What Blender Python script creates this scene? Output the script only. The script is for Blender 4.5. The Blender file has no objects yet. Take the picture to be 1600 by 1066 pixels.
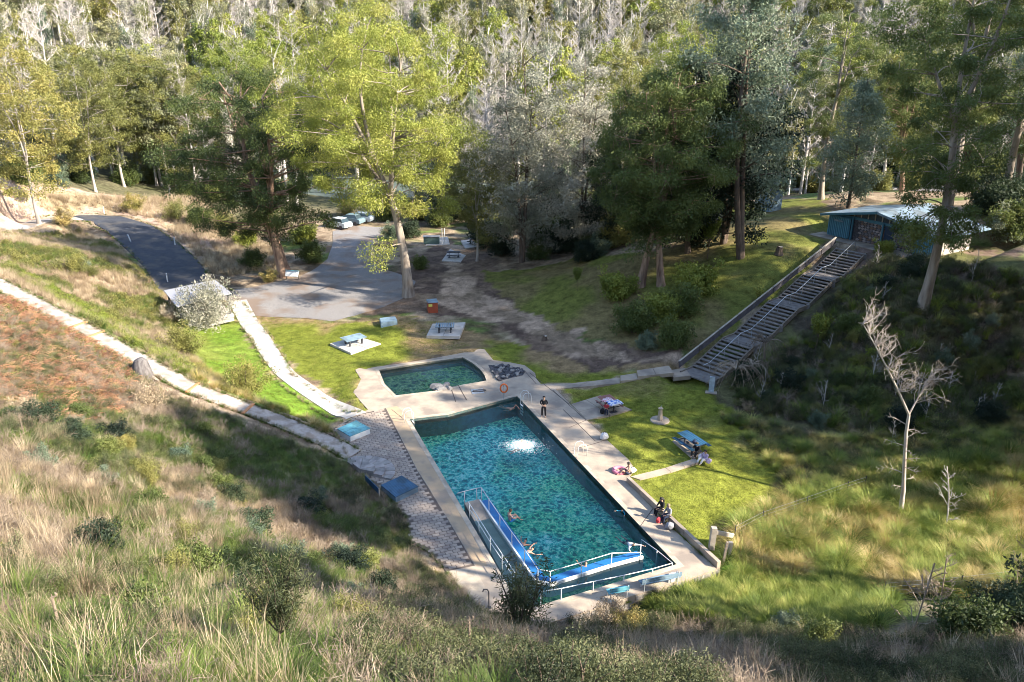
import bpy, bmesh, math, random
import numpy as np
from mathutils import Vector, Matrix, Euler
from mathutils.geometry import tessellate_polygon

R = math.radians
rng = np.random.RandomState(7)
random.seed(7)
scene = bpy.context.scene
C = scene.collection

# ------------------------------------------------------------------ camera
CAMZ, PITCH, FPX = 27.0, R(20.9), 1228.0
cam_d = bpy.data.cameras.new("camera")
cam = bpy.data.objects.new("camera", cam_d)
C.objects.link(cam)
cam.location = (0, 0, CAMZ)
cam.rotation_euler = (R(90) - PITCH, 0, 0)
cam_d.sensor_width = 36.0
cam_d.lens = 36.0 * FPX / 1600.0
cam_d.clip_start = 0.3
cam_d.clip_end = 3000
scene.camera = cam

# ------------------------------------------------------------------ sky and sun
SUN_EL, SUN_AZ = R(31), R(110.5)
world = bpy.data.worlds.new("World")
scene.world = world
world.use_nodes = True
wn = world.node_tree
bg = wn.nodes["Background"]
sky = wn.nodes.new("ShaderNodeTexSky")
sky.sky_type = 'NISHITA'
sky.sun_disc = False
sky.sun_elevation = SUN_EL
sky.sun_rotation = SUN_AZ
sky.air_density = 1.0
sky.dust_density = 0.6
wn.links.new(sky.outputs[0], bg.inputs[0])
bg.inputs[1].default_value = 0.15
sun_d = bpy.data.lights.new("sun", 'SUN')
sun_d.energy = 5.0
sun_d.angle = R(0.5)
sun_d.color = (1.0, 0.91, 0.76)
sun = bpy.data.objects.new("sun", sun_d)
C.objects.link(sun)
SV = Vector((math.sin(SUN_AZ) * math.cos(SUN_EL), math.cos(SUN_AZ) * math.cos(SUN_EL), math.sin(SUN_EL)))
sun.rotation_euler = SV.to_track_quat('Z', 'Y').to_euler()
scene.view_settings.view_transform = 'Standard'
scene.view_settings.look = 'None'
scene.view_settings.exposure = 1.55
scene.view_settings.gamma = 1.0
scene.view_settings.use_curve_mapping = False
scene.cycles.max_bounces = 5
scene.cycles.diffuse_bounces = 2
scene.cycles.glossy_bounces = 2
scene.cycles.transmission_bounces = 2
scene.cycles.transparent_max_bounces = 8
scene.cycles.volume_bounces = 0
scene.cycles.pixel_filter_type = 'BLACKMAN_HARRIS'
scene.cycles.filter_width = 0.95
scene.cycles.caustics_reflective = False
scene.cycles.caustics_refractive = False

# ------------------------------------------------------------------ measuring helpers
CP, SP = math.cos(PITCH), math.sin(PITCH)
def ray(px, py):
    a, b = (px - 800.0) / FPX, -(py - 533.0) / FPX
    return np.array([a, CP + b * SP, -SP + b * CP])
def at(px, py, z=0.0):
    """The place on the level z that the photograph shows there."""
    d = ray(px, py)
    t = (z - CAMZ) / d[2]
    return np.array([d[0] * t, d[1] * t, z])
def P2(l, z=0.0):
    return [tuple(at(x, y, z)[:2]) for x, y in l]

def sstep(a, b, x):
    t = np.clip((x - a) / (b - a), 0, 1)
    return t * t * (3 - 2 * t)
_NT = np.random.RandomState(3).rand(256, 256)
def vnoise(x, y):
    x = np.asarray(x, float); y = np.asarray(y, float)
    xi, yi = np.floor(x).astype(int), np.floor(y).astype(int)
    fx, fy = x - xi, y - yi
    fx = fx * fx * (3 - 2 * fx); fy = fy * fy * (3 - 2 * fy)
    a = _NT[xi & 255, yi & 255]; b = _NT[(xi + 1) & 255, yi & 255]
    c = _NT[xi & 255, (yi + 1) & 255]; d = _NT[(xi + 1) & 255, (yi + 1) & 255]
    return (a * (1 - fx) + b * fx) * (1 - fy) + (c * (1 - fx) + d * fx) * fy
def fbm(x, y, s, o=4):
    r = 0; am = 1; t = 0
    for i in range(o):
        r = r + am * vnoise(np.asarray(x) / s + 17.3 * i, np.asarray(y) / s + 9.1 * i); t += am
        am *= .5; s = s / 2.03
    return r / t
def inside(poly, x, y):
    x = np.asarray(x, float); y = np.asarray(y, float)
    r = np.zeros(np.broadcast(x, y).shape, bool)
    n = len(poly)
    for i in range(n):
        x1, y1 = poly[i]; x2, y2 = poly[(i + 1) % n]
        if y1 == y2: continue
        c = ((y1 > y) != (y2 > y)) & (x < (x2 - x1) * (y - y1) / (y2 - y1) + x1)
        r ^= c
    return r
def segdist(pl, x, y, closed=False, vals=None):
    """Distance to a polyline and the value interpolated along it."""
    best = np.full(np.shape(x), 1e9); bv = np.zeros(np.shape(x))
    n = len(pl)
    for i in range(n if closed else n - 1):
        ax, ay = pl[i][:2]; bx, by = pl[(i + 1) % n][:2]
        L2 = (bx - ax) ** 2 + (by - ay) ** 2 + 1e-9
        t = np.clip(((x - ax) * (bx - ax) + (y - ay) * (by - ay)) / L2, 0, 1)
        d = np.hypot(x - ax - t * (bx - ax), y - ay - t * (by - ay))
        m = d < best
        best = np.where(m, d, best)
        if vals is not None:
            bv = np.where(m, vals[i] + t * (vals[(i + 1) % n] - vals[i]), bv)
    return best, bv

# ------------------------------------------------------------------ outlines on the ground
DECK_PX = [(577, 575), (660, 563), (725, 551), (741, 550), (743, 547), (750, 545), (757, 546), (771, 563), (800, 567), (820, 571), (836, 583), (838, 592), (845, 600),
           (895, 599), (868, 608), (891, 632), (916, 656), (939, 677), (950, 689), (982, 718), (992, 733), (978, 753), (1000, 774), (1030, 805), (1052, 827), (1120, 889),
           (1062, 909), (985, 932), (930, 951), (850, 976), (790, 990), (745, 950), (703, 899), (667, 860), (637, 845), (638, 816), (620, 791), (600, 768),
           (566, 743), (540, 712), (522, 680), (518, 671), (545, 655), (566, 646), (575, 640), (564, 628), (552, 613), (564, 593), (555, 578), (561, 575), (572, 577)]
POOL_PX = [(640, 655), (700, 648), (760, 632), (808, 619), (1057, 882), (817, 954)]
KID_PX = [(592, 578), (650, 568.5), (723, 558.5), (738, 567), (750, 577), (757, 586), (760, 595), (719, 602), (679, 611), (619, 618), (601, 600)]
DECK = P2(DECK_PX, 0.05); POOL = P2(POOL_PX, 0.05); KID = P2(KID_PX, 0.05)

HILLPATH = [(-60, 440 - 24, 9.4), (0, 445, 8.5), (100, 497, 7.0), (200, 552, 5.3), (300, 607, 3.7), (430, 655, 1.8), (520, 693, .55), (552, 712, .12)]
HP = [tuple(at(*p)) for p in HILLPATH]
ROAD_PX = [(60, 346, 3.8), (120, 340, 3.3), (165, 342, 2.9), (205, 358, 2.2), (240, 385, 1.5), (268, 412, .95), (290, 445, .6), (330, 468, .45)]
RD = [tuple(at(*p)) for p in ROAD_PX]
STA, STB = at(1086, 590, 0.05), at(1331, 389, 7.0)
STA = Vector(STA); STB = Vector(STB)
BLK = [at(1300, 367, 7.0), at(1460, 405, 7.0)]

CTRL = [  # px, py, height
    (0,1066,18.2),(400,1066,17.2),(800,1066,14.3),(1200,1066,10.3),(1600,1066,8.4),
    (0,960,16.0),(300,960,14.4),(600,960,9.3),(800,1000,3.8),(1000,965,-.3),(1200,985,.4),(1200,940,-.7),(1600,960,1.7),(1000,1020,5.2),(1400,1000,2.5),
    (0,850,14.2),(200,850,11.4),(400,850,7.1),(600,850,1.3),
    (0,780,13.1),(200,780,10),(400,780,5.5),(560,785,1.0),
    (0,700,11.7),(200,700,7.8),(400,700,3.6),(500,715,1.1),(0,620,9.8),(150,620,7.4),(0,540,8.9),
    (0,400,7.3),(150,450,3.5),(250,520,1.3),(330,560,.8),(400,600,.6),(480,650,.3),(100,400,5.6),(0,352,5),
    (0,300,8),(100,300,5.5),(200,300,3),(300,290,0),(330,340,1.2),(300,380,1.0),
    (450,520,.2),(400,460,.35),(550,440,.2),(650,460,.3),(560,380,0),(560,345,-.3),(700,390,.2),(800,420,.7),(900,400,2.0),(850,480,.3),
    (550,560,0.05),(450,560,.1),(700,500,.1),(850,560,.05),(950,580,.1),
    (1000,540,.8),(900,455,1.7),(1000,400,4.2),(1100,420,4.7),(1200,400,6.3),(1200,320,6.5),(1300,300,7),(1500,300,7.6),(1600,420,8),(1500,410,7.3),
    (1440,478,6),(1600,520,4),(1300,520,2.6),(1500,600,1),(1250,610,.2),(1150,560,1.4),(1400,680,-.3),(1600,700,.2),(1300,800,-1),(1600,850,-1),(1450,900,-1),
    (1150,780,-.4),(1100,700,0),(1000,650,.03),(1050,800,.03),(1080,860,0),(1150,880,-.6),(1350,420,6.2),(1400,455,6.2),(1250,430,5.2),
]
FARP = [(-100,150,14),(-180,150,42),(-150,250,48),(-60,230,14),(0,220,7),(0,300,38),(100,220,12),(0,400,80),(-200,400,100),(200,400,85),(120,300,40),
        (120,120,12),(90,80,9),(70,40,7),(60,20,12),(40,0,20),(-30,-5,26),(0,-12,30),(-60,20,25),(-80,60,21),(-110,100,22),(200,200,32),(-300,250,90),
        (300,300,70),(0,650,120),(300,650,120),(-300,650,120),(0,0,23.6),(0,4,20.8),(0,8,18.2),(-20,8,21.5),(15,5,16),(0,170,-2.4),(60,175,0),(-50,178,0),(-25,158,-2.4),(-40,150,-1.0),
        (-25,178,-.8),(30,130,1.5),(60,120,5),(20,165,-2)]
cp = np.array([at(*c) for c in CTRL] + [tuple(p) for p in FARP] + HP + RD)
def _k(r2):
    return r2 * np.log(r2 + 1e-6) * .5
def _fit():
    X = cp[:, :2] / 50.0
    n = len(X)
    D2 = ((X[:, None] - X[None]) ** 2).sum(-1)
    A = np.zeros((n + 3, n + 3))
    A[:n, :n] = _k(D2) + np.eye(n) * 2e-4
    A[:n, n] = 1; A[:n, n + 1:] = X; A[n, :n] = 1; A[n + 1:, :n] = X.T
    return X, np.linalg.solve(A, np.concatenate([cp[:, 2], [0, 0, 0]]))
_X, _W = _fit()
def rbf(x, y):
    x = np.asarray(x, float); y = np.asarray(y, float)
    sh = np.broadcast(x, y).shape
    q = np.stack([np.broadcast_to(x, sh).ravel(), np.broadcast_to(y, sh).ravel()], 1) / 50.0
    out = np.zeros(len(q))
    for i in range(0, len(q), 20000):
        s = q[i:i + 20000]
        D2 = ((s[:, None] - _X[None]) ** 2).sum(-1)
        out[i:i + 20000] = _k(D2) @ _W[:-3] + _W[-3] + s @ _W[-2:]
    return out.reshape(sh)
RIV = [(-62, 182), (-40, 168), (-28, 160), (-8, 158), (15, 162), (40, 172), (70, 180)]
BF = (np.array(BLK[1]) - np.array(BLK[0])); BF = BF / np.hypot(BF[0], BF[1])       # along the front of the block
BN = np.array([-BF[1], BF[0], 0])                                                    # to its back
PAD = [tuple((BLK[0] + BF * a + BN * b)[:2]) for a, b in ((-2.5, -2.2), (14.5, -1.6), (14.5, 10), (-2.5, 10))]
def raw_h(x, y):
    x = np.asarray(x, float); y = np.asarray(y, float)
    z = rbf(x, y)
    dist = np.hypot(x, y)
    amp = sstep(25, 90, dist) * .5 + .12
    z = z + (fbm(x, y, 7.0) - .5) * 2 * amp * .6 * (1 + sstep(120, 260, dist) * 5)
    # hummocks on the hillside below the viewpoint, and the bed of the river
    hs = sstep(3, 8, z) * (1 - sstep(45, 60, dist))
    z = z + hs * ((fbm(x + 31, y - 12, 3.2, 3) - .5) * 1.7)
    dr, _ = segdist(RIV, x, y)
    z = np.where(dr < 40, np.maximum(z, -1.0), z)
    w = 1 - sstep(8.5, 12, dr)
    z = z * (1 - w) - 2.4 * w
    # level ground about the pool
    d, _ = segdist(DECK, x, y, closed=True)
    ins = inside(DECK, x, y)
    w = np.where(ins, 1, 1 - sstep(0.2, 2.2, d))
    right = (y < 36.5) & (x > 1)      # the front right corner stands above the grass on a stone wall
    low = np.where(right, -.55 * (1 - w * 0), 0)
    z = np.where(ins, 0, z * (1 - w) + w * np.where(right & (x < 12.5), -.7, np.where(x < -3, .07, .02)))
    for pl, hw, mg, dz in ((HP, 1.0, 1.2, -.03), (RD, 2.6, 3.0, -.03), ([STA, STB], 1.8, 1.6, -.75)):
        d, v = segdist(pl, x, y, vals=[p[2] for p in pl])
        w = 1 - sstep(hw, hw + mg, d)
        z = z * (1 - w) + (v + dz) * w
    d, _ = segdist(PAD, x, y, closed=True)
    w = np.where(inside(PAD, x, y), 1, 1 - sstep(0, 2.5, d))
    z = z * (1 - w) + 6.98 * w
    return z
# cached near grid for quick lookups
GX = np.arange(-80, 80.01, .5); GY = np.arange(-6, 190.01, .5)
_gx, _gy = np.meshgrid(GX, GY, indexing='ij')
GZ = raw_h(_gx, _gy)
def H(x, y):
    x = np.asarray(x, float); y = np.asarray(y, float)
    u = np.clip((x - GX[0]) / .5, 0, len(GX) - 1.001); v = np.clip((y - GY[0]) / .5, 0, len(GY) - 1.001)
    i = u.astype(int); j = v.astype(int); fu = u - i; fv = v - j
    z = (GZ[i, j] * (1 - fu) + GZ[i + 1, j] * fu) * (1 - fv) + (GZ[i, j + 1] * (1 - fu) + GZ[i + 1, j + 1] * fu) * fv
    out = (x < GX[0]) | (x > GX[-1]) | (y > GY[-1]) | (y < GY[0])
    if np.any(out):
        z = np.where(out, raw_h(x, y), z)
    return z
_T = np.concatenate([np.arange(4, 60, .25), np.arange(60, 200, .5), np.arange(200, 700, 3)])
def on(px, py):
    """Point of the terrain seen there in the photograph."""
    d = ray(px, py)
    pts = d[None] * _T[:, None]
    z = CAMZ + pts[:, 2]
    h = H(pts[:, 0], pts[:, 1])
    k = np.argmax(z < h)
    if not (z < h).any(): k = len(_T) - 1
    a = max(k - 1, 0)
    e0, e1 = z[a] - h[a], h[k] - z[k]
    t = _T[a] + (_T[k] - _T[a]) * (e0 / (e0 + e1 + 1e-9))
    p = d * t
    return np.array([p[0], p[1], float(H(p[0], p[1]))])
def ON(l):
    return [tuple(on(x, y)[:2]) for x, y in l]

# ------------------------------------------------------------------ mesh helpers
class MB:
    def __init__(s): s.v = []; s.f = []; s.m = []
    def add(s, vs, fs, mi=0):
        o = len(s.v); s.v.extend([tuple(v) for v in vs]); s.f.extend([tuple(i + o for i in f) for f in fs]); s.m.extend([mi] * len(fs)); return s
    def box(s, c, size, rz=0, rx=0, ry=0, mi=0, taper=1.0):
        x, y, z = [q / 2 for q in size]
        M = Matrix.Translation(c) @ Euler((rx, ry, rz)).to_matrix().to_4x4()
        vs = [M @ Vector((a * x * (taper if c_ > 0 else 1), b * y * (taper if c_ > 0 else 1), c_ * z)) for c_ in (-1, 1) for a, b in ((-1, -1), (1, -1), (1, 1), (-1, 1))]
        return s.add(vs, [(3, 2, 1, 0), (4, 5, 6, 7), (0, 1, 5, 4), (1, 2, 6, 5), (2, 3, 7, 6), (3, 0, 4, 7)], mi)
    def bar(s, a, b, w, h, mi=0):
        a = Vector(a); b = Vector(b); d = (b - a); L = d.length; d.normalize()
        up = Vector((0, 0, 1)) if abs(d.z) < .95 else Vector((0, 1, 0))
        r = d.cross(up).normalized() * w / 2; u = r.cross(d).normalized() * h / 2
        vs = [p + i * r + j * u for p in (a, b) for i, j in ((-1, -1), (1, -1), (1, 1), (-1, 1))]
        return s.add(vs, [(0, 1, 2, 3), (7, 6, 5, 4), (0, 4, 5, 1), (1, 5, 6, 2), (2, 6, 7, 3), (3, 7, 4, 0)], mi)
    def tube(s, pts, rad, n=6, mi=0, cap=True, closed=False):
        pts = [Vector(p) for p in pts]; k = len(pts)
        if not hasattr(rad, '__len__'): rad = [rad] * k
        vs = []; prev = None
        for i, p in enumerate(pts):
            if closed: d = pts[(i + 1) % k] - pts[i - 1]
            else: d = pts[min(i + 1, k - 1)] - pts[max(i - 1, 0)]
            if d.length < 1e-9: d = Vector((0, 0, 1))
            d.normalize()
            if prev is None: r = d.orthogonal().normalized()
            else:
                r = prev - d * prev.dot(d)
                r = r.normalized() if r.length > 1e-6 else d.orthogonal().normalized()
            prev = r; u = d.cross(r)
            for j in range(n):
                a = 2 * math.pi * j / n
                vs.append(p + (r * math.cos(a) + u * math.sin(a)) * rad[i])
        fs = []
        for i in range(k if closed else k - 1):
            i2 = (i + 1) % k
            for j in range(n):
                fs.append((i * n + j, i * n + (j + 1) % n, i2 * n + (j + 1) % n, i2 * n + j))
        if cap and not closed:
            fs.append(tuple(range(n))[::-1]); fs.append(tuple((k - 1) * n + j for j in range(n)))
        return s.add(vs, fs, mi)
    def prism(s, poly, z0, z1, mi=0, holes=(), side_mi=None):
        """A slab of outline poly; z0 and z1 may be functions of (x, y)."""
        f0 = z0 if callable(z0) else (lambda x, y: z0); f1 = z1 if callable(z1) else (lambda x, y: z1)
        loops = [list(poly)] + [list(h) for h in holes]
        tris = tessellate_polygon([[Vector((x, y, 0)) for x, y in l] for l in loops])
        flat = [p for l in loops for p in l]; n = len(flat)
        vs = [(x, y, f1(x, y)) for x, y in flat] + [(x, y, f0(x, y)) for x, y in flat]
        fs = []
        for t in tris:
            a, b, c = [flat[i] for i in t]
            if (b[0] - a[0]) * (c[1] - a[1]) - (b[1] - a[1]) * (c[0] - a[0]) < 0: t = t[::-1]
            fs.append(tuple(t)); fs.append(tuple(i + n for i in t[::-1]))
        s.add(vs, fs, mi); o = 0
        sf = []
        for l in loops:
            k = len(l)
            for i in range(k):
                a, b = o + i, o + (i + 1) % k
                sf.append((a, b, b + n, a + n))
            o += k
        s.f.extend([tuple(i + len(s.v) - 2 * n for i in f) for f in sf]); s.m.extend([mi if side_mi is None else side_mi] * len(sf))
        return s
    def mesh(s, name, mats, smooth=False):
        me = bpy.data.meshes.new(name)
        me.from_pydata(s.v, [], s.f)
        for m in (mats if isinstance(mats, (list, tuple)) else [mats]): me.materials.append(m)
        me.polygons.foreach_set('material_index', s.m)
        if smooth: me.polygons.foreach_set('use_smooth', [True] * len(s.f))
        me.update()
        return me
    def build(s, name, mats, parent=None, smooth=False, fix=True):
        me = s.mesh(name, mats, smooth)
        if fix and len(s.f) < 20000:
            bm = bmesh.new(); bm.from_mesh(me); bmesh.ops.recalc_face_normals(bm, faces=bm.faces); bm.to_mesh(me); bm.free()
        o = bpy.data.objects.new(name, me); C.objects.link(o)
        if parent is not None: o.parent = parent
        return o
def tag(o, label=None, cat=None, group=None, kind=None):
    if label: o['label'] = label
    if cat: o['category'] = cat
    if group: o['group'] = group
    if kind: o['kind'] = kind
    return o
def thing(name, label, cat, loc=(0, 0, 0), rz=0, group=None):
    o = bpy.data.objects.new(name, None); C.objects.link(o)
    o.location = loc; o.rotation_euler = (0, 0, rz); o.empty_display_size = .3
    return tag(o, label, cat, group)
def copy_tree(o, loc=None, rz=None, sc=None, parent=None):
    c = o.copy(); C.objects.link(c)
    if parent is not None: c.parent = parent
    if loc is not None: c.location = loc
    if rz is not None: c.rotation_euler = (o.rotation_euler[0], o.rotation_euler[1], rz)
    if sc is not None: c.scale = (sc, sc, sc) if not hasattr(sc, '__len__') else sc
    for ch in list(o.children): copy_tree(ch, parent=c)
    return c
def np_mesh(name, V, F, mats, attr=None, smooth=False):
    """V (n,3), F (m,4) or (m,3) numpy arrays."""
    me = bpy.data.meshes.new(name)
    me.vertices.add(len(V)); me.vertices.foreach_set('co', np.ascontiguousarray(V, np.float32).ravel())
    k = F.shape[1]
    me.loops.add(len(F) * k); me.loops.foreach_set('vertex_index', np.ascontiguousarray(F, np.int32).ravel())
    me.polygons.add(len(F)); me.polygons.foreach_set('loop_start', np.arange(len(F), dtype=np.int32) * k)
    me.polygons.foreach_set('loop_total', np.full(len(F), k, np.int32))
    for m in (mats if isinstance(mats, (list, tuple)) else [mats]): me.materials.append(m)
    if smooth: me.polygons.foreach_set('use_smooth', np.ones(len(F), bool))
    me.update(calc_edges=True)
    if attr is not None:
        a = me.attributes.new('cover', 'FLOAT_COLOR', 'POINT')
        c = np.ones((len(V), 4), np.float32); c[:, :3] = attr
        a.data.foreach_set('color', c.ravel())
    return me

# ------------------------------------------------------------------ materials
def newmat(name):
    m = bpy.data.materials.new(name); m.use_nodes = True
    nt = m.node_tree; b = nt.nodes['Principled BSDF']
    return m, nt, b
def pm(name, c1, c2=None, scale=3.0, rough=.8, bump=.0, bscale=None, metal=0, detail=4, lo=.3, hi=.7, coord='Object', stretch=None, c3=None, s3=.6):
    m, nt, b = newmat(name); N = nt.nodes; L = nt.links
    b.inputs['Roughness'].default_value = rough; b.inputs['Metallic'].default_value = metal
    tc = N.new('ShaderNodeTexCoord'); src = tc.outputs[coord]
    if stretch:
        mp = N.new('ShaderNodeMapping'); mp.inputs['Scale'].default_value = stretch; L.new(src, mp.inputs[0]); src = mp.outputs[0]
    if c2 is None:
        c2 = tuple(x * .7 for x in c1)
    n1 = N.new('ShaderNodeTexNoise'); n1.inputs['Scale'].default_value = scale; n1.inputs['Detail'].default_value = detail; L.new(src, n1.inputs[0])
    r = N.new('ShaderNodeValToRGB'); r.color_ramp.elements[0].position = lo; r.color_ramp.elements[1].position = hi
    r.color_ramp.elements[0].color = (*c1, 1); r.color_ramp.elements[1].color = (*c2, 1)
    L.new(n1.outputs[0], r.inputs[0]); out = r.outputs[0]
    if c3 is not None:
        n3 = N.new('ShaderNodeTexNoise'); n3.inputs['Scale'].default_value = s3; n3.inputs['Detail'].default_value = 6; L.new(src, n3.inputs[0])
        r3 = N.new('ShaderNodeValToRGB'); r3.color_ramp.elements[0].position = .48; r3.color_ramp.elements[1].position = .62
        L.new(n3.outputs[0], r3.inputs[0])
        mx = N.new('ShaderNodeMixRGB'); L.new(r3.outputs[0], mx.inputs[0]); L.new(out, mx.inputs[1]); mx.inputs[2].default_value = (*c3, 1); out = mx.outputs[0]
    L.new(out, b.inputs['Base Color'])
    if bump:
        n2 = N.new('ShaderNodeTexNoise'); n2.inputs['Scale'].default_value = bscale or scale * 3; n2.inputs['Detail'].default_value = 5; L.new(src, n2.inputs[0])
        bp = N.new('ShaderNodeBump'); bp.inputs['Strength'].default_value = bump; bp.inputs['Distance'].default_value = .05
        L.new(n2.outputs[0], bp.inputs['Height']); L.new(bp.outputs[0], b.inputs['Normal'])
    return m
def leafmat(name, cols, trans=.25, nscale=.35, rough=.6):
    """Leaves: hue differs from tree to tree, from clump to clump and from leaf to leaf."""
    m, nt, b = newmat(name); N = nt.nodes; L = nt.links
    oi = N.new('ShaderNodeObjectInfo'); geo = N.new('ShaderNodeNewGeometry')
    n1 = N.new('ShaderNodeTexNoise'); n1.inputs['Scale'].default_value = nscale; n1.inputs['Detail'].default_value = 3; L.new(geo.outputs['Position'], n1.inputs[0])
    a = N.new('ShaderNodeMath'); a.operation = 'MULTIPLY_ADD'; L.new(oi.outputs['Random'], a.inputs[0]); a.inputs[1].default_value = .35; L.new(n1.outputs[0], a.inputs[2])
    c = N.new('ShaderNodeMath'); c.operation = 'MULTIPLY_ADD'; L.new(geo.outputs['Random Per Island'], c.inputs[0]); c.inputs[1].default_value = .16; L.new(a.outputs[0], c.inputs[2])
    d = N.new('ShaderNodeMath'); d.operation = 'SUBTRACT'; L.new(c.outputs[0], d.inputs[0]); d.inputs[1].default_value = .25
    r = N.new('ShaderNodeValToRGB'); e = r.color_ramp.elements
    e[0].position = .15; e[1].position = .85; e[0].color = (*cols[0], 1); e[1].color = (*cols[-1], 1)
    for i, cc in enumerate(cols[1:-1]):
        q = e.new(.15 + .7 * (i + 1) / (len(cols) - 1)); q.color = (*cc, 1)
    L.new(d.outputs[0], r.inputs[0])
    L.new(r.outputs[0], b.inputs['Base Color']); b.inputs['Roughness'].default_value = rough
    b.inputs['Specular IOR Level'].default_value = .35
    tr = N.new('ShaderNodeBsdfTranslucent'); L.new(r.outputs[0], tr.inputs[0])
    mx = N.new('ShaderNodeMixShader'); mx.inputs[0].default_value = trans
    L.new(b.outputs[0], mx.inputs[1]); L.new(tr.outputs[0], mx.inputs[2])
    L.new(mx.outputs[0], N['Material Output'].inputs['Surface'])
    return m

M = {}
M['concrete'] = pm('concrete', (.47, .38, .29), (.36, .29, .23), 1.3, .85, .25, 12, c3=(.27, .22, .18), s3=.5)
M['sandstone'] = pm('pool coping', (.50, .36, .23), (.42, .30, .19), 1.0, .85, .2, 15, c3=(.34, .26, .19), s3=.8)
M['coping'] = pm('pool edge', (.54, .45, .35), (.44, .36, .27), 2.5, .8, .2, 14, c3=(.34, .28, .22), s3=1.1)
M['whitepath'] = pm('pale new concrete', (.56, .52, .48), (.47, .43, .39), 1.2, .85, .1, 20, c3=(.40, .36, .32), s3=.9)
M['paver'] = pm('paver', (.41, .33, .27), (.32, .26, .21), 4, .85, .2, 30, c3=(.26, .21, .18), s3=1.2)
M['joint'] = pm('paver bed', (.13, .10, .085), (.09, .07, .06), 6, .95)
M['poolwall'] = pm('pool wall', (.05, .24, .25), (.03, .13, .16), 3, .7, .3, 8)
M['white'] = pm('white paint', (.78, .78, .76), (.70, .70, .68), 3, .45)
M['steel'] = pm('steel rail', (.62, .64, .66), (.5, .52, .55), 5, .35, metal=.6)
M['darksteel'] = pm('dark steel', (.10, .10, .11), (.05, .05, .06), 5, .5, metal=.4)
M['tealpaint'] = pm('teal paint', (.14, .40, .47), (.11, .33, .40), 2, .45, c3=(.10, .26, .30), s3=1.6)
M['bluepaint'] = pm('blue paint', (.035, .12, .22), (.03, .09, .17), 2, .45, c3=(.025, .07, .12), s3=1.5)
M['rampblue'] = pm('ramp blue', (.02, .17, .42), (.02, .12, .32), 2, .45)
M['greyblue'] = pm('grey blue metal', (.22, .31, .38), (.17, .25, .32), 2, .45, c3=(.13, .18, .22), s3=1.6)
M['wood'] = pm('weathered timber', (.30, .25, .20), (.18, .14, .11), 2.5, .85, .4, 10, stretch=(1, 1, 6))
M['palewood'] = pm('pale timber', (.52, .46, .38), (.36, .30, .24), 3, .85, .4, 12)
M['orangewood'] = pm('treated timber', (.55, .27, .13), (.45, .22, .10), 4, .8)
M['asphalt'] = pm('asphalt', (.035, .04, .055), (.055, .06, .075), 1.5, .85, .4, 40, c3=(.085, .08, .08), s3=.5)
M['gravel'] = pm('gravel', (.30, .28, .27), (.17, .16, .16), 7, .95, .8, 18, detail=9, c3=(.20, .15, .12), s3=.3)
M['roadpale'] = pm('pale gravel', (.40, .38, .37), (.30, .28, .27), 5, .95, .6, 18, c3=(.26, .21, .17), s3=.4)
M['hillpath'] = pm('path deck', (.46, .40, .35), (.36, .31, .27), 5, .85, .3, 20, c3=(.27, .22, .18), s3=1.3)
M['stone'] = pm('stone', (.36, .33, .30), (.20, .18, .17), 2, .9, .6, 8)
M['darkstone'] = pm('dark stone', (.12, .11, .12), (.05, .05, .055), 5, .9, .8, 18)
M['bark'] = pm('smooth gum bark', (.40, .34, .28), (.16, .12, .09), 1.0, .85, .4, 9, stretch=(3, 3, .5))
M['roughbark'] = pm('rough bark', (.17, .12, .09), (.08, .06, .045), 2.5, .95, .8, 12, stretch=(3, 3, .6))
M['redbark'] = pm('red peeling bark', (.44, .30, .21), (.13, .07, .045), 1.2, .9, .6, 10, stretch=(3, 3, .4))
M['whitebark'] = pm('white bark', (.66, .62, .57), (.42, .38, .34), .5, .85, .3, 8, stretch=(2, 2, .4))
M['deadwood'] = pm('dead wood', (.56, .51, .47), (.36, .32, .29), 3, .9, .3, 12)
M['palebark'] = pm('pale bark', (.52, .47, .42), (.24, .20, .17), .8, .9, .3, 8, stretch=(2, 2, .5))
M['gumleaf'] = leafmat('gum leaf', [(.07, .10, .02), (.19, .23, .04), (.32, .34, .065), (.44, .41, .11)])
M['gumdark'] = leafmat('dark gum leaf', [(.035, .055, .02), (.08, .11, .03), (.14, .175, .045), (.24, .25, .07)])
M['olive'] = leafmat('olive leaf', [(.08, .09, .03), (.16, .17, .05), (.26, .25, .07), (.36, .30, .09)])
M['silver'] = leafmat('silver wattle leaf', [(.17, .18, .13), (.28, .28, .21), (.39, .37, .29), (.50, .46, .38)])
M['blackwood'] = leafmat('blackwood leaf', [(.010, .020, .014), (.022, .038, .022), (.04, .06, .03), (.07, .10, .045)])
M['bluegum'] = leafmat('blue green leaf', [(.07, .11, .08), (.14, .19, .12), (.22, .26, .17), (.32, .33, .22)])
M['farleaf'] = leafmat('far leaf', [(.12, .13, .08), (.20, .21, .11), (.30, .29, .15), (.40, .36, .18)], nscale=.08)
M['scrub'] = leafmat('scrub leaf', [(.025, .035, .015), (.06, .075, .03), (.13, .14, .06), (.24, .24, .12)], nscale=.8)
M['brightleaf'] = leafmat('bright leaf', [(.09, .12, .02), (.16, .21, .03), (.25, .30, .04), (.34, .36, .06)], nscale=.8)
M['fern'] = leafmat('bracken', [(.10, .05, .03), (.26, .12, .06), (.48, .25, .14), (.30, .26, .09)], nscale=1.6)
M['straw'] = leafmat('straw', [(.13, .09, .055), (.30, .22, .14), (.52, .41, .27), (.72, .61, .44)], nscale=1.1)
M['tussock'] = leafmat('tussock', [(.05, .09, .015), (.15, .21, .035), (.32, .36, .07), (.58, .52, .18)], nscale=.9)
M['tussockgold'] = leafmat('golden tussock', [(.12, .13, .03), (.32, .27, .08), (.54, .41, .16), (.72, .58, .32)], nscale=.9)
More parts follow.
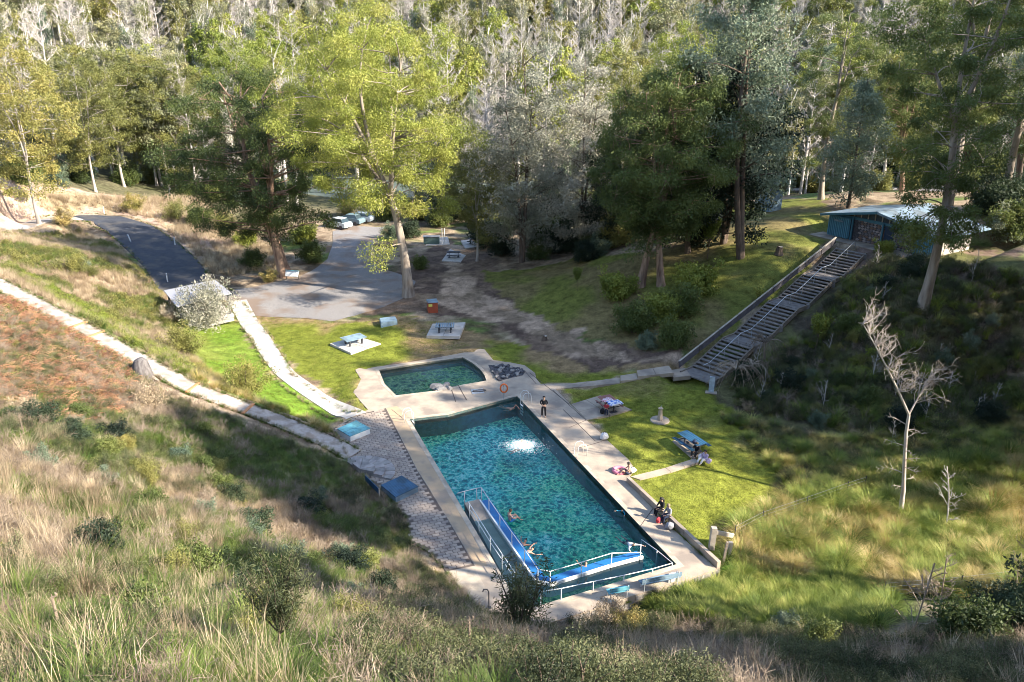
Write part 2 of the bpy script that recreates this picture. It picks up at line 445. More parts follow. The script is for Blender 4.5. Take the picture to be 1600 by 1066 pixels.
M['lawnblade'] = leafmat('lawn blade', [(.08, .12, .015), (.15, .19, .02), (.23, .26, .03), (.36, .32, .09)], nscale=.35)
M['greenblade'] = leafmat('green blade', [(.04, .07, .015), (.09, .14, .025), (.15, .20, .04), (.26, .28, .08)], nscale=1.1)
M['twig'] = leafmat('dry twig', [(.10, .075, .055), (.20, .15, .11), (.32, .25, .19), (.46, .37, .28)], nscale=1.2, trans=0)

def groundmat():
    m, nt, b = newmat('ground'); N = nt.nodes; L = nt.links
    at_ = N.new('ShaderNodeAttribute'); at_.attribute_name = 'cover'
    geo = N.new('ShaderNodeNewGeometry')
    n1 = N.new('ShaderNodeTexNoise'); n1.inputs['Scale'].default_value = 1.1; n1.inputs['Detail'].default_value = 8; n1.inputs['Roughness'].default_value = .7; L.new(geo.outputs['Position'], n1.inputs[0])
    r = N.new('ShaderNodeMapRange'); r.inputs[1].default_value = .3; r.inputs[2].default_value = .72; r.inputs[3].default_value = .45; r.inputs[4].default_value = 1.5; L.new(n1.outputs[0], r.inputs[0])
    v = N.new('ShaderNodeVectorMath'); v.operation = 'SCALE'; L.new(at_.outputs['Color'], v.inputs[0]); L.new(r.outputs[0], v.inputs['Scale'])
    n2 = N.new('ShaderNodeTexNoise'); n2.inputs['Scale'].default_value = 9; n2.inputs['Detail'].default_value = 4; L.new(geo.outputs['Position'], n2.inputs[0])
    r2 = N.new('ShaderNodeMapRange'); r2.inputs[1].default_value = .3; r2.inputs[2].default_value = .7; r2.inputs[3].default_value = .7; r2.inputs[4].default_value = 1.3; L.new(n2.outputs[0], r2.inputs[0])
    v2 = N.new('ShaderNodeVectorMath'); v2.operation = 'SCALE'; L.new(v.outputs[0], v2.inputs[0]); L.new(r2.outputs[0], v2.inputs['Scale'])
    L.new(v2.outputs[0], b.inputs['Base Color']); b.inputs['Roughness'].default_value = .95; b.inputs['Specular IOR Level'].default_value = .1
    bp = N.new('ShaderNodeBump'); bp.inputs['Strength'].default_value = .6; bp.inputs['Distance'].default_value = .12
    L.new(n2.outputs[0], bp.inputs['Height']); L.new(bp.outputs[0], b.inputs['Normal'])
    return m
M['ground'] = groundmat()

# ------------------------------------------------------------------ the ground
def zone(px): return ON(px)
LAWN1 = zone([(378, 488), (470, 500), (520, 505), (640, 495), (740, 520), (840, 545), (930, 580), (1075, 575), (895, 599), (840, 600), (770, 560), (741, 550), (577, 575), (575, 640), (566, 646), (545, 627), (440, 566), (396, 500)])
LAWN2 = zone([(868, 608), (1070, 578), (1110, 600), (1140, 640), (1190, 700), (1240, 775), (1180, 800), (1130, 830), (1125, 889), (1052, 827), (978, 753), (939, 677)])
LAWN3 = zone([(265, 480), (360, 480), (395, 525), (418, 566), (440, 590), (540, 652), (520, 668), (420, 640), (330, 590), (270, 520)])
BANK = zone([(755, 425), (900, 405), (1000, 395), (1110, 380), (1140, 320), (1290, 310), (1300, 340), (1290, 395), (1200, 470), (1090, 560), (1000, 545), (900, 520), (800, 475)])
LITTER = zone([(560, 490), (600, 440), (640, 400), (700, 375), (780, 400), (780, 450), (900, 530), (1070, 565), (1060, 580), (930, 590), (850, 560), (760, 500), (690, 490)])
TRACK = zone([(700, 380), (730, 385), (715, 420), (760, 455), (830, 490), (920, 530), (1000, 560), (1070, 570), (1060, 582), (900, 560), (800, 505), (700, 480), (600, 462), (500, 450), (560, 440), (690, 462)])
SCRUB = zone([(1140, 560), (1340, 400), (1600, 400), (1600, 690), (1450, 740), (1280, 700), (1170, 680), (1110, 610)])
MUDW = zone([(1290, 395), (1600, 380), (1600, 460), (1400, 460), (1340, 420)])
WET = zone([(1130, 640), (1280, 700), (1450, 720), (1600, 690), (1600, 950), (1300, 935), (1120, 880), (1130, 830), (1240, 775)])
GRASSR = zone([(1000, 935), (1120, 895), (1300, 900), (1400, 930), (1380, 985), (1200, 985), (1040, 960)])
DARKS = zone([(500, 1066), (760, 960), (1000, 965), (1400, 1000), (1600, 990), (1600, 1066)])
PINK = zone([(0, 262), (80, 290), (260, 310), (310, 330), (420, 390), (430, 420), (330, 425), (250, 350), (160, 330), (0, 345)])
BRACK = zone([(0, 455), (60, 485), (130, 520), (200, 560), (220, 620), (230, 680), (120, 700), (0, 650)])
SANDR = zone([(500, 270), (570, 280), (560, 300), (500, 300)])
def cover(x, y):
    n = fbm(x, y, 6, 4); n2 = fbm(x + 50, y - 20, 2.2, 3); jx = x + (fbm(x, y + 90, 2.5, 3) - .5) * 3; jy = y + (fbm(x + 70, y, 2.5, 3) - .5) * 3
    c = lambda a: np.array(a)[None, :] if x.ndim == 1 else np.array(a)
    def mix(a, b, t): return a * (1 - t[:, None]) + b * t[:, None]
    straw, grn, brn = c((.34, .26, .18)), c((.13, .17, .05)), c((.13, .09, .06))
    col = mix(mix(np.repeat(straw, len(x), 0), grn, sstep(.52, .66, n)), brn, sstep(.50, .60, n2) * .8)
    far = sstep(120, 150, np.hypot(x, y))
    col = mix(col, mix(np.repeat(c((.16, .14, .09)), len(x), 0), c((.08, .09, .04)), n), far)
    def put(z, a, b, lo=.4, hi=.6, nn=None, k=1.0):
        nonlocal col
        m = inside(z, jx, jy)
        t = sstep(lo, hi, n if nn is None else nn)
        cc = mix(np.repeat(c(a), len(x), 0), c(b), t)
        col = np.where(m[:, None], col * (1 - k) + cc * k, col)
    put(PINK, (.42, .30, .23), (.34, .27, .17))
    put(SANDR, (.5, .4, .33), (.4, .3, .2))
    put(LITTER, (.13, .09, .07), (.20, .14, .10), nn=n2)
    put(BANK, (.16, .17, .04), (.20, .16, .07))
    put(LAWN1, (.17, .19, .03), (.27, .19, .10), .46, .6)
    put(TRACK, (.44, .32, .23), (.26, .19, .13), nn=n2)
    put(LAWN2, (.20, .215, .035), (.24, .20, .07), .48, .66)
    put(LAWN3, (.15, .24, .03), (.20, .24, .05))
    put(SCRUB, (.08, .065, .045), (.13, .12, .055), nn=n2)
    put(MUDW, (.20, .14, .11), (.13, .13, .05), nn=n2)
    put(WET, (.05, .065, .02), (.12, .10, .045), nn=n2)
    put(GRASSR, (.09, .22, .02), (.16, .24, .03))
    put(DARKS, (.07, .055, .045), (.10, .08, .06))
    put(BRACK, (.24, .13, .08), (.30, .18, .10))
    return col
xs = np.concatenate([np.arange(-420, -80, 10.), GX, np.arange(90, 421, 10.)])
ys = np.concatenate([np.arange(-60, -6, 6.), GY, np.arange(196, 700, 10.)])
TX, TY = np.meshgrid(xs, ys, indexing='ij')
TZ = np.zeros(TX.shape)
i0 = int(np.argmin(abs(xs - GX[0]))); j0 = int(np.argmin(abs(ys - GY[0])))
mask = np.ones(TX.shape, bool); mask[i0:i0 + len(GX), j0:j0 + len(GY)] = False
TZ[mask] = raw_h(TX[mask], TY[mask]); TZ[i0:i0 + len(GX), j0:j0 + len(GY)] = GZ
fx_, fy_ = TX.ravel(), TY.ravel(); fz = TZ.ravel().copy()
# sunk under the paving and dug out for the two pools
din = inside(DECK, fx_, fy_); fz = np.where(din, np.where((fx_ > .5) & (fy_ < 36.9 + 0 * fx_) & (fx_ < 13), -.78, -.03), fz)
dp, _ = segdist(POOL, fx_, fy_, closed=True); fz = np.where(inside(POOL, fx_, fy_) | (dp < .35), -4, fz)
dk, _ = segdist(KID, fx_, fy_, closed=True); fz = np.where(inside(KID, fx_, fy_) | (dk < .3), -2, fz)
_c = cover(fx_, fy_)
ni, nj = TX.shape
ii, jj = np.meshgrid(np.arange(ni - 1), np.arange(nj - 1), indexing='ij')
a_ = (ii * nj + jj).ravel()
Fq = np.stack([a_, a_ + nj, a_ + nj + 1, a_ + 1], 1)
g = bpy.data.objects.new('ground', np_mesh('ground', np.stack([fx_, fy_, fz], 1), Fq, M['ground'], _c, True)); C.objects.link(g)
tag(g, kind='structure')

def drape(name, poly, mat, step=.4, dz=.03, kind='structure', parent=None):
    P = np.array(poly); x0, y0 = P.min(0); x1, y1 = P.max(0)
    X = np.arange(x0 - step, x1 + 2 * step, step); Y = np.arange(y0 - step, y1 + 2 * step, step)
    cx, cy = np.meshgrid(X[:-1] + step / 2, Y[:-1] + step / 2, indexing='ij')
    keep = inside(poly, cx, cy)
    V = {}; vs = []; fs = []
    for i, j in zip(*np.nonzero(keep)):
        f = []
        for a, b in ((i, j), (i + 1, j), (i + 1, j + 1), (i, j + 1)):
            if (a, b) not in V: V[(a, b)] = len(vs); vs.append([X[a], Y[b]])
            f.append(V[(a, b)])
        fs.append(f)
    vs = np.array(vs); cnt = np.zeros(len(vs))
    for f in fs: cnt[f] += 1
    for k in np.nonzero(cnt < 4)[0]:                       # pull the rim onto the outline
        bd = 1e9
        for i in range(len(poly)):
            ax, ay = poly[i]; bx, by = poly[(i + 1) % len(poly)]
            t = ((vs[k][0] - ax) * (bx - ax) + (vs[k][1] - ay) * (by - ay)) / ((bx - ax) ** 2 + (by - ay) ** 2 + 1e-9); t = min(1, max(0, t))
            q = (ax + t * (bx - ax), ay + t * (by - ay)); d = math.hypot(vs[k][0] - q[0], vs[k][1] - q[1])
            if d < bd: bd = d; best = q
        if bd < step * 1.1: vs[k] = best
    z = H(vs[:, 0], vs[:, 1]) + dz
    me = np_mesh(name, np.column_stack([vs, z]), np.array(fs), mat, smooth=True)
    o = bpy.data.objects.new(name, me); C.objects.link(o)
    if parent is not None: o.parent = parent
    if kind: o['kind'] = kind
    return o
def ribbon(name, pts, widths, mat, dz=.03, thick=.12, step=.6, parent=None, kind='structure', zfun=None):
    """A strip of paving along a centre line, with edges that have depth."""
    P = [Vector((p[0], p[1], 0)) for p in pts]; cl = []; wl = []
    for i in range(len(P) - 1):
        n = max(1, int((P[i + 1] - P[i]).length / step))
        for k in range(n):
            t = k / n; cl.append(P[i].lerp(P[i + 1], t)); wl.append(widths[i] * (1 - t) + widths[i + 1] * t)
    cl.append(P[-1]); wl.append(widths[-1])
    sm = cl[:]
    for _ in range(3):
        sm = [sm[0]] + [(sm[i - 1] + sm[i] * 2 + sm[i + 1]) / 4 for i in range(1, len(sm) - 1)] + [sm[-1]]
    mb = MB(); vs = []; k = 5
    for i, p in enumerate(sm):
        d = (sm[min(i + 1, len(sm) - 1)] - sm[max(i - 1, 0)]).normalized(); r = Vector((d.y, -d.x, 0))
        for j in range(k):
            q = p + r * wl[i] * (j / (k - 1) - .5)
            z = float(H(q.x, q.y)) if zfun is None else zfun(q.x, q.y)
            vs.append((q.x, q.y, z + dz))
        for j in (0, k - 1):
            v = vs[i * (k + 2) + j]; vs.append((v[0], v[1], v[2] - thick))
    n = k + 2; fs = []
    for i in range(len(sm) - 1):
        for j in range(k - 1): fs.append((i * n + j, i * n + j + 1, (i + 1) * n + j + 1, (i + 1) * n + j))
        fs.append((i * n, (i + 1) * n, (i + 1) * n + k, i * n + k)); fs.append((i * n + k - 1, i * n + k + 1, (i + 1) * n + k + 1, (i + 1) * n + k - 1))
    mb.add(vs, fs)
    o = mb.build(name, mat, parent)
    if kind: o['kind'] = kind
    return o

GRAVEL = zone([(330, 462), (372, 452), (470, 432), (512, 405), (520, 380), (520, 362), (545, 352), (600, 355), (585, 380), (572, 400), (590, 418), (650, 440), (640, 462), (600, 480), (560, 492), (520, 503), (470, 497), (395, 494), (376, 478)])
drape('gravel_road', GRAVEL, M['gravel'], .5, .035)
ribbon('asphalt_road', RD, [3.2, 3.4, 4.6, 6.0, 6.6, 6.4, 6, 5.6], M['asphalt'], .05)
ribbon('side_track', [on(-60, 362), on(0, 352), on(60, 347), on(120, 341)], [2.4, 2.4, 2.6, 3], M['roadpale'], .12)
ribbon('hill_path', HP, [1.45] * 8, M['hillpath'], .06)
CPL = [at(x, y, .05) for x, y in ((366, 478), (383, 500), (408, 527), (431, 566), (440, 588), (490, 622), (540, 650), (556, 652))]
ribbon('concrete_path', [at(372, 476), at(392, 510), at(407, 528), at(431, 566), at(448, 587), at(495, 617), at(540, 641), at(557, 651)], [1.9, 1.75, 1.7, 1.65, 1.65, 1.65, 1.7, 1.8], M['whitepath'], .055)
ribbon('back_road', [on(1170, 301), on(1260, 298), on(1340, 298), on(1440, 296), on(1560, 300)], [6, 6, 6, 6, 6], M['roadpale'], .35, thick=.6)
def river():
    m, nt, b = newmat('river water'); N = nt.nodes; L = nt.links
    b.inputs['Base Color'].default_value = (.16, .20, .19, 1); b.inputs['Roughness'].default_value = .12
    n = N.new('ShaderNodeTexNoise'); n.inputs['Scale'].default_value = 1.4; n.inputs['Detail'].default_value = 5
    g_ = N.new('ShaderNodeNewGeometry'); L.new(g_.outputs['Position'], n.inputs[0])
    bp = N.new('ShaderNodeBump'); bp.inputs['Strength'].default_value = .5; bp.inputs['Distance'].default_value = .15; L.new(n.outputs[0], bp.inputs['Height']); L.new(bp.outputs[0], b.inputs['Normal'])
    mb = MB(); l = [Vector((x, y, 0)) for x, y in RIV]; vs = []
    for i, p in enumerate(l):
        d = (l[min(i + 1, len(l) - 1)] - l[max(i - 1, 0)]).normalized(); r = Vector((d.y, -d.x, 0))
        for s in (-11, 11): vs.append((p.x + r.x * s, p.y + r.y * s, -1.35))
    mb.add(vs, [(i * 2, i * 2 + 1, i * 2 + 3, i * 2 + 2) for i in range(len(l) - 1)])
    tag(mb.build('river_water', m), kind='structure')
river()

# ------------------------------------------------------------------ paving and the two pools
def inset(poly, d):
    """Move an outline outwards by d (counted on a counter-clockwise outline)."""
    n = len(poly); A = sum(poly[i][0] * poly[(i + 1) % n][1] - poly[(i + 1) % n][0] * poly[i][1] for i in range(n))
    s = 1 if A > 0 else -1; out = []
    for i in range(n):
        p0, p1, p2 = Vector(poly[i - 1]), Vector(poly[i]), Vector(poly[(i + 1) % n])
        a = (p1 - p0).normalized(); b = (p2 - p1).normalized()
        na, nb = Vector((a.y, -a.x)) * s, Vector((b.y, -b.x)) * s
        m = (na + nb); m = m / max(.4, m.dot(na)) if m.length > 1e-6 else na
        out.append((p1.x + m.x * d, p1.y + m.y * d))
    return out
POOLo, KIDo = inset(POOL, .32), inset(KID, .28)
deck = MB().prism(DECK, -1.2, .05, holes=[POOLo, KIDo]).build('pool_deck', M['concrete']); tag(deck, kind='structure')
# copings, 2 mm proud of the deck
cop = MB().prism(POOLo, -.45, .062, holes=[POOL]).build('pool_coping', M['coping'], deck)
kcop = MB().prism(KIDo, -.45, .062, holes=[KID]).build('small_pool_coping', M['coping'], deck)
# sandy strip along the left side, garden bed and paved area
PAVA = P2([(518, 671), (566, 646.5), (603, 638), (652, 735), (672, 766), (706, 822), (742, 884), (697, 893), (667, 860), (637, 845), (638, 816), (620, 791), (600, 768), (566, 743), (540, 712), (522, 681)], .05)
def lineX(p, q, t): return (p[0] + (q[0] - p[0]) * t, p[1] + (q[1] - p[1]) * t)
st = MB().prism(P2([(604, 638), (620, 634.5), (640, 653), (633, 656), (735, 830), (762, 884), (744, 884), (707, 822), (673, 766), (653, 735)], .05), .03, .056).build('sandy_strip', M['sandstone'], deck)
bed = MB().prism(PAVA, .03, .054).build('paver_bed', M['joint'], deck)
def pavers():
    """Brick-like paving set in rows that run along the pool."""
    mb = MB(); a = Vector(POOL[0]); b = Vector(POOL[5]); u = (b - a).normalized(); v = Vector((-u.y, u.x))
    if v.x > 0: v = -v
    w, h, gp = .44, .27, .030
    pts = np.array(PAVA); o = Vector((a.x, a.y)); r = random.Random(5)
    for i in range(-12, 95):
        for j in range(-4, 30):
            s0 = i * h; t0 = 1.2 + j * w + (w / 2 if i % 2 else 0)
            c = o + u * (s0 + h / 2) + v * (t0 + w / 2)
            cs = [o + u * (s0 + gp / 2 + di) + v * (t0 + gp / 2 + dj) for di, dj in ((0, 0), (h - gp, 0), (h - gp, w - gp), (0, w - gp))]
            if sum(bool(inside(PAVA, q.x, q.y)) for q in cs) < 3: continue
            z = .066 + r.uniform(0, .008)
            vs = [(q.x, q.y, .05) for q in cs] + [(q.x + (c.x - q.x) * .03, q.y + (c.y - q.y) * .03, z) for q in cs]
            mb.add(vs, [(4, 5, 6, 7), (0, 1, 5, 4), (1, 2, 6, 5), (2, 3, 7, 6), (3, 0, 4, 7)], r.choice((0, 0, 0, 0, 1)))
    M['paver2'] = pm('paver pale', (.45, .37, .30), (.35, .28, .23), 4, .85, .2, 30)
    o = mb.build('paver', [M['paver'], M['paver2']], deck, fix=True); o['kind'] = 'stuff'
pavers()
pads = MB().prism(P2([(699, 893), (741, 886), (765, 930), (748, 948), (738, 940)], .05), .03, .059).build('concrete_patch', M['coping'], deck)

def poolfloor(name, poly, z0, z1, mat, stepz=None):
    """The inside of a pool: walls and a floor that falls from z0 (near) to z1 (far)."""
    mb = MB(); ys = [p[1] for p in poly]; ylo, yhi = min(ys), max(ys)
    f = lambda x, y: z0 + (z1 - z0) * (y - ylo) / (yhi - ylo)
    n = len(poly); tris = tessellate_polygon([[Vector((x, y, 0)) for x, y in poly]])
    mb.add([(x, y, f(x, y)) for x, y in poly], [tuple(t) for t in tris], 0)
    vs = []
    for x, y in poly: vs += [(x, y, .04), (x, y, f(x, y))]
    mb.add(vs, [(2 * i, 2 * ((i + 1) % n), 2 * ((i + 1) % n) + 1, 2 * i + 1) for i in range(n)], 1)
    return tag(mb.build(name, [mat, M['poolwall']], fix=False), kind='structure')
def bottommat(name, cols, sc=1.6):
    """Pebbly, weedy pool floor with a web of rippled light painted into the colour."""
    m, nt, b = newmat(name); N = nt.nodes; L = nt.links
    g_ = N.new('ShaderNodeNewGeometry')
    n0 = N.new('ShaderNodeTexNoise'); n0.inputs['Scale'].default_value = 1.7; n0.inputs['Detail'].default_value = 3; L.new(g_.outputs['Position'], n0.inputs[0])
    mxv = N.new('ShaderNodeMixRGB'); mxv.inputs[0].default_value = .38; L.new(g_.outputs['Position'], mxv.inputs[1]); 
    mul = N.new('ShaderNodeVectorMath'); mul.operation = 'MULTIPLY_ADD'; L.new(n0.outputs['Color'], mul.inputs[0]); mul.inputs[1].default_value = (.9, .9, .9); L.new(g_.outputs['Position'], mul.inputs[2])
    vo = N.new('ShaderNodeTexVoronoi'); vo.feature = 'DISTANCE_TO_EDGE'; vo.inputs['Scale'].default_value = sc; L.new(mul.outputs[0], vo.inputs[0])  # cell edges give the painted net of rippled light
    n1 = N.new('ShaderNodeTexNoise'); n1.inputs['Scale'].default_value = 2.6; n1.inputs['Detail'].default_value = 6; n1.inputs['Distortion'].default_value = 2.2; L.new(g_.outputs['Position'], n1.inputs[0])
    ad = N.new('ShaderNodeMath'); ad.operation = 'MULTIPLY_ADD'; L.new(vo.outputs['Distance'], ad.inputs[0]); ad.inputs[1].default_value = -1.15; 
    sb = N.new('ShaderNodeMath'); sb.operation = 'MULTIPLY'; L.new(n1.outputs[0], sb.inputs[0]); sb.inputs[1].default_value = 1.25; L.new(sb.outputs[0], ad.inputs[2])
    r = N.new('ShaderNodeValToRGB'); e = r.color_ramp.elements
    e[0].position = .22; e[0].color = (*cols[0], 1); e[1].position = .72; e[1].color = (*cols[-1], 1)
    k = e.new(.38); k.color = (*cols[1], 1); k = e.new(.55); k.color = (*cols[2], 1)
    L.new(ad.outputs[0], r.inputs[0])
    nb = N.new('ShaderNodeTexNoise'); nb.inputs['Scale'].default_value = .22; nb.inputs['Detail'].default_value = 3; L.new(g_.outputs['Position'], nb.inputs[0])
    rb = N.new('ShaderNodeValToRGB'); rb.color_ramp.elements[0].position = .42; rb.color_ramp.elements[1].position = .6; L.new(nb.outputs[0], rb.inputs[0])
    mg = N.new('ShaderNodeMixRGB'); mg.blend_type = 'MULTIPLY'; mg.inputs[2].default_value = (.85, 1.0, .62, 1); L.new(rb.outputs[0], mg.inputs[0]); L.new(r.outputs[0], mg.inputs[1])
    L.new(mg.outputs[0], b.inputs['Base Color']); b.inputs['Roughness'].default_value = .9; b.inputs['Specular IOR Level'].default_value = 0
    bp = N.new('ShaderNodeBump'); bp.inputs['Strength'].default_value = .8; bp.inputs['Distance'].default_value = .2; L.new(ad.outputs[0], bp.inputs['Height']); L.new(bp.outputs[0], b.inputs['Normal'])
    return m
def watermat(name, tint, bscale=1.6, dist=.06):
    """Clear water: it tints what lies under it and mirrors the sky at a shallow angle."""
    m, nt, b = newmat(name); N = nt.nodes; L = nt.links
    N.remove(b)
    g_ = N.new('ShaderNodeNewGeometry')
    n1 = N.new('ShaderNodeTexNoise'); n1.inputs['Scale'].default_value = bscale; n1.inputs['Detail'].default_value = 4; n1.inputs['Distortion'].default_value = .8; L.new(g_.outputs['Position'], n1.inputs[0])
    bp = N.new('ShaderNodeBump'); bp.inputs['Strength'].default_value = .55; bp.inputs['Distance'].default_value = dist; L.new(n1.outputs[0], bp.inputs['Height'])
    tr = N.new('ShaderNodeBsdfTransparent'); tr.inputs[0].default_value = (*tint, 1)
    gl = N.new('ShaderNodeBsdfGlossy'); gl.inputs['Roughness'].default_value = .03; gl.inputs[0].default_value = (.9, .95, 1, 1); L.new(bp.outputs[0], gl.inputs['Normal'])
    fr = N.new('ShaderNodeFresnel'); fr.inputs[0].default_value = 1.33; L.new(bp.outputs[0], fr.inputs['Normal'])
    mx = N.new('ShaderNodeMixShader'); L.new(fr.outputs[0], mx.inputs[0]); L.new(tr.outputs[0], mx.inputs[1]); L.new(gl.outputs[0], mx.inputs[2])
    L.new(mx.outputs[0], N['Material Output'].inputs['Surface'])
    return m
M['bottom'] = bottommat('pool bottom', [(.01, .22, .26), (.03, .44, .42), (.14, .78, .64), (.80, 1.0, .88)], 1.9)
M['kidbottom'] = bottommat('small pool bottom', [(.04, .14, .14), (.10, .28, .20), (.22, .45, .26), (.45, .62, .38)], 1.4)
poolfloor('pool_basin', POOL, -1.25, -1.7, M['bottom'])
poolfloor('small_pool_basin', KID, -.75, -.75, M['kidbottom'])
WZ = -.16
def watersheet(name, poly, z, mat, cut=None):
    mb = MB(); tris = tessellate_polygon([[Vector((x, y, 0)) for x, y in poly]])
    fs = []
    for t in tris:
        a, b, c = [poly[i] for i in t]
        if (b[0] - a[0]) * (c[1] - a[1]) - (b[1] - a[1]) * (c[0] - a[0]) < 0: t = t[::-1]
        fs.append(tuple(t))
    mb.add([(x, y, z) for x, y in poly], fs)
    return tag(mb.build(name, mat, fix=False), kind='structure')
M['water'] = watermat('pool water', (.76, .98, .98)); M['kidwater'] = watermat('small pool water', (.78, .95, .92), 2.5)
watersheet('pool_water', inset(POOL, -.002), WZ, M['water'])
watersheet('small_pool_water', inset(KID, -.002), WZ + .06, M['kidwater'])

# ------------------------------------------------------------------ pool furniture
AX = np.array([POOL[5][0] - POOL[0][0], POOL[5][1] - POOL[0][1]]); AX = AX / np.hypot(*AX)     # along the pool towards the viewer
PA = math.atan2(AX[1], AX[0])
def rail(name, label, top, posts, mat, r=.024, cat='handrail', extra=None, group=None):
    """top: points of the handrail; posts: (x, y, z foot, z head)."""
    o = top[0]; t = thing(name, label, cat, (o[0], o[1], 0), 0, group)
    off = Vector((o[0], o[1], 0))
    MB().tube([Vector(p) - off for p in top], r, 7).build('handrail', mat, t, smooth=True)
    if extra:
        for e in extra: MB().tube([Vector(p) - off for p in e], r * .8, 6).build('lower_rail', mat, t, smooth=True)
    for x, y, a, b in posts:
        MB().tube([Vector((x, y, a)) - off, Vector((x, y, b)) - off], r * 1.05, 6).build('post', mat, t, smooth=True)
    return t
def A3(px, py, z): return Vector(at(px, py, z))

# access ramp that goes down into the pool behind a blue topped wall
K1 = [at(750.8, 780.5, .02), at(838.6, 906.4, .02), at(861, 910.5, .02), at(953, 881.5, .02), at(1004, 868, .02)]
ramp = thing('access_ramp', 'concrete access ramp with blue topped wall running down into the pool', 'ramp', (K1[0][0], K1[0][1], 0))
ro = Vector((K1[0][0], K1[0][1], 0))
def strip_poly(pl, w, side=1):
    l = [Vector((p[0], p[1])) for p in pl]; a = []; b = []
    for i, p in enumerate(l):
        d0 = (l[i] - l[i - 1]).normalized() if i else (l[1] - l[0]).normalized()
        d1 = (l[i + 1] - l[i]).normalized() if i < len(l) - 1 else d0
        n0 = Vector((-d0.y, d0.x)); n1 = Vector((-d1.y, d1.x)); m = (n0 + n1); m = m / max(.5, m.dot(n0))
        a.append(tuple(p)); b.append(tuple(p + m * w * side))
    return a + b[::-1]
loc = lambda poly: [(x - ro.x, y - ro.y) for x, y in poly]
MB().prism(loc(strip_poly(K1, .62)), -1.3, -.10).build('blue_ledge', M['rampblue'], ramp)
MB().prism(loc(strip_poly(K1, .10, -1)), -1.3, .03).build('kerb', M['white'], ramp)
EL = [at(724.5, 786.5, 0), at(806, 918, 0)]
r0 = [(EL[0][0] + .05, EL[0][1]), (EL[1][0] + .05, EL[1][1]), tuple(at(850, 922, 0)[:2]), (K1[1][0] - .1, K1[1][1]), (K1[0][0] - .1, K1[0][1])]
y0, y1 = EL[0][1] - 1.0, EL[1][1]
zr = lambda x, y: .04 - .95 * min(1, max(0, (y0 + ro.y * 0 - (y + ro.y)) / (y0 - y1)))
MB().prism(loc(r0), -1.3, zr).build('ramp_slab', M['concrete'], ramp)
MB().prism(loc([tuple(at(838, 912, 0)[:2]), tuple(at(850, 938, 0)[:2]), tuple(at(1050, 884, 0)[:2]), tuple(at(1003, 872, 0)[:2]), tuple(at(861, 913, 0)[:2])]), -1.3, lambda x, y: -.85).build('lower_landing', M['kidbottom'], ramp)
# handrails
H2 = 1.0
kp = lambda f: None
def postrow(base_px, z, hgt, foot=-.05):
    out = []
    for x, y in base_px:
        p = at(x, y, z); out.append((p[0], p[1], z + foot, z + hgt))
    return out
ps = postrow([(726, 784.7), (745, 779.7), (752.5, 779), (764, 797), (781, 822.7), (799.7, 849.7), (819.6, 877.6), (840.3, 908.8), (859.3, 912), (908, 897.5), (955, 883), (1000, 871)], .02, .78, -.4)
p_start = at(715.3, 787, .05)
rail('ramp_handrail', 'pale handrail on posts along the blue topped ramp wall', [(p_start[0], p_start[1], .80)] + [(x, y, b) for x, y, a, b in ps[:-1]] + [(ps[-1][0], ps[-1][1], .35), (ps[-1][0] + .2, ps[-1][1] + .5, -.1)], ps, M['white'], .026)
ps = postrow([(733.9, 806), (748.3, 829), (766, 858), (784.5, 886), (806, 918)], .0, .85, -.6)
rail('ramp_handrail', 'pale handrail between the ramp and the left pool edge', [(ps[0][0] - .12, ps[0][1] + .3, .85)] + [(x, y, b) for x, y, a, b in ps], ps, M['white'], .024,
     extra=[[(x, y, b - .38) for x, y, a, b in ps]])
pts = [(844.7, 948, .88), (876.8, 939.5, .75), (927, 925, .62), (975, 911, .45), (1020, 897, .3), (1054, 884.5, .15), (1030, 861, .0), (1006, 840, -.18)]
W3 = [at(x, y, .05) for x, y, z in pts]
W3 = [(p[0] + (.0 if i < 5 else -.1), p[1] + .12, pts[i][2]) for i, p in enumerate(W3)]
rail('front_handrail', 'long white handrail along the front wall of the pool', W3, [(x, y, -1.1, z) for x, y, z in W3], M['white'], .026)

# blue and white drain covers, small fittings
def ladder(px, py, label, rz):
    p = at(px, py, .05); t = thing('pool_ladder', label, 'pool ladder', tuple(p), rz, 'ladders into the big pool')
    for s in (-.27, .27):
        a = [(.55, s, 0), (.55, s, .55), (.50, s, .82), (.32, s, .95), (.05, s, .95), (-.12, s, .80), (-.16, s, .4), (-.16, s, -1.0)]
        MB().tube(a, .022, 7).build('side_rail', M['white'], t, smooth=True)
    for z in (-.15, -.42, -.69, -.95):
        MB().box((-.16, 0, z), (.09, .5, .03)).build('tread', M['white'], t)
    return t
ladder(642, 657, 'white pool ladder at the far corner beside the sandy strip', math.pi - .0 + math.atan2(-.37, .93) * -1 + math.pi * 0)
ladder(818, 630, 'white pool ladder at the corner near the standing person in black', PA + math.pi / 2)
ladder(903, 712, 'white pool ladder halfway along the lawn side of the pool', PA + math.pi / 2)

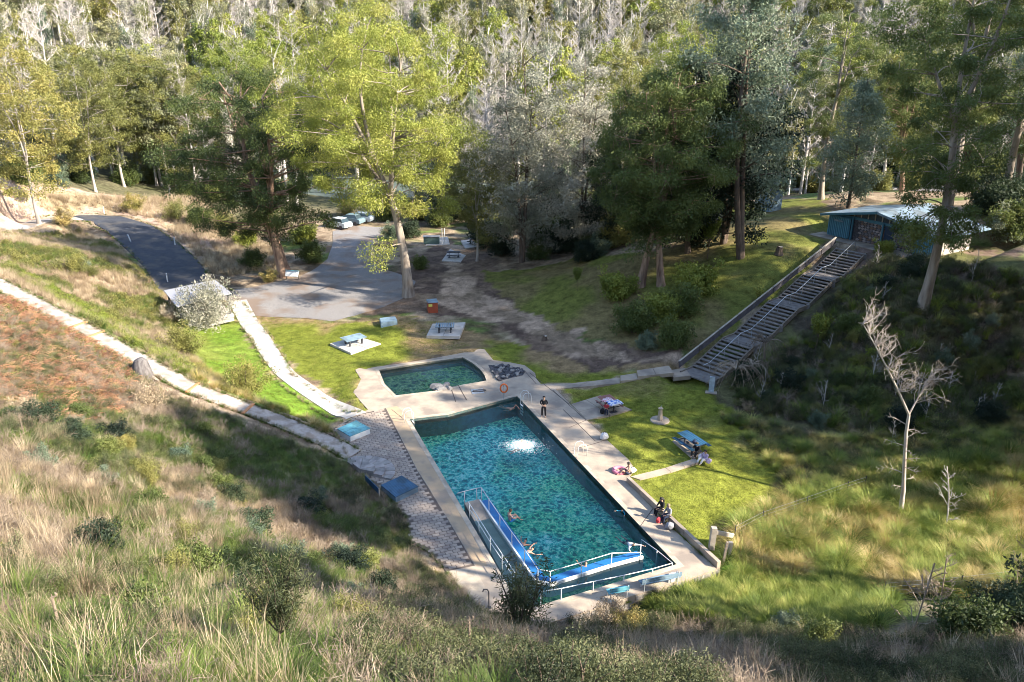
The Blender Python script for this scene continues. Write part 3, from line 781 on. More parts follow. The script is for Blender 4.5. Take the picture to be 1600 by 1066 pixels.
def buoy():
    p = at(786.5, 625, .06); t = thing('lifebuoy_stand', 'orange lifebuoy hung on a thin post between the two pools', 'lifebuoy', tuple(p))
    MB().tube([(0, 0, 0), (0, 0, 1.45)], .025, 6).build('post', M['steel'], t)
    ring = [( .05 + 0 * math.sin(a), .31 * math.cos(a) * .9 - .12, 1.05 + .36 * math.sin(a)) for a in np.linspace(0, 2 * math.pi, 20, endpoint=False)]
    ring = [(x + .28 * math.cos(a), -.05, 1.05 + .36 * math.sin(a)) for (x, _, _), a in zip(ring, np.linspace(0, 2 * math.pi, 20, endpoint=False))]
    MB().tube(ring, .065, 7, closed=True).build('ring', pm('orange plastic', (.75, .17, .04), (.65, .13, .03), 3, .5), t, smooth=True)
buoy()
p = at(748, 611.5, .056); t = thing('drain_cover', 'grey square drain plate with black hose loop between the pools', 'drain cover', tuple(p), .2)
MB().box((-.1, 0, .012), (1.0, .9, .02)).build('plate', M['steel'], t)
MB().tube([(.05 + .55 * math.cos(a), .0 + .16 * math.sin(a), .05) for a in np.linspace(0, 2 * math.pi, 16, endpoint=False)], .04, 5, closed=True).build('hose', M['darksteel'], t, smooth=True)
# step wall, rocks at the small pool
def rock(name, c, s, mat, seed, label=None, cat=None, group=None, parent=None, sub=2):
    r = random.Random(seed); bm = bmesh.new(); bmesh.ops.create_icosphere(bm, subdivisions=sub, radius=.5)
    for v in bm.verts:
        k = 1 + .35 * (vnoise(np.array(v.co.x * 3 + seed), np.array(v.co.y * 3 + v.co.z * 2.3)) - .5) * 2
        v.co = Vector((v.co.x * s[0] * k, v.co.y * s[1] * k, v.co.z * s[2] * (1 + .3 * (r.random() - .5))))
    me = bpy.data.meshes.new(name); bm.to_mesh(me); bm.free(); me.materials.append(mat)
    o = bpy.data.objects.new(name, me); C.objects.link(o); o.location = c; o.rotation_euler = (0, 0, r.random() * 3)
    if parent is not None: o.parent = parent
    return tag(o, label, cat, group)
for i, (px, py, s, lb) in enumerate(((683, 605, 1.1, 'widest rough boulder'), (690, 609, .8, 'middle low boulder'), (697, 603, .7, 'farthest small boulder'), (702, 608, .6, 'boulder closest to the deck joints'))):
    rock('boulder', tuple(at(px, py, .0)), (s * 1.2, s * .9, .6), M['stone'], i, lb + ' on the rim of the small pool', 'boulder', 'boulders by the small pool')
for px, py, qx, qy in ((705, 607, 712, 628), (716, 602, 729, 625)):
    a, b = A3(px, py, .058), A3(qx, qy, .058)
    o = MB().bar(a, b, .07, .012).build('deck_joint', M['joint'], deck)
for l in (((864, 610), (916, 657)), ((828, 583), (890, 632)), ((838, 600), (820, 580)), ((880, 640), (930, 689)), ((915, 657), (890, 668)), ((632, 656), (612, 640)), ((940, 690), (905, 700)), ((1020, 795), (1000, 823))):
    MB().bar(A3(*l[0], .058), A3(*l[1], .058), .045, .01).build('deck_joint', M['joint'], deck)
# gravel garden bed with rocks
BED = P2([(763, 570.5), (790, 571.5), (808, 575), (821, 580), (817, 586.5), (800, 590), (781, 595), (772, 586), (766, 577)], .06)
MB().prism(BED, .03, .075).build('garden_bed', M['darkstone'], deck)
rb = random.Random(4); k = 0; bx = np.array(BED); pts = []
while k < 70:
    q = (rb.uniform(bx[:, 0].min(), bx[:, 0].max()), rb.uniform(bx[:, 1].min(), bx[:, 1].max()))
    if inside(BED, *q): pts.append(q); k += 1
prs = []
for i in range(2):
    rk = rock('bed stone', (0, 0, -50), (.5, .4, .3), M['darkstone'] if i else M['stone'], 20 + i, sub=1); prs.append(rk.data); bpy.data.objects.remove(rk)
for q in pts:
    o = bpy.data.objects.new('stone', prs[0] if rb.random() < .4 else prs[1]); C.objects.link(o); o.parent = deck; o.location = (q[0], q[1], .12); s = rb.uniform(.5, 1.1); o.scale = (s, s, s); o.rotation_euler = (0, 0, rb.random() * 6)

def slabby(name, label, cat, cor_px, z, h, topmat, sidemat, nsl, topz=None, group=None, along=0, th=.05, sides2=None):
    """A box bench given by the four corners of its top in the photograph (going round)."""
    P = [Vector(at(x, y, z + h)) for x, y in cor_px]; c = sum(P, Vector()) / 4
    t = thing(name, label, cat, (c.x, c.y, z), 0, group)
    L = [Vector((p.x - c.x, p.y - c.y)) for p in P]
    ins = [v * .96 for v in L]
    for i in range(4):
        a, b = ins[i], ins[(i + 1) % 4]; m = sidemat if i % 2 == 0 or sides2 is None else sides2
        MB().bar((a.x, a.y, (h - th) / 2), (b.x, b.y, (h - th) / 2), .04, h - th).build('side_panel', m, t)
    for i in range(nsl):
        f0, f1 = (i + .04) / nsl, (i + .96) / nsl
        if along == 0: q = [L[0].lerp(L[1], f0), L[0].lerp(L[1], f1), L[3].lerp(L[2], f1), L[3].lerp(L[2], f0)]
        else: q = [L[0].lerp(L[3], f0), L[1].lerp(L[2], f0), L[1].lerp(L[2], f1), L[0].lerp(L[3], f1)]
        MB().prism([tuple(v) for v in q], h - th + .002, h).build('slat', topmat, t)
    return t
slabby('box_bench', 'low box bench with pale teal top and white sides at the paving corner', 'bench', [(526.3, 669.7), (556.3, 656.6), (578.8, 669.1), (546.9, 681.9)], .06, .45, M['tealpaint'], M['white'], 4, along=1)
slabby('box_bench', 'low box bench with dark blue slatted top next to the blue sign panel', 'bench', [(594.7, 757.9), (627.6, 742.9), (653.8, 759.8), (618.2, 776.7)], .06, .42, M['bluepaint'], M['greyblue'], 13, along=1, sides2=M['greyblue'])
slabby('metal_box', 'pale blue metal box standing on the shaded lawn', 'metal box', [(592.5, 497.2), (618, 494), (621, 500.5), (594.6, 505)], .1, .62, M['greyblue'], M['greyblue'], 1)
# sign panel on two posts
a, b = on(572, 760), on(593.5, 783)
t = thing('sign_on_posts', 'dark blue sign panel on two posts above the stone steps', 'sign', tuple(a)); bb = Vector(b) - Vector(a)
MB().tube([(0, 0, -.2), (0, 0, .85)], .045, 6).build('post', M['wood'], t); MB().tube([(bb.x, bb.y, bb.z - .2), (bb.x, bb.y, .95)], .045, 6).build('post', M['palewood'], t)
MB().bar((0, .0, .62), (bb.x, bb.y, .70), .04, .42).build('panel', M['bluepaint'], t)
# curved stone steps
sc_ = at(563, 741, .06); t = thing('stone_steps', 'fan of curved stone steps where the hillside path meets the paving', 'steps', tuple(sc_))
mst = [M['stone'], pm('stone light', (.42, .37, .34), (.27, .24, .23), 2, .9, .5, 8)]
for k, (ro_, ri_, zt) in enumerate(((2.3, 1.6, .12), (1.65, .95, .26), (1.0, .0, .40))):
    n = (11, 8, 4)[k]
    for i in range(n):
        a0 = -.35 + (math.pi * .85) * i / n; a1 = -.35 + (math.pi * .85) * (i + .93) / n
        q = [(math.cos(a0) * ri_, math.sin(a0) * ri_), (math.cos(a0) * ro_, math.sin(a0) * ro_), (math.cos((a0 + a1) / 2) * ro_ * 1.01, math.sin((a0 + a1) / 2) * ro_ * 1.01), (math.cos(a1) * ro_, math.sin(a1) * ro_), (math.cos(a1) * ri_, math.sin(a1) * ri_)]
        if ri_ == 0: q = q[:-1]
        MB().prism(q, -.1, zt + random.uniform(-.012, .012)).build('stone', mst[(i + k) % 2], t)
# kerb wall beside the lawn
kw = [at(978, 753.5, .05), at(1120, 888, .05)]; kd = Vector(kw[1]) - Vector(kw[0]); kn = Vector((-kd.y, kd.x, 0)).normalized() * .13
t = thing('lawn_wall', 'low concrete wall between pool deck and sunny lawn', 'low wall', tuple(kw[0]))
for i in range(6):
    a = kd * (i / 6 + .002) + kn; b = kd * ((i + 1) / 6 - .002) + kn
    MB().bar((a.x, a.y, .1), (b.x, b.y, .1), .22, .56).build('wall_block', M['concrete'], t)
# stone retaining wall in front
fw = [at(1118, 891, -.3), at(1062, 911, -.3), at(985, 934, -.3), at(930, 953, -.3), at(860, 976, -.3)]
t = thing('stone_wall', 'rough grey stone wall holding up the front edge of the pool deck', 'stone wall', (fw[0][0], fw[0][1], 0)); o0 = Vector((fw[0][0], fw[0][1], 0)); rw = random.Random(9)
for i in range(len(fw) - 1):
    a = Vector(fw[i]); b = Vector(fw[i + 1]); L = (b - a).length; s = 0; d = (b - a).normalized(); n_ = Vector((d.y, -d.x, 0)) * (1 if d.x > 0 else -1)
    for row in range(3):
        s = rw.uniform(-.2, 0)
        while s < L:
            w_ = rw.uniform(.35, .7); q = a + d * (s + w_ / 2) - o0
            MB().box((q.x - .0, q.y - .10 + rw.uniform(-.04, .04), -.72 + row * .27), (w_ * .95, .38, .25), rz=math.atan2(d.y, d.x), taper=.94).build('stone', mst[rw.randint(0, 1)], t); s += w_
# benches on the front deck
def bench(px, py, label, L, rz, mat):
    p = at(px, py, .05); t = thing('bench', label, 'bench', tuple(p), rz, 'benches on the front deck')
    for j in range(4): MB().box((0, -.16 + j * .11, .45), (L, .09, .035)).build('slat', mat, t)
    for j in range(2): MB().box((0, .26, .62 + j * .13), (L, .03, .1)).build('back_slat', mat, t)
    for s in (-1, 1):
        MB().tube([(s * L * .42, -.2, 0), (s * L * .42, -.2, .43), (s * L * .42, .2, .43), (s * L * .42, .28, .85)], .022, 6).build('frame', M['white'], t)
        MB().tube([(s * L * .42, .2, .43), (s * L * .42, .2, 0)], .022, 6).build('leg', M['white'], t)
bench(964, 933, 'short pale teal slatted bench with white legs on the front deck', 1.1, .28 + math.pi, M['tealpaint'])
bench(1030, 915, 'long pale blue slatted bench along the front deck corner', 2.3, .30 + math.pi, M['greyblue'])
p = at(1056, 922, -.5); t = thing('sign_post', 'white sign board on a thin post behind the long bench', 'sign', tuple(p), .3)
MB().tube([(0, 0, -.4), (0, 0, 1.2)], .03, 6).build('post', M['steel'], t); MB().box((-.22, .03, .85), (.5, .03, .62)).build('board', M['white'], t)
# hose reel arch on the left front deck
for px, py, lb in ((764, 950, 'thin curved steel post at the left front corner of the deck'),):
    p = at(px, py, .05); t = thing('shower_post', lb, 'shower post', tuple(p))
    MB().tube([(0, 0, 0), (0, 0, 1.0), (-.08, 0, 1.15), (-.25, 0, 1.15), (-.3, 0, 1.0)], .03, 6).build('pipe', M['darksteel'], t); MB().box((0, 0, .02), (.2, .2, .04)).build('foot_plate', M['darksteel'], t)

# ------------------------------------------------------------------ picnic places
def slab(px, z, name='concrete_slab', label=None, n=(2, 2), mat='whitepath', on_ground=True):
    P = [Vector(at(x, y, z)) for x, y in px]; c = sum(P, Vector()) / 4
    zz = max(float(H(p.x, p.y)) for p in P) + .06
    P = [Vector(at(x, y, zz)) for x, y in px]; c = sum(P, Vector()) / 4
    t = thing(name, label, 'concrete slab', (c.x, c.y, zz)); L = [Vector((p.x - c.x, p.y - c.y)) for p in P]
    f = lambda u, v: L[0].lerp(L[1], u).lerp(L[3].lerp(L[2], u), v)
    for i in range(n[0]):
        for j in range(n[1]):
            e = .006
            q = [f(i / n[0] + e, j / n[1] + e), f((i + 1) / n[0] - e, j / n[1] + e), f((i + 1) / n[0] - e, (j + 1) / n[1] - e), f(i / n[0] + e, (j + 1) / n[1] - e)]
            MB().prism([tuple(v) for v in q], -.3, .0).build('slab_section', M[mat], t)
    return zz
def picnic(px, py, z, rz, label, mat, L=1.9, seatmat=None, legm='darksteel', nt=7, nb=2, wt=.80, group='picnic tables'):
    p = at(px, py, z); t = thing('picnic_table', label, 'picnic table', tuple(p), rz, group); seatmat = seatmat or mat
    for i in range(nt): MB().box((0, -wt / 2 + wt * (i + .5) / nt, .74), (L, wt / nt * .82, .04)).build('slat', mat, t)
    for s in (-1, 1):
        for j in range(nb): MB().box((0, s * (.66 + j * .15), .45), (L, .125, .04)).build('seat_slat', seatmat, t)
        MB().box((s * L * .33, 0, .36), (.09, .09, .72)).build('leg', M[legm], t)
        MB().bar((s * L * .33, -.8, .41), (s * L * .33, .8, .41), .07, .05).build('seat_bearer', M[legm], t)
        MB().bar((s * L * .33, -.36, .70), (s * L * .33, .36, .70), .07, .04).build('top_bearer', M[legm], t)
        MB().box((s * L * .33, 0, .015), (.3, .6, .03)).build('foot', M[legm], t)
    return t
def flatpic(px, py, z, rz, label, mat, W, D, h, n, legm='darksteel', group='picnic tables'):
    p = at(px, py, z); t = thing('picnic_table', label, 'picnic table', tuple(p), rz, group)
    for i in range(n): MB().box((-W / 2 + W * (i + .5) / n, 0, h), (W / n * .62, D, .05)).build('slat', mat, t)
    for s in (-1, 1):
        MB().box((0, s * D * .36, h - .05), (W * .96, .08, .05)).build('bearer', M[legm], t)
        for q in (-1, 1): MB().box((q * W * .3, s * D * .3, h / 2 - .04), (.14, .14, h - .08)).build('leg', M[legm], t)
    return t
z1 = slab([(515, 536.6), (558.6, 525.5), (595.3, 536.6), (548, 551.6)], .1, label='diamond shaped concrete slab under the sunlit low table')
flatpic(553, 537, z1, 2.25, 'low grey table on the diamond shaped slab in the sun', M['greyblue'], 1.5, 2.1, .62, 12)
z1 = slab([(666, 524.6), (675.7, 505.8), (727.5, 503.5), (718.4, 526)], .15, label='concrete slab with striped table near the orange bin')
flatpic(695.5, 518, z1, 0.02, 'striped blue and dark slatted table on the slab near the orange bin', M['greyblue'], 1.9, 1.35, .66, 9)
z1 = slab([(892, 631.5), (938, 617.5), (988, 640.4), (916.5, 656.5)], .04, label='concrete slab beside the pool strip under the towel covered table', n=(2, 2), mat='concrete')
TBL = picnic(952, 639, z1, PA + .05, 'red brown slatted table half covered by bright towels', pm('red slat', (.36, .17, .14), (.28, .12, .10), 3, .6), 1.9, nt=8, wt=1.15, nb=1)
zt = z1 + .76; tp = at(952, 639, z1)
def cloth(name, label, c, w, d, rz, cols, seed, z, group=None, cat='towel'):
    """A crumpled cloth with patches of two colours."""
    r = np.random.RandomState(seed); n = 12; X, Y = np.meshgrid(np.linspace(-w / 2, w / 2, n), np.linspace(-d / 2, d / 2, n), indexing='ij')
    Z = .02 + vnoise(X * 5 + seed, Y * 5) * .10
    edge = np.maximum(abs(X) / (w / 2), abs(Y) / (d / 2)); Z = np.where(edge > .99, Z - .10, Z)
    V = np.stack([X.ravel(), Y.ravel(), Z.ravel()], 1); i, j = np.meshgrid(np.arange(n - 1), np.arange(n - 1), indexing='ij'); a = (i * n + j).ravel()
    F = np.stack([a, a + n, a + n + 1, a + 1], 1); mats = [pm(name + str(seed) + str(q), c_, tuple(v * .9 for v in c_), 4, .9) for q, c_ in enumerate(cols)]
    me = np_mesh(name, V, F, mats); mi = ((vnoise((i * 1.1 + seed).astype(float) * .8, j * .9) * len(cols) * 1.3).astype(int) % len(cols)).ravel(); me.polygons.foreach_set('material_index', mi.astype(np.int32))
    o = bpy.data.objects.new(name, me); C.objects.link(o); o.location = (c[0], c[1], z); o.rotation_euler = (0, 0, rz)
    sm = o.modifiers.new('thick', 'SOLIDIFY'); sm.thickness = .015
    return tag(o, label, cat, group)
ux, uy = math.cos(PA + .05), math.sin(PA + .05)
cloth('towel', 'white towel with blue squares spread over the end of the red brown table', (tp[0] + ux * .55 - uy * .1, tp[1] + uy * .55 + ux * .1), .85, 1.2, PA + .05, [(.8, .8, .85), (.8, .8, .85), (.08, .2, .62)], 1, zt)
cloth('towel', 'pink and white towel bunched in the middle of the red brown table', (tp[0] - ux * .12 + uy * .15, tp[1] - uy * .12 - ux * .15), .55, .9, PA + .3, [(.75, .55, .62), (.8, .76, .78), (.7, .3, .35)], 2, zt)
slab([(1050, 689), (1073, 680), (1101, 711), (1082, 716)], .03, label='narrow concrete slab under the deep blue table', mat='concrete')
picnic(1080, 699, .08, PA + .10, 'deep blue picnic table with a bench each side on the lawn', M['bluepaint'], 2.2, nt=5, wt=.95, nb=2)
z1 = slab([(690, 407.5), (703, 389), (728, 399), (720, 409.5)], .2, label='concrete slab of the dark table on the shaded dirt track')
picnic(709, 402, z1, .1, 'dark picnic table on its slab beside the shaded dirt track', M['darksteel'], 1.8, nt=5)
z1 = slab([(720, 376), (735, 374), (753, 385), (727, 388)], .25, label='concrete slab of the farthest dark table under trees')
picnic(742, 381, z1, -.2, 'farthest dark picnic table, pale object lying on its bench', M['darksteel'], 1.9, nt=5)
z1 = slab([(664, 384), (676, 371), (700, 370), (703, 382)], .25, label='pale slab beneath the grey green barbecue screen')
p = at(681, 381, z1); t = thing('barbecue_shelter', 'grey green barbecue screen with thin white posts under the trees', 'barbecue', tuple(p))
MB().box((-.6, .2, .5), (2.2, .8, 1.0)).build('cabinet', pm('grey green', (.12, .20, .19), (.09, .15, .14), 2, .6), t); MB().box((-.6, .2, 1.03), (2.4, 1.0, .06)).build('top', M['steel'], t)
for q in (.9, 1.25): MB().tube([(q, .1, 0), (q, .1, 2.2)], .05, 6).build('post', M['white'], t)
# path to the table, path to the stairs, made of single slabs
def slabpath(name, label, A, B, cuts, z, mat='concrete'):
    """A, B: the two edges as pixel lines; cuts: how many slabs on each stretch."""
    o0 = at(*A[0], z); t = thing(name, label, 'path', (o0[0], o0[1], 0)); t['kind'] = 'structure'
    for i in range(len(A) - 1):
        for k in range(cuts[i]):
            f0, f1 = (k + .012) / cuts[i], (k + .988) / cuts[i]
            q = []
            for (p, r_), f in (((A[i], A[i + 1]), f0), ((A[i], A[i + 1]), f1), ((B[i], B[i + 1]), f1), ((B[i], B[i + 1]), f0)):
                w_ = at(p[0] + (r_[0] - p[0]) * f, p[1] + (r_[1] - p[1]) * f, z); q.append((w_[0] - o0[0], w_[1] - o0[1]))
            zq = max([float(H(a_[0] + o0[0], a_[1] + o0[1])) for a_ in q] + [float(H(sum(a_[0] for a_ in q) / 4 + o0[0], sum(a_[1] for a_ in q) / 4 + o0[1])), z - .05]) + .05; MB().prism(q, zq - .35, zq).build('slab', M[mat], t)
slabpath('slab_path', 'pale slab path from the pool to the foot of the stairs', [(895, 599), (969, 590.5), (1070, 575)], [(869, 608), (969, 599), (1080, 587)], [3, 4], .052)
slabpath('slab_path', 'narrow slab path across the lawn to the deep blue table', [(985, 745), (1040, 731), (1086, 716)], [(1000, 750), (1048, 737), (1092, 722)], [2, 2], .052)
# bin, notice board, bubbler, stumps, totem
p = on(676, 487); t = thing('litter_bin', 'orange red bin housing with blue lid, yellow label and coloured picture panel', 'bin', tuple(p), .25)
MB().box((0, 0, .55), (1.0, .95, 1.1)).build('housing', pm('orange red', (.42, .09, .04), (.34, .07, .03), 3, .6), t)
MB().box((0, 0, 1.2), (1.15, 1.1, .12), taper=.9).build('lid', M['greyblue'], t); MB().box((0, 0, 1.12), (1.1, 1.05, .05)).build('lid_rim', M['darksteel'], t)
MB().box((-.28, -.49, .86), (.40, .02, .28)).build('yellow_label', pm('yellow', (.75, .65, .15), (.7, .6, .1), 3, .6), t)
MB().box((.511, -.05, .62), (.02, .7, .75)).build('picture_panel', pm('orange picture', (.62, .28, .12), (.7, .45, .25), 3, .6), t); MB().box((.525, .05, .36), (.02, .4, .3)).build('blue_picture', M['tealpaint'], t)
p = on(457, 437); t = thing('notice_board', 'low pale notice board in front of the thick red barked gum', 'notice board', tuple(p), -.25)
MB().box((0, 0, .75), (1.7, .06, .75), rx=-.5).build('board', M['white'], t)
MB().box((0, .12, 1.08), (1.8, .25, .05), rx=-.5).build('top_strip', M['tealpaint'], t)
for s in (-.8, .8): MB().box((s, .1, .45), (.09, .09, .95)).build('post', M['wood'], t)
p = on(1031, 657); t = thing('drinking_fountain', 'pale stone drinking fountain on a round base in the lawn', 'drinking fountain', tuple(p))
MB().tube([(0, 0, -.02), (0, 0, .06)], [.75, .72], 12).build('base', M['concrete'], t); MB().tube([(0, 0, .05), (0, 0, .5), (0, 0, .95), (0, 0, 1.02)], [.24, .17, .14, .2], 10).build('column', M['concrete'], t)
MB().tube([(0, 0, 1.0), (0, 0, 1.15), (.08, 0, 1.22)], .02, 6).build('tap', M['steel'], t)
for px, py, lb, h, rr in ((1217, 397, 'pale topped tree stump on the lawn left of the stairs', .75, .38), (851, 532, 'small stump with twigs beside the dirt track', .45, .25)):
    p = on(px, py); t = thing('tree_stump', lb, 'stump', tuple(p)); MB().tube([(0, 0, -.1), (0, 0, .2), (0, 0, h * .7), (.05, 0, h)], [rr * 1.4, rr, rr * .85, rr * .8], 9).build('wood', M['roughbark'], t); MB().tube([(.05, 0, h), (.05, 0, h + .02)], [rr * .75, rr * .7], 9).build('cut_top', M['palewood'], t)
p = on(1111, 614); t = thing('sign_totem', 'slim pale blue sign totem by the foot of the stairs', 'sign', tuple(p), -.3)
MB().box((0, 0, .75), (.42, .1, 1.35)).build('board', pm('pale blue', (.50, .58, .66), (.30, .36, .42), 6, .5), t); MB().box((0, 0, .03), (.9, .5, .06)).build('foot', M['concrete'], t)
for i, (px, py, rx, lb) in enumerate(((203, 378, .25, 'tilted white post left of the dark asphalt'), (273.6, 383, 0, 'white post at the outer bend of the asphalt'), (262, 441, 0, 'white post at the lower end of the asphalt'), (163, 334, 0, 'white post at the top of the bend'))):
    p = on(px, py); t = thing('guide_post', lb, 'guide post', tuple(p), 0, 'white posts along the asphalt road'); MB().box((0, 0, .5), (.13, .05, 1.1), ry=-rx).build('post', M['white'], t); MB().box((-.5 * math.sin(rx) * 1.7 + .0, -.028, .5 + .4 * math.cos(rx)), (.08, .006, .12), ry=-rx).build('reflector', M['rampblue'], t)
# open shelter roof beside the car park
zf = 2.9; R4 = [Vector(at(x, y, zf)) for x, y in ((256, 454), (336, 437), (362, 458), (276, 479))]; c = sum(R4, Vector()) / 4; gz = float(H(c.x, c.y))
t = thing('open_shelter', 'open shelter with plain grey flat roof half hidden by a grey bush', 'shelter', (c.x, c.y, gz)); L = [Vector((p.x - c.x, p.y - c.y)) for p in R4]
for i in range(6):
    q = [L[0].lerp(L[1], (i + .004) / 6), L[0].lerp(L[1], (i + .996) / 6), L[3].lerp(L[2], (i + .996) / 6), L[3].lerp(L[2], (i + .004) / 6)]
    MB().prism([tuple(v) for v in q], zf - gz - .08, zf - gz).build('roof_panel', pm('roof grey', (.36, .36, .40), (.33, .33, .37), 1, .5) if i == 0 else bpy.data.materials['roof grey'], t)
for v in L: MB().box((v.x * .88, v.y * .88, (zf - gz) / 2 - .05), (.14, .14, zf - gz - .06)).build('post', M['darksteel'], t)
MB().prism([tuple(v * .98) for v in L], -.3, .08).build('floor', M['whitepath'], t); MB().box((0, .3, .4), (2.0, .5, .06)).build('seat', M['wood'], t)
for s in (-1, 1): MB().box((s * .8, .3, .2), (.1, .4, .36)).build('seat_leg', M['wood'], t)
slab([(311, 509), (305, 497), (352, 490), (366, 497)], .2, name='entrance_slab', label='pale slab leading from the shelter to the white concrete path', n=(3, 1))
# sleepers across the hill path
for i, (px, py) in enumerate(((125, 508), (152, 523), (306, 604), (388, 640))):
    p = on(px, py); hp = [Vector(q[:2]) for q in HP]; best = min(range(len(hp) - 1), key=lambda k: (((hp[k] + hp[k + 1]) / 2) - Vector(p[:2])).length); d = (hp[best + 1] - hp[best]).normalized(); n_ = Vector((-d.y, d.x))
    dd, v = segdist(HP, p[0], p[1], vals=[q[2] for q in HP]); tt = (Vector(p[:2]) - hp[best]).dot(d); cc = hp[best] + d * tt; zz = float(v) + .06
    o = MB().bar((-n_.x * .8, -n_.y * .8, 0), (n_.x * .8, n_.y * .8, 0), .2, .10).build('sleeper', M['orangewood']); o.location = (cc.x, cc.y, zz)
    tag(o, ('orange timber sleeper across the path near the bracken, upper of its pair', 'orange timber sleeper across the path near the bracken, lower of its pair', 'orange timber sleeper across the path below the grey stump', 'last orange timber sleeper across the path before the pool')[i], 'sleeper', 'sleepers across the hillside path')
# grey stump above the path edge
p = on(222, 590); t = thing('dead_stump', 'weathered grey stump at the lower edge of the hillside path', 'stump', tuple(p))
MB().tube([(0, 0, -.3), (.1, 0, .5), (.0, .1, 1.1), (-.1, .1, 1.35)], [.85, .62, .5, .3], 9).build('wood', pm('grey wood', (.20, .18, .17), (.07, .06, .06), 2, .9, .8, 7, stretch=(3, 3, .6)), t, smooth=True)
for a in range(5): MB().tube([(math.cos(a * 1.3) * .5, math.sin(a * 1.3) * .5, .15), (math.cos(a * 1.3) * 1.1, math.sin(a * 1.3) * 1.1, -.25)], [.18, .07], 6).build('root', M['wood'], t)
# timber frame by the fence
def post(t, px, py, h, w, m, lean=(0, 0), name='post'):
    p = on(px, py) - np.array(t.location); MB().bar((p[0], p[1], p[2] - .2), (p[0] + lean[0], p[1] + lean[1], p[2] + h), w, w).build(name, m, t)
p = on(1111, 858); t = thing('timber_stile', 'old pale timber posts with a cross rail at the fence end by the deck corner', 'fence stile', tuple(p))
post(t, 1111, 858, 1.45, .30, M['palewood'], (.05, 0)); post(t, 1136, 874, 1.15, .22, M['palewood'], (.1, 0)); post(t, 1129, 880, 1.35, .12, M['wood'], (.15, .05))
a = on(1111, 858); a = Vector((0.1, 0, 1.15)); b = Vector(on(1143, 860)) - Vector(p); MB().bar(a, (b.x, b.y, b.z + 1.0), .10, .24).build('cross_rail', M['palewood'], t)
def wirefence(name, label, px, h=1.1):
    P = [Vector(on(*q)) for q in px]; t = thing(name, label, 'wire fence', tuple(P[0]))
    for q in P: q_ = q - P[0]; MB().bar((q_.x, q_.y, q_.z - .2), (q_.x, q_.y, q_.z + h), .04, .04).build('post', M['darksteel'], t)
    for zz in (.25, .5, .75, 1.0): MB().tube([q - P[0] + Vector((0, 0, zz)) for q in P], .006, 4).build('wire', M['steel'], t)
wirefence('wire_fence', 'thin wire fence running from the timber stile past the lawn', [(1147, 845), (1190, 822), (1259, 798), (1322, 775), (1350, 766)])
wirefence('wire_fence', 'thin wire fence low in the wet grass near the dark saplings', [(1379, 936), (1498, 926), (1590, 915)])

# ------------------------------------------------------------------ the long stairs
def stairs():
    t = thing('long_stairs', 'long open stairway climbing the bank in four flights', 'stairs', tuple(STA))
    D = STB - STA; L = math.hypot(D.x, D.y); d = Vector((D.x / L, D.y / L, 0)); n = Vector((-d.y, d.x, 0)); W = 3.1
    m = pm('stair concrete', (.27, .24, .22), (.15, .13, .12), 2, .9, .3, 10)
    seg = []; ns = [9, 11, 9, 9]; lands = 1.7; run = (L - lands * 4) / sum(ns); rise = D.z / (sum(ns) + 1); s = 0.; z = 0.
    MB().bar(d * 0 + Vector((0, 0, -.06)), d * lands + Vector((0, 0, -.06)), W, .12).build('landing', m, t); s = lands
    P = lambda s, o, z: d * s + n * o + Vector((0, 0, z))
    railp = [P(lands * .5, -.15, .95), P(s, -.15, .95)]; prof = [(0, 0)]
    for k, c in enumerate(ns):
        prof.append((s, z))
        for i in range(c):
            z += rise; a = P(s + run * .05, 0, z - .04); b = P(s + run * .80, 0, z - .04); MB().bar(a, b, W - .15, .07).build('tread', m, t); s += run
        prof.append((s, z)); railp.append(P(s, -.15, z + .95)); 
        if k < 3:
            MB().bar(P(s, 0, z - .06), P(s + lands, 0, z - .06), W, .12).build('landing', m, t); s += lands; railp.append(P(s, -.15, z + .95))
    prof.append((L, z))
    for o in (-W / 2, W / 2):
        mb = MB(); vs = []
        for s_, z_ in prof: vs += [tuple(P(s_, o - .06, z_ - .35)), tuple(P(s_, o + .06, z_ - .35)), tuple(P(s_, o + .06, z_ + .10)), tuple(P(s_, o - .06, z_ + .10))]
        fs = []
        for i in range(len(prof) - 1):
            for j in range(4): fs.append((i * 4 + j, i * 4 + (j + 1) % 4, i * 4 + 4 + (j + 1) % 4, i * 4 + 4 + j))
        mb.add(vs, fs + [(0, 1, 2, 3), tuple(len(vs) - 4 + j for j in range(4))]).build('stringer', M['wood'], t)
    for i in range(9):   # sloping board wall along the left
        f0, f1 = (i + .02) / 9, (i + .98) / 9
        zz = lambda f: .25 + f * D.z
        a = P(f0 * L, W / 2 + .25, zz(f0) + .35); b = P(f1 * L, W / 2 + .25, zz(f1) + .35); MB().bar(a, b, .07, .62).build('side_board', pm('side board', (.13, .12, .13), (.08, .07, .08), 3, .8) if i == 0 else bpy.data.materials['side board'], t)
        MB().bar(a + Vector((0, 0, .33)), b + Vector((0, 0, .33)), .16, .05).build('cap_rail', M['palewood'], t)
    for s_ in (lands * .3, 6.5, 10.5, 15, 19.5, L - 3.2, L - .4):
        zz = np.interp(s_, [p[0] for p in prof], [p[1] for p in prof]); MB().bar(P(s_, -W / 2 - .05, zz - 1.6), P(s_, -W / 2 - .05, zz + .12), .28, .28).build('pier', m, t)
    railp.append(railp[-1] + d * .35 + Vector((0, 0, -.1))); railp.append(railp[-1] + Vector((0, 0, -.8)))
    MB().tube(railp, .035, 6).build('handrail', M['steel'], t, smooth=True)
    for q in range(12):
        f = (q + .5) / 12 * (L - 1) + .8; zz = np.interp(f, [p[0] for p in prof], [p[1] for p in prof]); MB().tube([P(f, -.15, zz - .02), P(f, -.15, zz + .93)], .025, 5).build('rail_post', M['steel'], t)
stairs()

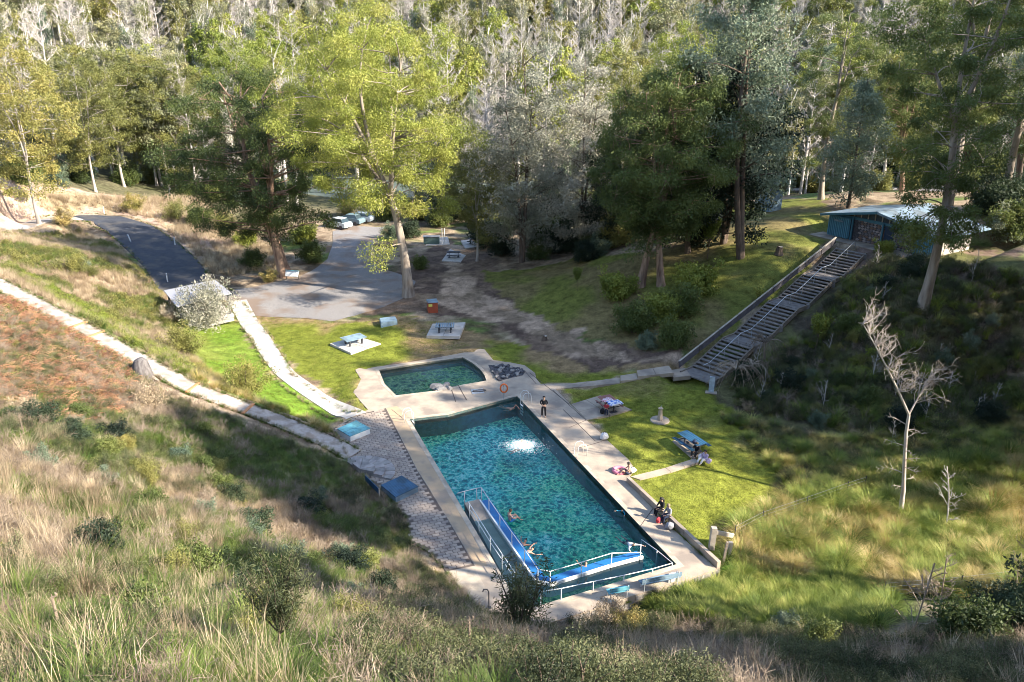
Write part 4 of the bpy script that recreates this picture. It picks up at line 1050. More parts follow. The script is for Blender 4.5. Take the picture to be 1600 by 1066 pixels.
# ------------------------------------------------------------------ the toilet block
def block():
    o0 = Vector(BLK[0]); W, Dp, zb = 11.6, 6.6, 2.3; rz = math.atan2(BF[1], BF[0])
    t = thing('toilet_block', 'stone walled toilet block with low blue gabled roof and slatted screens', 'building', tuple(o0), rz)
    pale = pm('rendered wall', (.50, .46, .40), (.38, .34, .29), 1.5, .9, .3, 8); teal = pm('blue trim', (.08, .22, .29), (.06, .17, .23), 2, .5); dk = pm('dark opening', (.01, .012, .015), (.015, .015, .02), 2, .9)
    rm = pm('metal roof', (.27, .35, .42), (.20, .27, .33), 1, .45, metal=.1, c3=(.17, .20, .22), s3=.7)
    MB().box((W / 2, -.8, -.05), (W + 3, 2.4, .14)).build('apron', M['concrete'], t)
    MB().box((W / 2, Dp / 2 + .2, zb / 2), (W - .1, Dp - .5, zb)).build('wall', pale, t)
    wall = MB().box((W / 2, .02, zb / 2), (W - .3, .1, zb)).build('front_wall', M['darkstone'], t)
    r = random.Random(3); ms = [pm('fieldstone', (.30, .27, .27), (.14, .12, .13), 2, .9, .5), pm('fieldstone pale', (.46, .40, .38), (.28, .24, .24), 2, .9, .5), pm('fieldstone brown', (.30, .20, .15), (.16, .11, .09), 2, .9, .5)]
    bases = []
    for k in range(3):
        bm = bmesh.new(); bmesh.ops.create_icosphere(bm, subdivisions=1, radius=.5); me = bpy.data.meshes.new('stone'); bm.to_mesh(me); bm.free(); me.materials.append(ms[k]); bases.append(me)
    z = .14; 
    while z < zb - .1:
        x = .35
        while x < W - .4:
            w_ = r.uniform(.28, .55)
            if not (2.5 < x < 2.9 or 6.3 < x + w_ / 2 < 7.3 or x + w_ > 9.9 or x < 2.6):
                s = bpy.data.objects.new('stone', bases[r.randint(0, 2)]); C.objects.link(s); s.parent = wall; s.location = (x + w_ / 2, -.03, z); s.scale = (w_, .14, .27); s.rotation_euler = (0, r.uniform(-.2, .2), 0)
            x += w_
        z += .25
    ridge = 3.6
    # gable with its glazed openings
    MB().bar((0, -.05, zb + .05), (W, -.05, zb + .05), .16, .3).build('beam', teal, t)
    g_ = MB(); g_.add([(0.1, .05, zb + .15), (W - .1, .05, zb + .15), (W / 2, .05, ridge - .1), (.1, .2, zb + .15), (W - .1, .2, zb + .15), (W / 2, .2, ridge - .1)], [(0, 1, 2), (5, 4, 3), (0, 3, 4, 1), (1, 4, 5, 2), (2, 5, 3, 0)]); g_.build('gable', dk, t)
    for i in range(1, 14):
        x = i * W / 14; h = (ridge - .2 - zb) * (1 - abs(x - W / 2) / (W / 2)); MB().box((x, -.03, zb + .2 + h / 2), (.10, .08, max(.1, h))).build('mullion', M['palewood'], t)
        if i < 13:
            x2 = x + W / 28; h2 = (ridge - .35 - zb) * (1 - abs(x2 - W / 2) / (W / 2))
            if h2 > .1: MB().box((x2, .02, zb + .2 + h2 / 2), (W / 14 - .12, .03, h2)).build('pane', pm('gable glass', (.05, .07, .09), (.08, .1, .12), 3, .15) if 'gable glass' not in bpy.data.materials else bpy.data.materials['gable glass'], t)
    # roof: two slopes of sheeting
    for s in (-1, 1):
        x0 = W / 2; x1 = W / 2 + s * (W / 2 + 1.0); zz1 = ridge - (ridge - zb - .15) * (W / 2 + 1.0) / (W / 2)
        for k in range(12):
            y0 = -1.1 + (Dp + 2.2) * k / 12; y1 = -1.1 + (Dp + 2.2) * (k + .97) / 12; mb = MB()
            mb.add([(x0, y0, ridge), (x1, y0, zz1), (x1, y1, zz1), (x0, y1, ridge), (x0, y0, ridge + .07), (x1, y0, zz1 + .07), (x1, y1, zz1 + .07), (x0, y1, ridge + .07)], [(0, 1, 2, 3), (7, 6, 5, 4), (0, 4, 5, 1), (1, 5, 6, 2), (2, 6, 7, 3), (3, 7, 4, 0)])
            mb.build('roof_sheet', rm, t)
        MB().bar((x0, -1.13, ridge - .04), (x1, -1.13, zz1 - .04), .05, .24).build('fascia', M['greyblue'] if s > 0 else teal, t)
        MB().bar((x1 + s * .05, -1.1, zz1 - .02), (x1 + s * .05, Dp + 1.1, zz1 - .02), .12, .14).build('gutter', M['greyblue'], t)
    MB().bar((W / 2, -1.12, ridge + .09), (W / 2, Dp + 1.1, ridge + .09), .35, .04).build('ridge_cap', rm, t)
    # slatted screens either end of the front, and a door recess
    for x0, x1 in ((-.25, 2.5), (10.0, 12.1)):
        MB().box(((x0 + x1) / 2, -.55, 1.2), (x1 - x0, .04, 2.1)).build('screen_backing', teal, t); n = int((x1 - x0) / .22)
        for i in range(n): MB().box((x0 + .11 + i * .22, -.62, 1.2), (.11, .06, 2.2)).build('slat', M['tealpaint'] if False else pm('screen slat', (.13, .33, .42), (.10, .27, .36), 2, .5) if 'screen slat' not in bpy.data.materials else bpy.data.materials['screen slat'], t)
        MB().box(((x0 + x1) / 2, -.66, 2.28), (x1 - x0 + .1, .08, .1)).build('top_rail', teal, t)
    MB().box((1.1, -.70, 1.85), (1.2, .03, .18)).build('name_plate', M['greyblue'], t)
    MB().box((6.8, -.06, 1.15), (1.0, .1, 2.2)).build('door', pm('deep blue door', (.02, .05, .10), (.02, .04, .08), 2, .5), t)
    for x in (2.6, 6.2): MB().box((x, -.35, 1.2), (.16, .16, 2.4)).build('column', teal, t)
block()
p = on(1209, 330); t = thing('small_hut', 'small pale hut with dark tiled roof partly behind the tall wattle', 'hut', tuple(p), .35)
MB().box((0, 1.2, 1.2), (2.0, 2.6, 2.5)).build('wall', M['greyblue'], t)
for s in (-1, 1):
    for k in range(6):
        x0, x1 = s * (1.45 * k / 6), s * (1.45 * (k + .95) / 6); zf_ = lambda x: 3.5 - abs(x) * .7
        MB().add([(x0, -.6, zf_(x0)), (x1, -.6, zf_(x1)), (x1, 3, zf_(x1)), (x0, 3, zf_(x0)), (x0, -.6, zf_(x0) + .09), (x1, -.6, zf_(x1) + .05), (x1, 3, zf_(x1) + .05), (x0, 3, zf_(x0) + .09)], [(3, 2, 1, 0), (4, 5, 6, 7), (0, 1, 5, 4), (1, 2, 6, 5), (2, 3, 7, 6), (3, 0, 4, 7)]).build('roof_tile', pm('dark roof tile', (.11, .11, .14), (.07, .07, .09), 3, .6) if 'dark roof tile' not in bpy.data.materials else bpy.data.materials['dark roof tile'], t)
MB().tube([(1.1, 1.0, 2.4), (1.1, 1.0, 5.2)], .06, 6).build('flue', M['steel'], t)

# ------------------------------------------------------------------ cars at the river bank
def car(px, py, label, col, rz):
    p = on(px, py); t = thing('parked_car', label, 'car', (p[0], p[1], p[2]), rz, 'cars parked near the river')
    mp = pm('car paint', col, tuple(v * .9 for v in col), 2, .25); mg = pm('car glass', (.03, .05, .06), (.05, .07, .08), 2, .08)
    pr = [(-2.2, .35), (-2.25, .75), (-2.1, 1.0), (-1.5, 1.08), (-.85, 1.12), (1.1, 1.08), (1.9, .98), (2.2, .7), (2.2, .35)]
    n = len(pr); mb = MB(); w = .88
    vs = [(x, -w, z) for x, z in pr] + [(x, w, z) for x, z in pr]; mb.add(vs, [tuple(range(n)), tuple(range(2 * n - 1, n - 1, -1))] + [(i, i + n, (i + 1) % n + n, (i + 1) % n) for i in range(n)]); mb.build('body', mp, t)
    mb = MB(); cb = [(-1.75, 1.06), (-1.35, 1.55), (.35, 1.58), (1.15, 1.06)]; vs = [(x, -(w - .06 if z < 1.3 else w - .22), z) for x, z in cb] + [(x, (w - .06 if z < 1.3 else w - .22), z) for x, z in cb]
    mb.add(vs, [(0, 1, 2, 3), (7, 6, 5, 4), (0, 4, 5, 1), (2, 6, 7, 3)]); mb.build('window', mg, t); MB().box((-.5, 0, 1.585), (1.75, 1.3, .05)).build('roof', mp, t)
    for x in (-1.4, 1.4):
        for s in (-1, 1): MB().tube([(x, s * .72, .33), (x, s * .92, .33)], .33, 12).build('wheel', M['darksteel'], t)
    for s in (-1, 1): MB().box((2.2, s * .6, .75), (.06, .35, .14)).build('headlight', M['white'], t)
car(528, 356, 'pale silver car parked before the yellow bush near the river', (.62, .68, .68), 2.6)
car(548, 350, 'dark roofed car between two others near the river', (.18, .26, .30), 2.75)
car(562, 347, 'light blue car, third in the row near the river', (.50, .58, .64), 2.9)

# ------------------------------------------------------------------ people
def skin_mesh(name, V, E, rad, mat, sub=1, root=0):
    me = bpy.data.meshes.new(name); me.from_pydata([tuple(v) for v in V], E, []); o = bpy.data.objects.new(name, me); C.objects.link(o)
    md = o.modifiers.new('skin', 'SKIN'); md.use_smooth_shade = True
    for i, r_ in enumerate(rad):
        sv = me.skin_vertices[0].data[i]; sv.radius = r_ if hasattr(r_, '__len__') else (r_, r_); sv.use_root = (i == root)
    if sub: s_ = o.modifiers.new('sub', 'SUBSURF'); s_.levels = sub; s_.render_levels = sub
    dg = bpy.context.evaluated_depsgraph_get(); m2 = bpy.data.meshes.new_from_object(o.evaluated_get(dg)); m2.name = name; bpy.data.objects.remove(o)
    m2.materials.clear(); m2.materials.append(mat); o = bpy.data.objects.new(name, m2); C.objects.link(o)
    return o
SK = pm('skin', (.58, .36, .26), (.52, .31, .22), 4, .55); SKd = pm('tan skin', (.42, .24, .16), (.38, .21, .14), 4, .55)
CL = {k: pm('cloth ' + k, c, tuple(v * .75 for v in c), 6, .9) for k, c in dict(black=(.012, .012, .015), navy=(.02, .03, .07), white=(.75, .73, .72), red=(.55, .05, .07), teal=(.03, .35, .50), blue=(.04, .25, .60), grey=(.30, .30, .33), lilac=(.55, .42, .60), pink=(.75, .25, .35)).items()}
HR = {k: pm('hair ' + k, c, tuple(v * .6 for v in c), 8, .6) for k, c in dict(dark=(.02, .014, .01), brown=(.10, .06, .035), fair=(.30, .22, .13)).items()}
POSE = {  # joints: pelvis chest neck head | shoulder elbow wrist (L,R) | hip knee ankle toe (L,R)
 'stand': dict(pelvis=(0, 0, .93), chest=(0, .0, 1.28), neck=(0, 0, 1.47), head=(0, -.02, 1.62), sh=((-.19, 0, 1.42), (.19, 0, 1.42)), el=((-.27, .02, 1.15), (.27, .02, 1.15)), wr=((-.10, -.20, 1.10), (.10, -.22, 1.12)), hip=((-.10, 0, .88), (.10, 0, .88)), kn=((-.12, -.02, .48), (.12, -.02, .48)), an=((-.13, .03, .08), (.13, .03, .08)), toe=((-.15, -.14, .04), (.15, -.14, .04))),
 'sit': dict(pelvis=(0, 0, .12), chest=(0, .06, .45), neck=(0, .03, .63), head=(0, -.03, .77), sh=((-.18, .04, .58), (.18, .04, .58)), el=((-.25, -.10, .36), (.25, -.10, .36)), wr=((-.12, -.32, .32), (.12, -.32, .30)), hip=((-.10, -.02, .11), (.10, -.02, .11)), kn=((-.16, -.42, .34), (.16, -.40, .36)), an=((-.12, -.62, .05), (.12, -.64, .05)), toe=((-.13, -.78, .04), (.14, -.8, .04))),
 'perch': dict(pelvis=(0, 0, .10), chest=(0, -.04, .43), neck=(0, -.08, .61), head=(0, -.13, .75), sh=((-.18, -.05, .56), (.18, -.05, .56)), el=((-.26, -.12, .32), (.26, -.12, .32)), wr=((-.14, -.35, .22), (.14, -.35, .22)), hip=((-.10, -.02, .09), (.10, -.02, .09)), kn=((-.13, -.42, .08), (.13, -.44, .08)), an=((-.12, -.44, -.32), (.12, -.48, -.32)), toe=((-.12, -.60, -.34), (.12, -.64, -.34))),
 'float': dict(pelvis=(0, .45, -.10), chest=(0, .12, -.02), neck=(0, -.04, .06), head=(0, -.12, .17), sh=((-.18, 0, .02), (.18, 0, .02)), el=((-.36, -.16, -.02), (.38, -.12, .0)), wr=((-.45, -.38, .02), (.52, -.32, .03)), hip=((-.10, .50, -.12), (.10, .50, -.12)), kn=((-.16, .85, -.2), (.18, .86, -.12)), an=((-.2, 1.2, -.12), (.22, 1.22, -.22)), toe=((-.2, 1.36, -.14), (.22, 1.4, -.2))),
 'swim': dict(pelvis=(0, .42, -.08), chest=(0, .10, .0), neck=(0, -.06, .06), head=(.03, -.16, .13), sh=((-.19, -.02, .03), (.19, -.02, .05)), el=((-.32, .18, -.1), (.36, -.10, .30)), wr=((-.36, .42, -.1), (.34, -.38, .12)), hip=((-.10, .48, -.08), (.10, .48, -.08)), kn=((-.12, .88, -.08), (.12, .88, -.16)), an=((-.12, 1.28, -.1), (.12, 1.26, -.04)), toe=((-.12, 1.42, -.1), (.12, 1.4, -.02))),
}
def person(label, pose, pos, rz, top, legs, hair, skin=SK, sc=1., long=False, hood=False, group=None, lift_=0.):
    P = {k: (tuple(Vector(q) for q in v) if hasattr(v[0], '__len__') else Vector(v)) for k, v in POSE[pose].items()}
    t = thing('person', label, 'person', (pos[0], pos[1], pos[2] + lift_), rz, group); t.scale = (sc, sc, sc)
    V = [P['pelvis'], P['chest'], P['neck'], P['head'] + (P['head'] - P['neck']) * -.25, P['head'] + (P['head'] - P['neck']) * .45]; E = [(0, 1), (1, 2), (2, 3), (3, 4)]; Rr = [(.13, .10), (.145, .10), .055, (.085, .095), (.08, .09)]
    for s in (0, 1):
        b = len(V); V += [P['sh'][s], P['el'][s], P['wr'][s]]; E += [(1, b), (b, b + 1), (b + 1, b + 2)]; Rr += [.055, .04, .028]
        hd = (P['wr'][s] - P['el'][s]).normalized(); V.append(P['wr'][s] + hd * .07); E.append((b + 2, b + 3)); Rr.append((.035, .018))
        b = len(V); V += [P['hip'][s], P['kn'][s], P['an'][s], P['toe'][s]]; E += [(0, b), (b, b + 1), (b + 1, b + 2), (b + 2, b + 3)]; Rr += [.085, .058, .04, .032]
    body = skin_mesh('body', V, E, Rr, skin); body.parent = t
    for s in (0, 1):   # five fingers on each hand
        hd = (P['wr'][s] - P['el'][s]).normalized(); sd = hd.cross(Vector((0, 0, 1))).normalized(); mb = MB(); c = P['wr'][s] + hd * .09
        for q, (o_, l_) in enumerate(((-.028, .07), (-.010, .085), (.009, .08), (.026, .065))): a = c + sd * o_; mb.tube([a, a + hd * l_ * .55, a + hd * l_ + Vector((0, 0, -.02))], [.009, .008, .006], 5)
        a = P['wr'][s] + hd * .035 + sd * (.03 if s else -.03); mb.tube([a, a + sd * (.03 if s else -.03) + hd * .03, a + sd * (.035 if s else -.035) + hd * .06], [.011, .009, .007], 5)
        mb.build('fingers', skin, t, smooth=True)
    hdv = (P['head'] - P['neck']).normalized(); fwd = Vector((0, -1, 0)); fwd = (fwd - hdv * fwd.dot(hdv)).normalized() if pose not in ('swim', 'float') else Vector((0, -.9, .4)).normalized(); sd = hdv.cross(fwd)
    hc = P['head'] + hdv * .02
    f = MB(); nose = hc + fwd * .095 - hdv * .005; f.tube([hc + fwd * .08 + hdv * .03, nose + fwd * .018, hc + fwd * .085 - hdv * .02], [.008, .014, .006], 5)
    for s in (-1, 1): f.tube([hc + sd * s * .085 + hdv * .02, hc + sd * s * .098 - fwd * .005, hc + sd * s * .086 - hdv * .03], [.012, .016, .010], 5)
    f.build('face', skin, t, smooth=True)
    e = MB()
    for s in (-1, 1): q = hc + fwd * .088 + sd * s * .034 + hdv * .022; e.tube([q, q + fwd * .008], [.012, .008], 6)
    q = hc + fwd * .088 - hdv * .048; e.tube([q - sd * .025, q, q + sd * .025], [.005, .008, .005], 5); e.build('eyes_and_mouth', pm('eye', (.05, .02, .02), (.04, .02, .02), 3, .4) if 'eye' not in bpy.data.materials else bpy.data.materials['eye'], t)
    hb = bmesh.new(); bmesh.ops.create_icosphere(hb, subdivisions=2, radius=.118)
    for v in list(hb.verts):
        if v.co.y < -.045 and v.co.z < .045: hb.verts.remove(v)
        elif v.co.z < -.07: hb.verts.remove(v)
    q = hdv.to_track_quat('Z', 'Y'); hm = bpy.data.meshes.new('hair'); 
    R3 = Matrix([[sd.x, -fwd.x, hdv.x], [sd.y, -fwd.y, hdv.y], [sd.z, -fwd.z, hdv.z]])
    for v in hb.verts: v.co = R3 @ v.co + hc + hdv * .015 - fwd * .012
    hb.to_mesh(hm); hb.free(); hm.materials.append(HR[hair] if not hood else CL['black']); ho = bpy.data.objects.new('hood' if hood else 'hair', hm); C.objects.link(ho); ho.parent = t
    if long:
        MB().tube([hc - fwd * .08, hc - fwd * .11 - hdv * .14, P['chest'] - fwd * .13 + hdv * .05], [.07, .08, .04], 8).build('long_hair', HR[hair], t, smooth=True)
    if top:
        V = [P['pelvis'], P['chest'], P['neck'] - (P['neck'] - P['chest']) * .1]; E = [(0, 1), (1, 2)]; Rr = [(.155, .125), (.17, .125), .075]
        for s in (0, 1): b = len(V); V += [P['sh'][s], P['el'][s], P['wr'][s].lerp(P['el'][s], .1)]; E += [(1, b), (b, b + 1), (b + 1, b + 2)]; Rr += [.075, .06, .048]
        o = skin_mesh('top', V, E, Rr, CL[top]); o.parent = t
    if legs:
        full = legs[0] == 'long'; V = [P['pelvis'] + (P['chest'] - P['pelvis']) * .15, P['pelvis']]; E = [(0, 1)]; Rr = [(.15, .12), (.155, .13)]
        for s in (0, 1):
            b = len(V); V += [P['hip'][s], P['kn'][s] if full else P['kn'][s].lerp(P['hip'][s], .3)]; E += [(1, b), (b, b + 1)]; Rr += [.105, .085]
            if full: V.append(P['an'][s]); E.append((b + 1, b + 2)); Rr.append(.07)
        o = skin_mesh('trousers' if full else 'shorts', V, E, Rr, CL[legs[1]]); o.parent = t
    return t
person('standing person in black hooded clothes looking down at the pool edge', 'stand', at(849.5, 651.5, .06), -.15, 'black', ('long', 'black'), 'dark', hood=True)
person('bare backed person sitting on the deck beside the pink ring', 'sit', at(982, 741, .06), -1.6, None, ('short', 'navy'), 'dark', SK, group='people sitting by the water')
KB = Vector(kw[0]) + kd * .42 + kn; KC = Vector(kw[0]) + kd * .50 + kn
person('dark haired person in black sitting on the low lawn wall with long hair', 'perch', (KB.x, KB.y, .38), -1.25, 'black', ('long', 'black'), 'dark', SK, long=True)
person('person in grey jacket hunched on the low lawn wall, fair head bowed', 'perch', (KC.x, KC.y, .38), -1.25, 'grey', ('long', 'navy'), 'fair', SK)
person('person in black sitting at the lower end of the deep blue table', 'sit', at(1088, 709, .06), -.6, 'black', ('long', 'black'), 'brown', SK)
person('dark haired person in lilac sitting on the grass past the deep blue table', 'sit', at(1101, 721, .03), -.9, 'lilac', ('long', 'white'), 'dark', SK)
person('child in dark red top leaning on the towel covered table', 'stand', at(947, 650, .08), -.3 + 3.1, 'red', ('long', 'navy'), 'dark', SK, sc=.66)
WS = WZ - .02
SW = [('swimmer thrashing up white foam in the middle of the pool', 'swim', 818, 697, 2.3, None, None, 'brown'),
      ('swimmer near the far corner ladder in the dark water', 'swim', 800, 640, .9, None, None, 'dark'),
      ('person in blue trunks sitting on the blue ledge farthest from the corner', 'sit', 797, 816, 2.0, None, ('short', 'blue'), 'brown'),
      ('dark haired bather leaning on the blue ledge, second along', 'float', 819, 850, 2.4, None, ('short', 'navy'), 'dark'),
      ('bather lying back against the blue ledge with knees up', 'float', 829, 862, 1.9, None, ('short', 'black'), 'dark'),
      ('dark haired bather floating at the front blue ledge', 'float', 915, 886, 2.9, None, ('short', 'black'), 'dark'),
      ('bather in pale shirt standing in shallow water near the ledge end', 'float', 988, 853, .5, 'white', ('short', 'navy'), 'brown'),
      ('child in turquoise swimsuit holding the lawn side pool edge', 'float', 973, 800, -.9, 'teal', ('short', 'teal'), 'dark')]
for lb, ps_, px, py, rz, tp_, lg, hr in SW:
    q = at(px, py, WS); dz = {'sit': .02, 'float': .0, 'swim': .02}[ps_]
    person(lb, ps_, (q[0], q[1], q[2] + dz), rz, tp_, lg, hr, SK if 'dark' not in lb else SKd, sc=.7 if 'child' in lb else 1., group='bathers in the big pool')
# foam about the thrashing swimmer
fm = pm('foam', (.74, .80, .83), (.45, .62, .66), 9, .6, detail=6); rfm = random.Random(8); q = at(814, 697, WZ); mb = MB()
nr = 16; vs = [(q[0] + .1, q[1], WZ + .16)]; fs = []
for k in range(1, 9):
    for i in range(nr):
        a = 6.2832 * i / nr; rr_ = k / 8 * (.22 + .75 * float(vnoise(np.array(i * .9), np.array(k * .35)))); vs.append((q[0] + .1 + math.cos(a) * rr_ * 1.25, q[1] + math.sin(a) * rr_ * .85, WZ + .02 + .15 * (1 - k / 8) * (.3 + rfm.random() * 1.2) - (.05 if k == 8 else 0)))
for i in range(nr): fs.append((0, 1 + i, 1 + (i + 1) % nr))
for k in range(7):
    for i in range(nr): fs.append((1 + k * nr + i, 1 + (k + 1) * nr + i, 1 + (k + 1) * nr + (i + 1) % nr, 1 + k * nr + (i + 1) % nr))
mb.add(vs, fs)
for i in range(1500):
    a = rfm.random() * 6.283; rr_ = abs(rfm.gauss(.35, .5)); x = q[0] + math.cos(a) * rr_ * 1.4 + .1; y = q[1] + math.sin(a) * rr_; s = rfm.uniform(.015, .05) * (1.3 if rr_ < .6 else 1)
    z = WZ + max(0, .30 - rr_ * .3) * rfm.random(); mb.box((x, y, z), (s * 1.8, s, s * .5), rz=rfm.random() * 3, rx=rfm.uniform(-.3, .3), taper=.5)
tag(mb.build('water_foam', fm, fix=False), 'white foam churned up round the thrashing swimmer', 'foam', None, 'stuff')
# things left about
def bag(px, py, label, col, s, rz, z=.06, name='bag', group='bags and bundles by the pool'):
    p = at(px, py, z); t = thing(name, label, 'bag', tuple(p), rz, group); bm = bmesh.new(); bmesh.ops.create_icosphere(bm, subdivisions=2, radius=.5)
    for v in bm.verts: v.co = Vector((v.co.x * s[0] * (1.1 if v.co.z < 0 else .85), v.co.y * s[1], max(v.co.z, -.42) * s[2] + .42 * s[2])) * 1.0; v.co += Vector((1, 1, .5)) * (float(vnoise(np.array(v.co.x * 9 + px), np.array(v.co.y * 9 + v.co.z * 7))) - .5) * .08
    me = bpy.data.meshes.new('bag body'); bm.to_mesh(me); bm.free(); me.materials.append(CL[col]); o = bpy.data.objects.new('body', me); C.objects.link(o); o.parent = t
    MB().tube([(-.15 * s[0], 0, .8 * s[2]), (-.1 * s[0], 0, 1.05 * s[2]), (.1 * s[0], 0, 1.05 * s[2]), (.15 * s[0], 0, .8 * s[2])], .015, 5).build('strap', CL['black'], t)
bag(944, 686, 'white bundle lying at the grass edge of the deck', 'white', (.7, .6, .55), .4)
bag(1028, 817, 'small red bag on the low lawn wall', 'red', (.3, .25, .45), .3, .06)
bag(1046, 826, 'pale grey bundle beside the people on the low lawn wall', 'grey', (.6, .5, .5), .3, .06)
bag(1096, 717, 'white bundle on the grass between the two people at the blue table', 'white', (.6, .5, .4), 1, .05)
bag(1107, 723, 'lilac bag on the grass past the deep blue table', 'lilac', (.6, .45, .35), 1.3, .05)
bag(1085, 692, 'navy bag on top of the deep blue table', 'navy', (.4, .3, .25), .9, .83)
bag(988, 738, 'white bag behind the bare backed person', 'white', (.6, .5, .4), .4)
bag(941, 646, 'dark bag leaning at the towel covered table', 'black', (.45, .35, .45), .4, .1)
q = at(968, 735, .14); o = MB().tube([(.40 * math.cos(a), .40 * math.sin(a), 0) for a in np.linspace(0, 2 * math.pi, 18, endpoint=False)], .12, 8, closed=True).build('swim_ring', CL['pink'], smooth=True); o.location = tuple(q)
tag(o, 'pink inflatable swim ring lying on the sunny deck', 'swim ring')

# ------------------------------------------------------------------ plants: generators
class VF:
    """Collects quads as numpy arrays with a material number each."""
    def __init__(s): s.V = []; s.F = []; s.m = []; s.n = 0
    def add(s, V, F, mi):
        s.V.append(V); s.F.append(F + s.n); s.m.append(np.full(len(F), mi, np.int32)); s.n += len(V)
    def mesh(s, name, mats):
        V = np.concatenate(s.V); F = np.concatenate(s.F)
        me = np_mesh(name, V, F, mats)
        if len(mats if isinstance(mats, (list, tuple)) else [mats]) > 1:
            me.polygons.foreach_set('material_index', np.concatenate(s.m))
        return me
def unit(v): return v / (np.linalg.norm(v, axis=-1, keepdims=True) + 1e-9)
def leafcloud(vf, r, centers, radii, n, l, w, mi=0, droop=.5, flat=.75, shell=2.4):
    """n leaf-sized diamonds about each centre, thicker towards the outside of the clump."""
    C_ = np.repeat(np.asarray(centers), n, 0); Rr = np.repeat(np.asarray(radii), n)
    d = unit(r.normal(size=(len(C_), 3)))
    rr = r.rand(len(C_)) ** (1 / shell)
    off = d * (rr * Rr)[:, None]; off[:, 2] *= flat
    p = C_ + off
    ax = unit(r.normal(size=p.shape) + off / (Rr[:, None] + .01) * .6 + np.array([0, 0, -droop]) * 1.5)
    sd = unit(np.cross(ax, r.normal(size=p.shape)))
    L = l * r.uniform(.6, 1.3, len(p))[:, None]; W = w * r.uniform(.6, 1.3, len(p))[:, None]
    V = np.stack([p, p + ax * L * .45 + sd * W / 2, p + ax * L, p + ax * L * .45 - sd * W / 2], 1).reshape(-1, 3)
    vf.add(V, np.arange(len(V)).reshape(-1, 4), mi)
def tube_np(vf, pts, rad, n=5, mi=0):
    pts = np.asarray(pts, float); k = len(pts)
    d = np.gradient(pts, axis=0); d = unit(d)
    ref = np.array([1., 0, 0]) if abs(d[:, 0]).mean() < .8 else np.array([0, 1., 0])
    a = unit(np.cross(d, ref)); b = np.cross(d, a)
    th = np.arange(n) * 2 * np.pi / n
    V = pts[:, None] + (a[:, None] * np.cos(th)[None, :, None] + b[:, None] * np.sin(th)[None, :, None]) * np.asarray(rad)[:, None, None]
    i, j = np.meshgrid(np.arange(k - 1), np.arange(n), indexing='ij'); i = i.ravel(); j = j.ravel(); j2 = (j + 1) % n
    F = np.stack([i * n + j, i * n + j2, (i + 1) * n + j2, (i + 1) * n + j], 1)
    vf.add(V.reshape(-1, 3), F, mi)
def curve(a, b, r, sag=.15, k=5, up=0.):
    a = np.asarray(a, float); b = np.asarray(b, float); L = np.linalg.norm(b - a)
    m = (a + b) / 2 + r.normal(size=3) * L * sag + np.array([0, 0, up * L])
    t = np.linspace(0, 1, k)[:, None]
    return a * (1 - t) ** 2 + 2 * m * t * (1 - t) + b * t ** 2
def gum(name, seed, h, spread, mleaf, mbark, ncl=55, cr=1.5, dens=170, l=.40, w=.15, fork=.42, cz=.66, rz=.34, tr=.5, lean=(0, 0), droop=.5, nlead=4, join=False, flare=1.5, low=0, gap=1.3, sub_r=(.40, .62)):
    """A eucalypt: a trunk that forks into leaders, limbs out to separate leaf clumps."""
    r = np.random.RandomState(seed); tv = VF(); cv = VF() if not join else tv
    fk = np.array([lean[0] * .5, lean[1] * .5, h * fork])
    tp = curve((0, 0, -.5), fk, r, .04, 8)
    zz = np.linspace(0, 1, 8)
    tube_np(tv, tp, tr * (1 - .42 * zz) * (1 + (flare - 1) * np.exp(-zz * 9)), 9)
    leads = []
    for i in range(nlead):
        a = 2 * np.pi * (i + r.rand() * .6) / nlead; s = spread * r.uniform(.25, .55) * (0 if (i == 0 and nlead > 2) else 1)
        e = np.array([lean[0] + math.cos(a) * s, lean[1] + math.sin(a) * s, h * r.uniform(.80, .93) if s < spread * .3 else h * r.uniform(.68, .86)])
        c = curve(fk, e, r, .08, 8, .02); leads.append(c)
        tube_np(tv, c, np.linspace(tr * .5, tr * .10, 8), 6)
    LP = np.concatenate(leads + [tp[4:]])
    cen = []; tries = 0; cc = np.array([lean[0], lean[1], h * cz])
    while len(cen) < ncl and tries < 6000:
        tries += 1
        q = unit(r.normal(size=3)) * r.rand() ** .42
        q = cc + q * np.array([spread, spread, h * rz]) * (1 if q[2] > -.2 else .85)
        if cen and min(np.linalg.norm((np.array(cen) - q), axis=1)) < cr * gap: continue
        cen.append(q)
    for i in range(low):
        a = r.rand() * 6.28; s = r.uniform(.3, 1.) * spread
        cen.append(np.array([math.cos(a) * s * .6, math.sin(a) * s * .6, h * r.uniform(.18, .4)]))
    cen = np.array(cen); rad = cr * r.uniform(.65, 1.35, len(cen))
    for q, rd in zip(cen, rad):
        dd = np.linalg.norm(LP - q, axis=1) + np.where(LP[:, 2] > q[2], 6, 0)
        s0 = LP[np.argmin(dd)]
        tube_np(tv, curve(s0, q, r, .12, 5, .05), np.linspace(tr * .15, .02, 5), 4)
        for _ in range(2):
            tube_np(tv, curve(q, q + unit(r.normal(size=3)) * rd * .8, r, .2, 3), [.03, .02, .008], 3)
    sub = []; sr = []
    for q, rd in zip(cen, rad):                      # each clump is itself a few smaller bunches
        for _ in range(4):
            sub.append(q + unit(r.normal(size=3)) * rd * .62 * np.array([1, 1, .6])); sr.append(rd * r.uniform(*sub_r))
    leafcloud(cv, r, sub, sr, dens // 4, l, w, 1 if join else 0, droop)
    if join: return tv.mesh(name, [mbark, mleaf])
    return tv.mesh(name + ' trunk', mbark), cv.mesh(name + ' crown', mleaf)
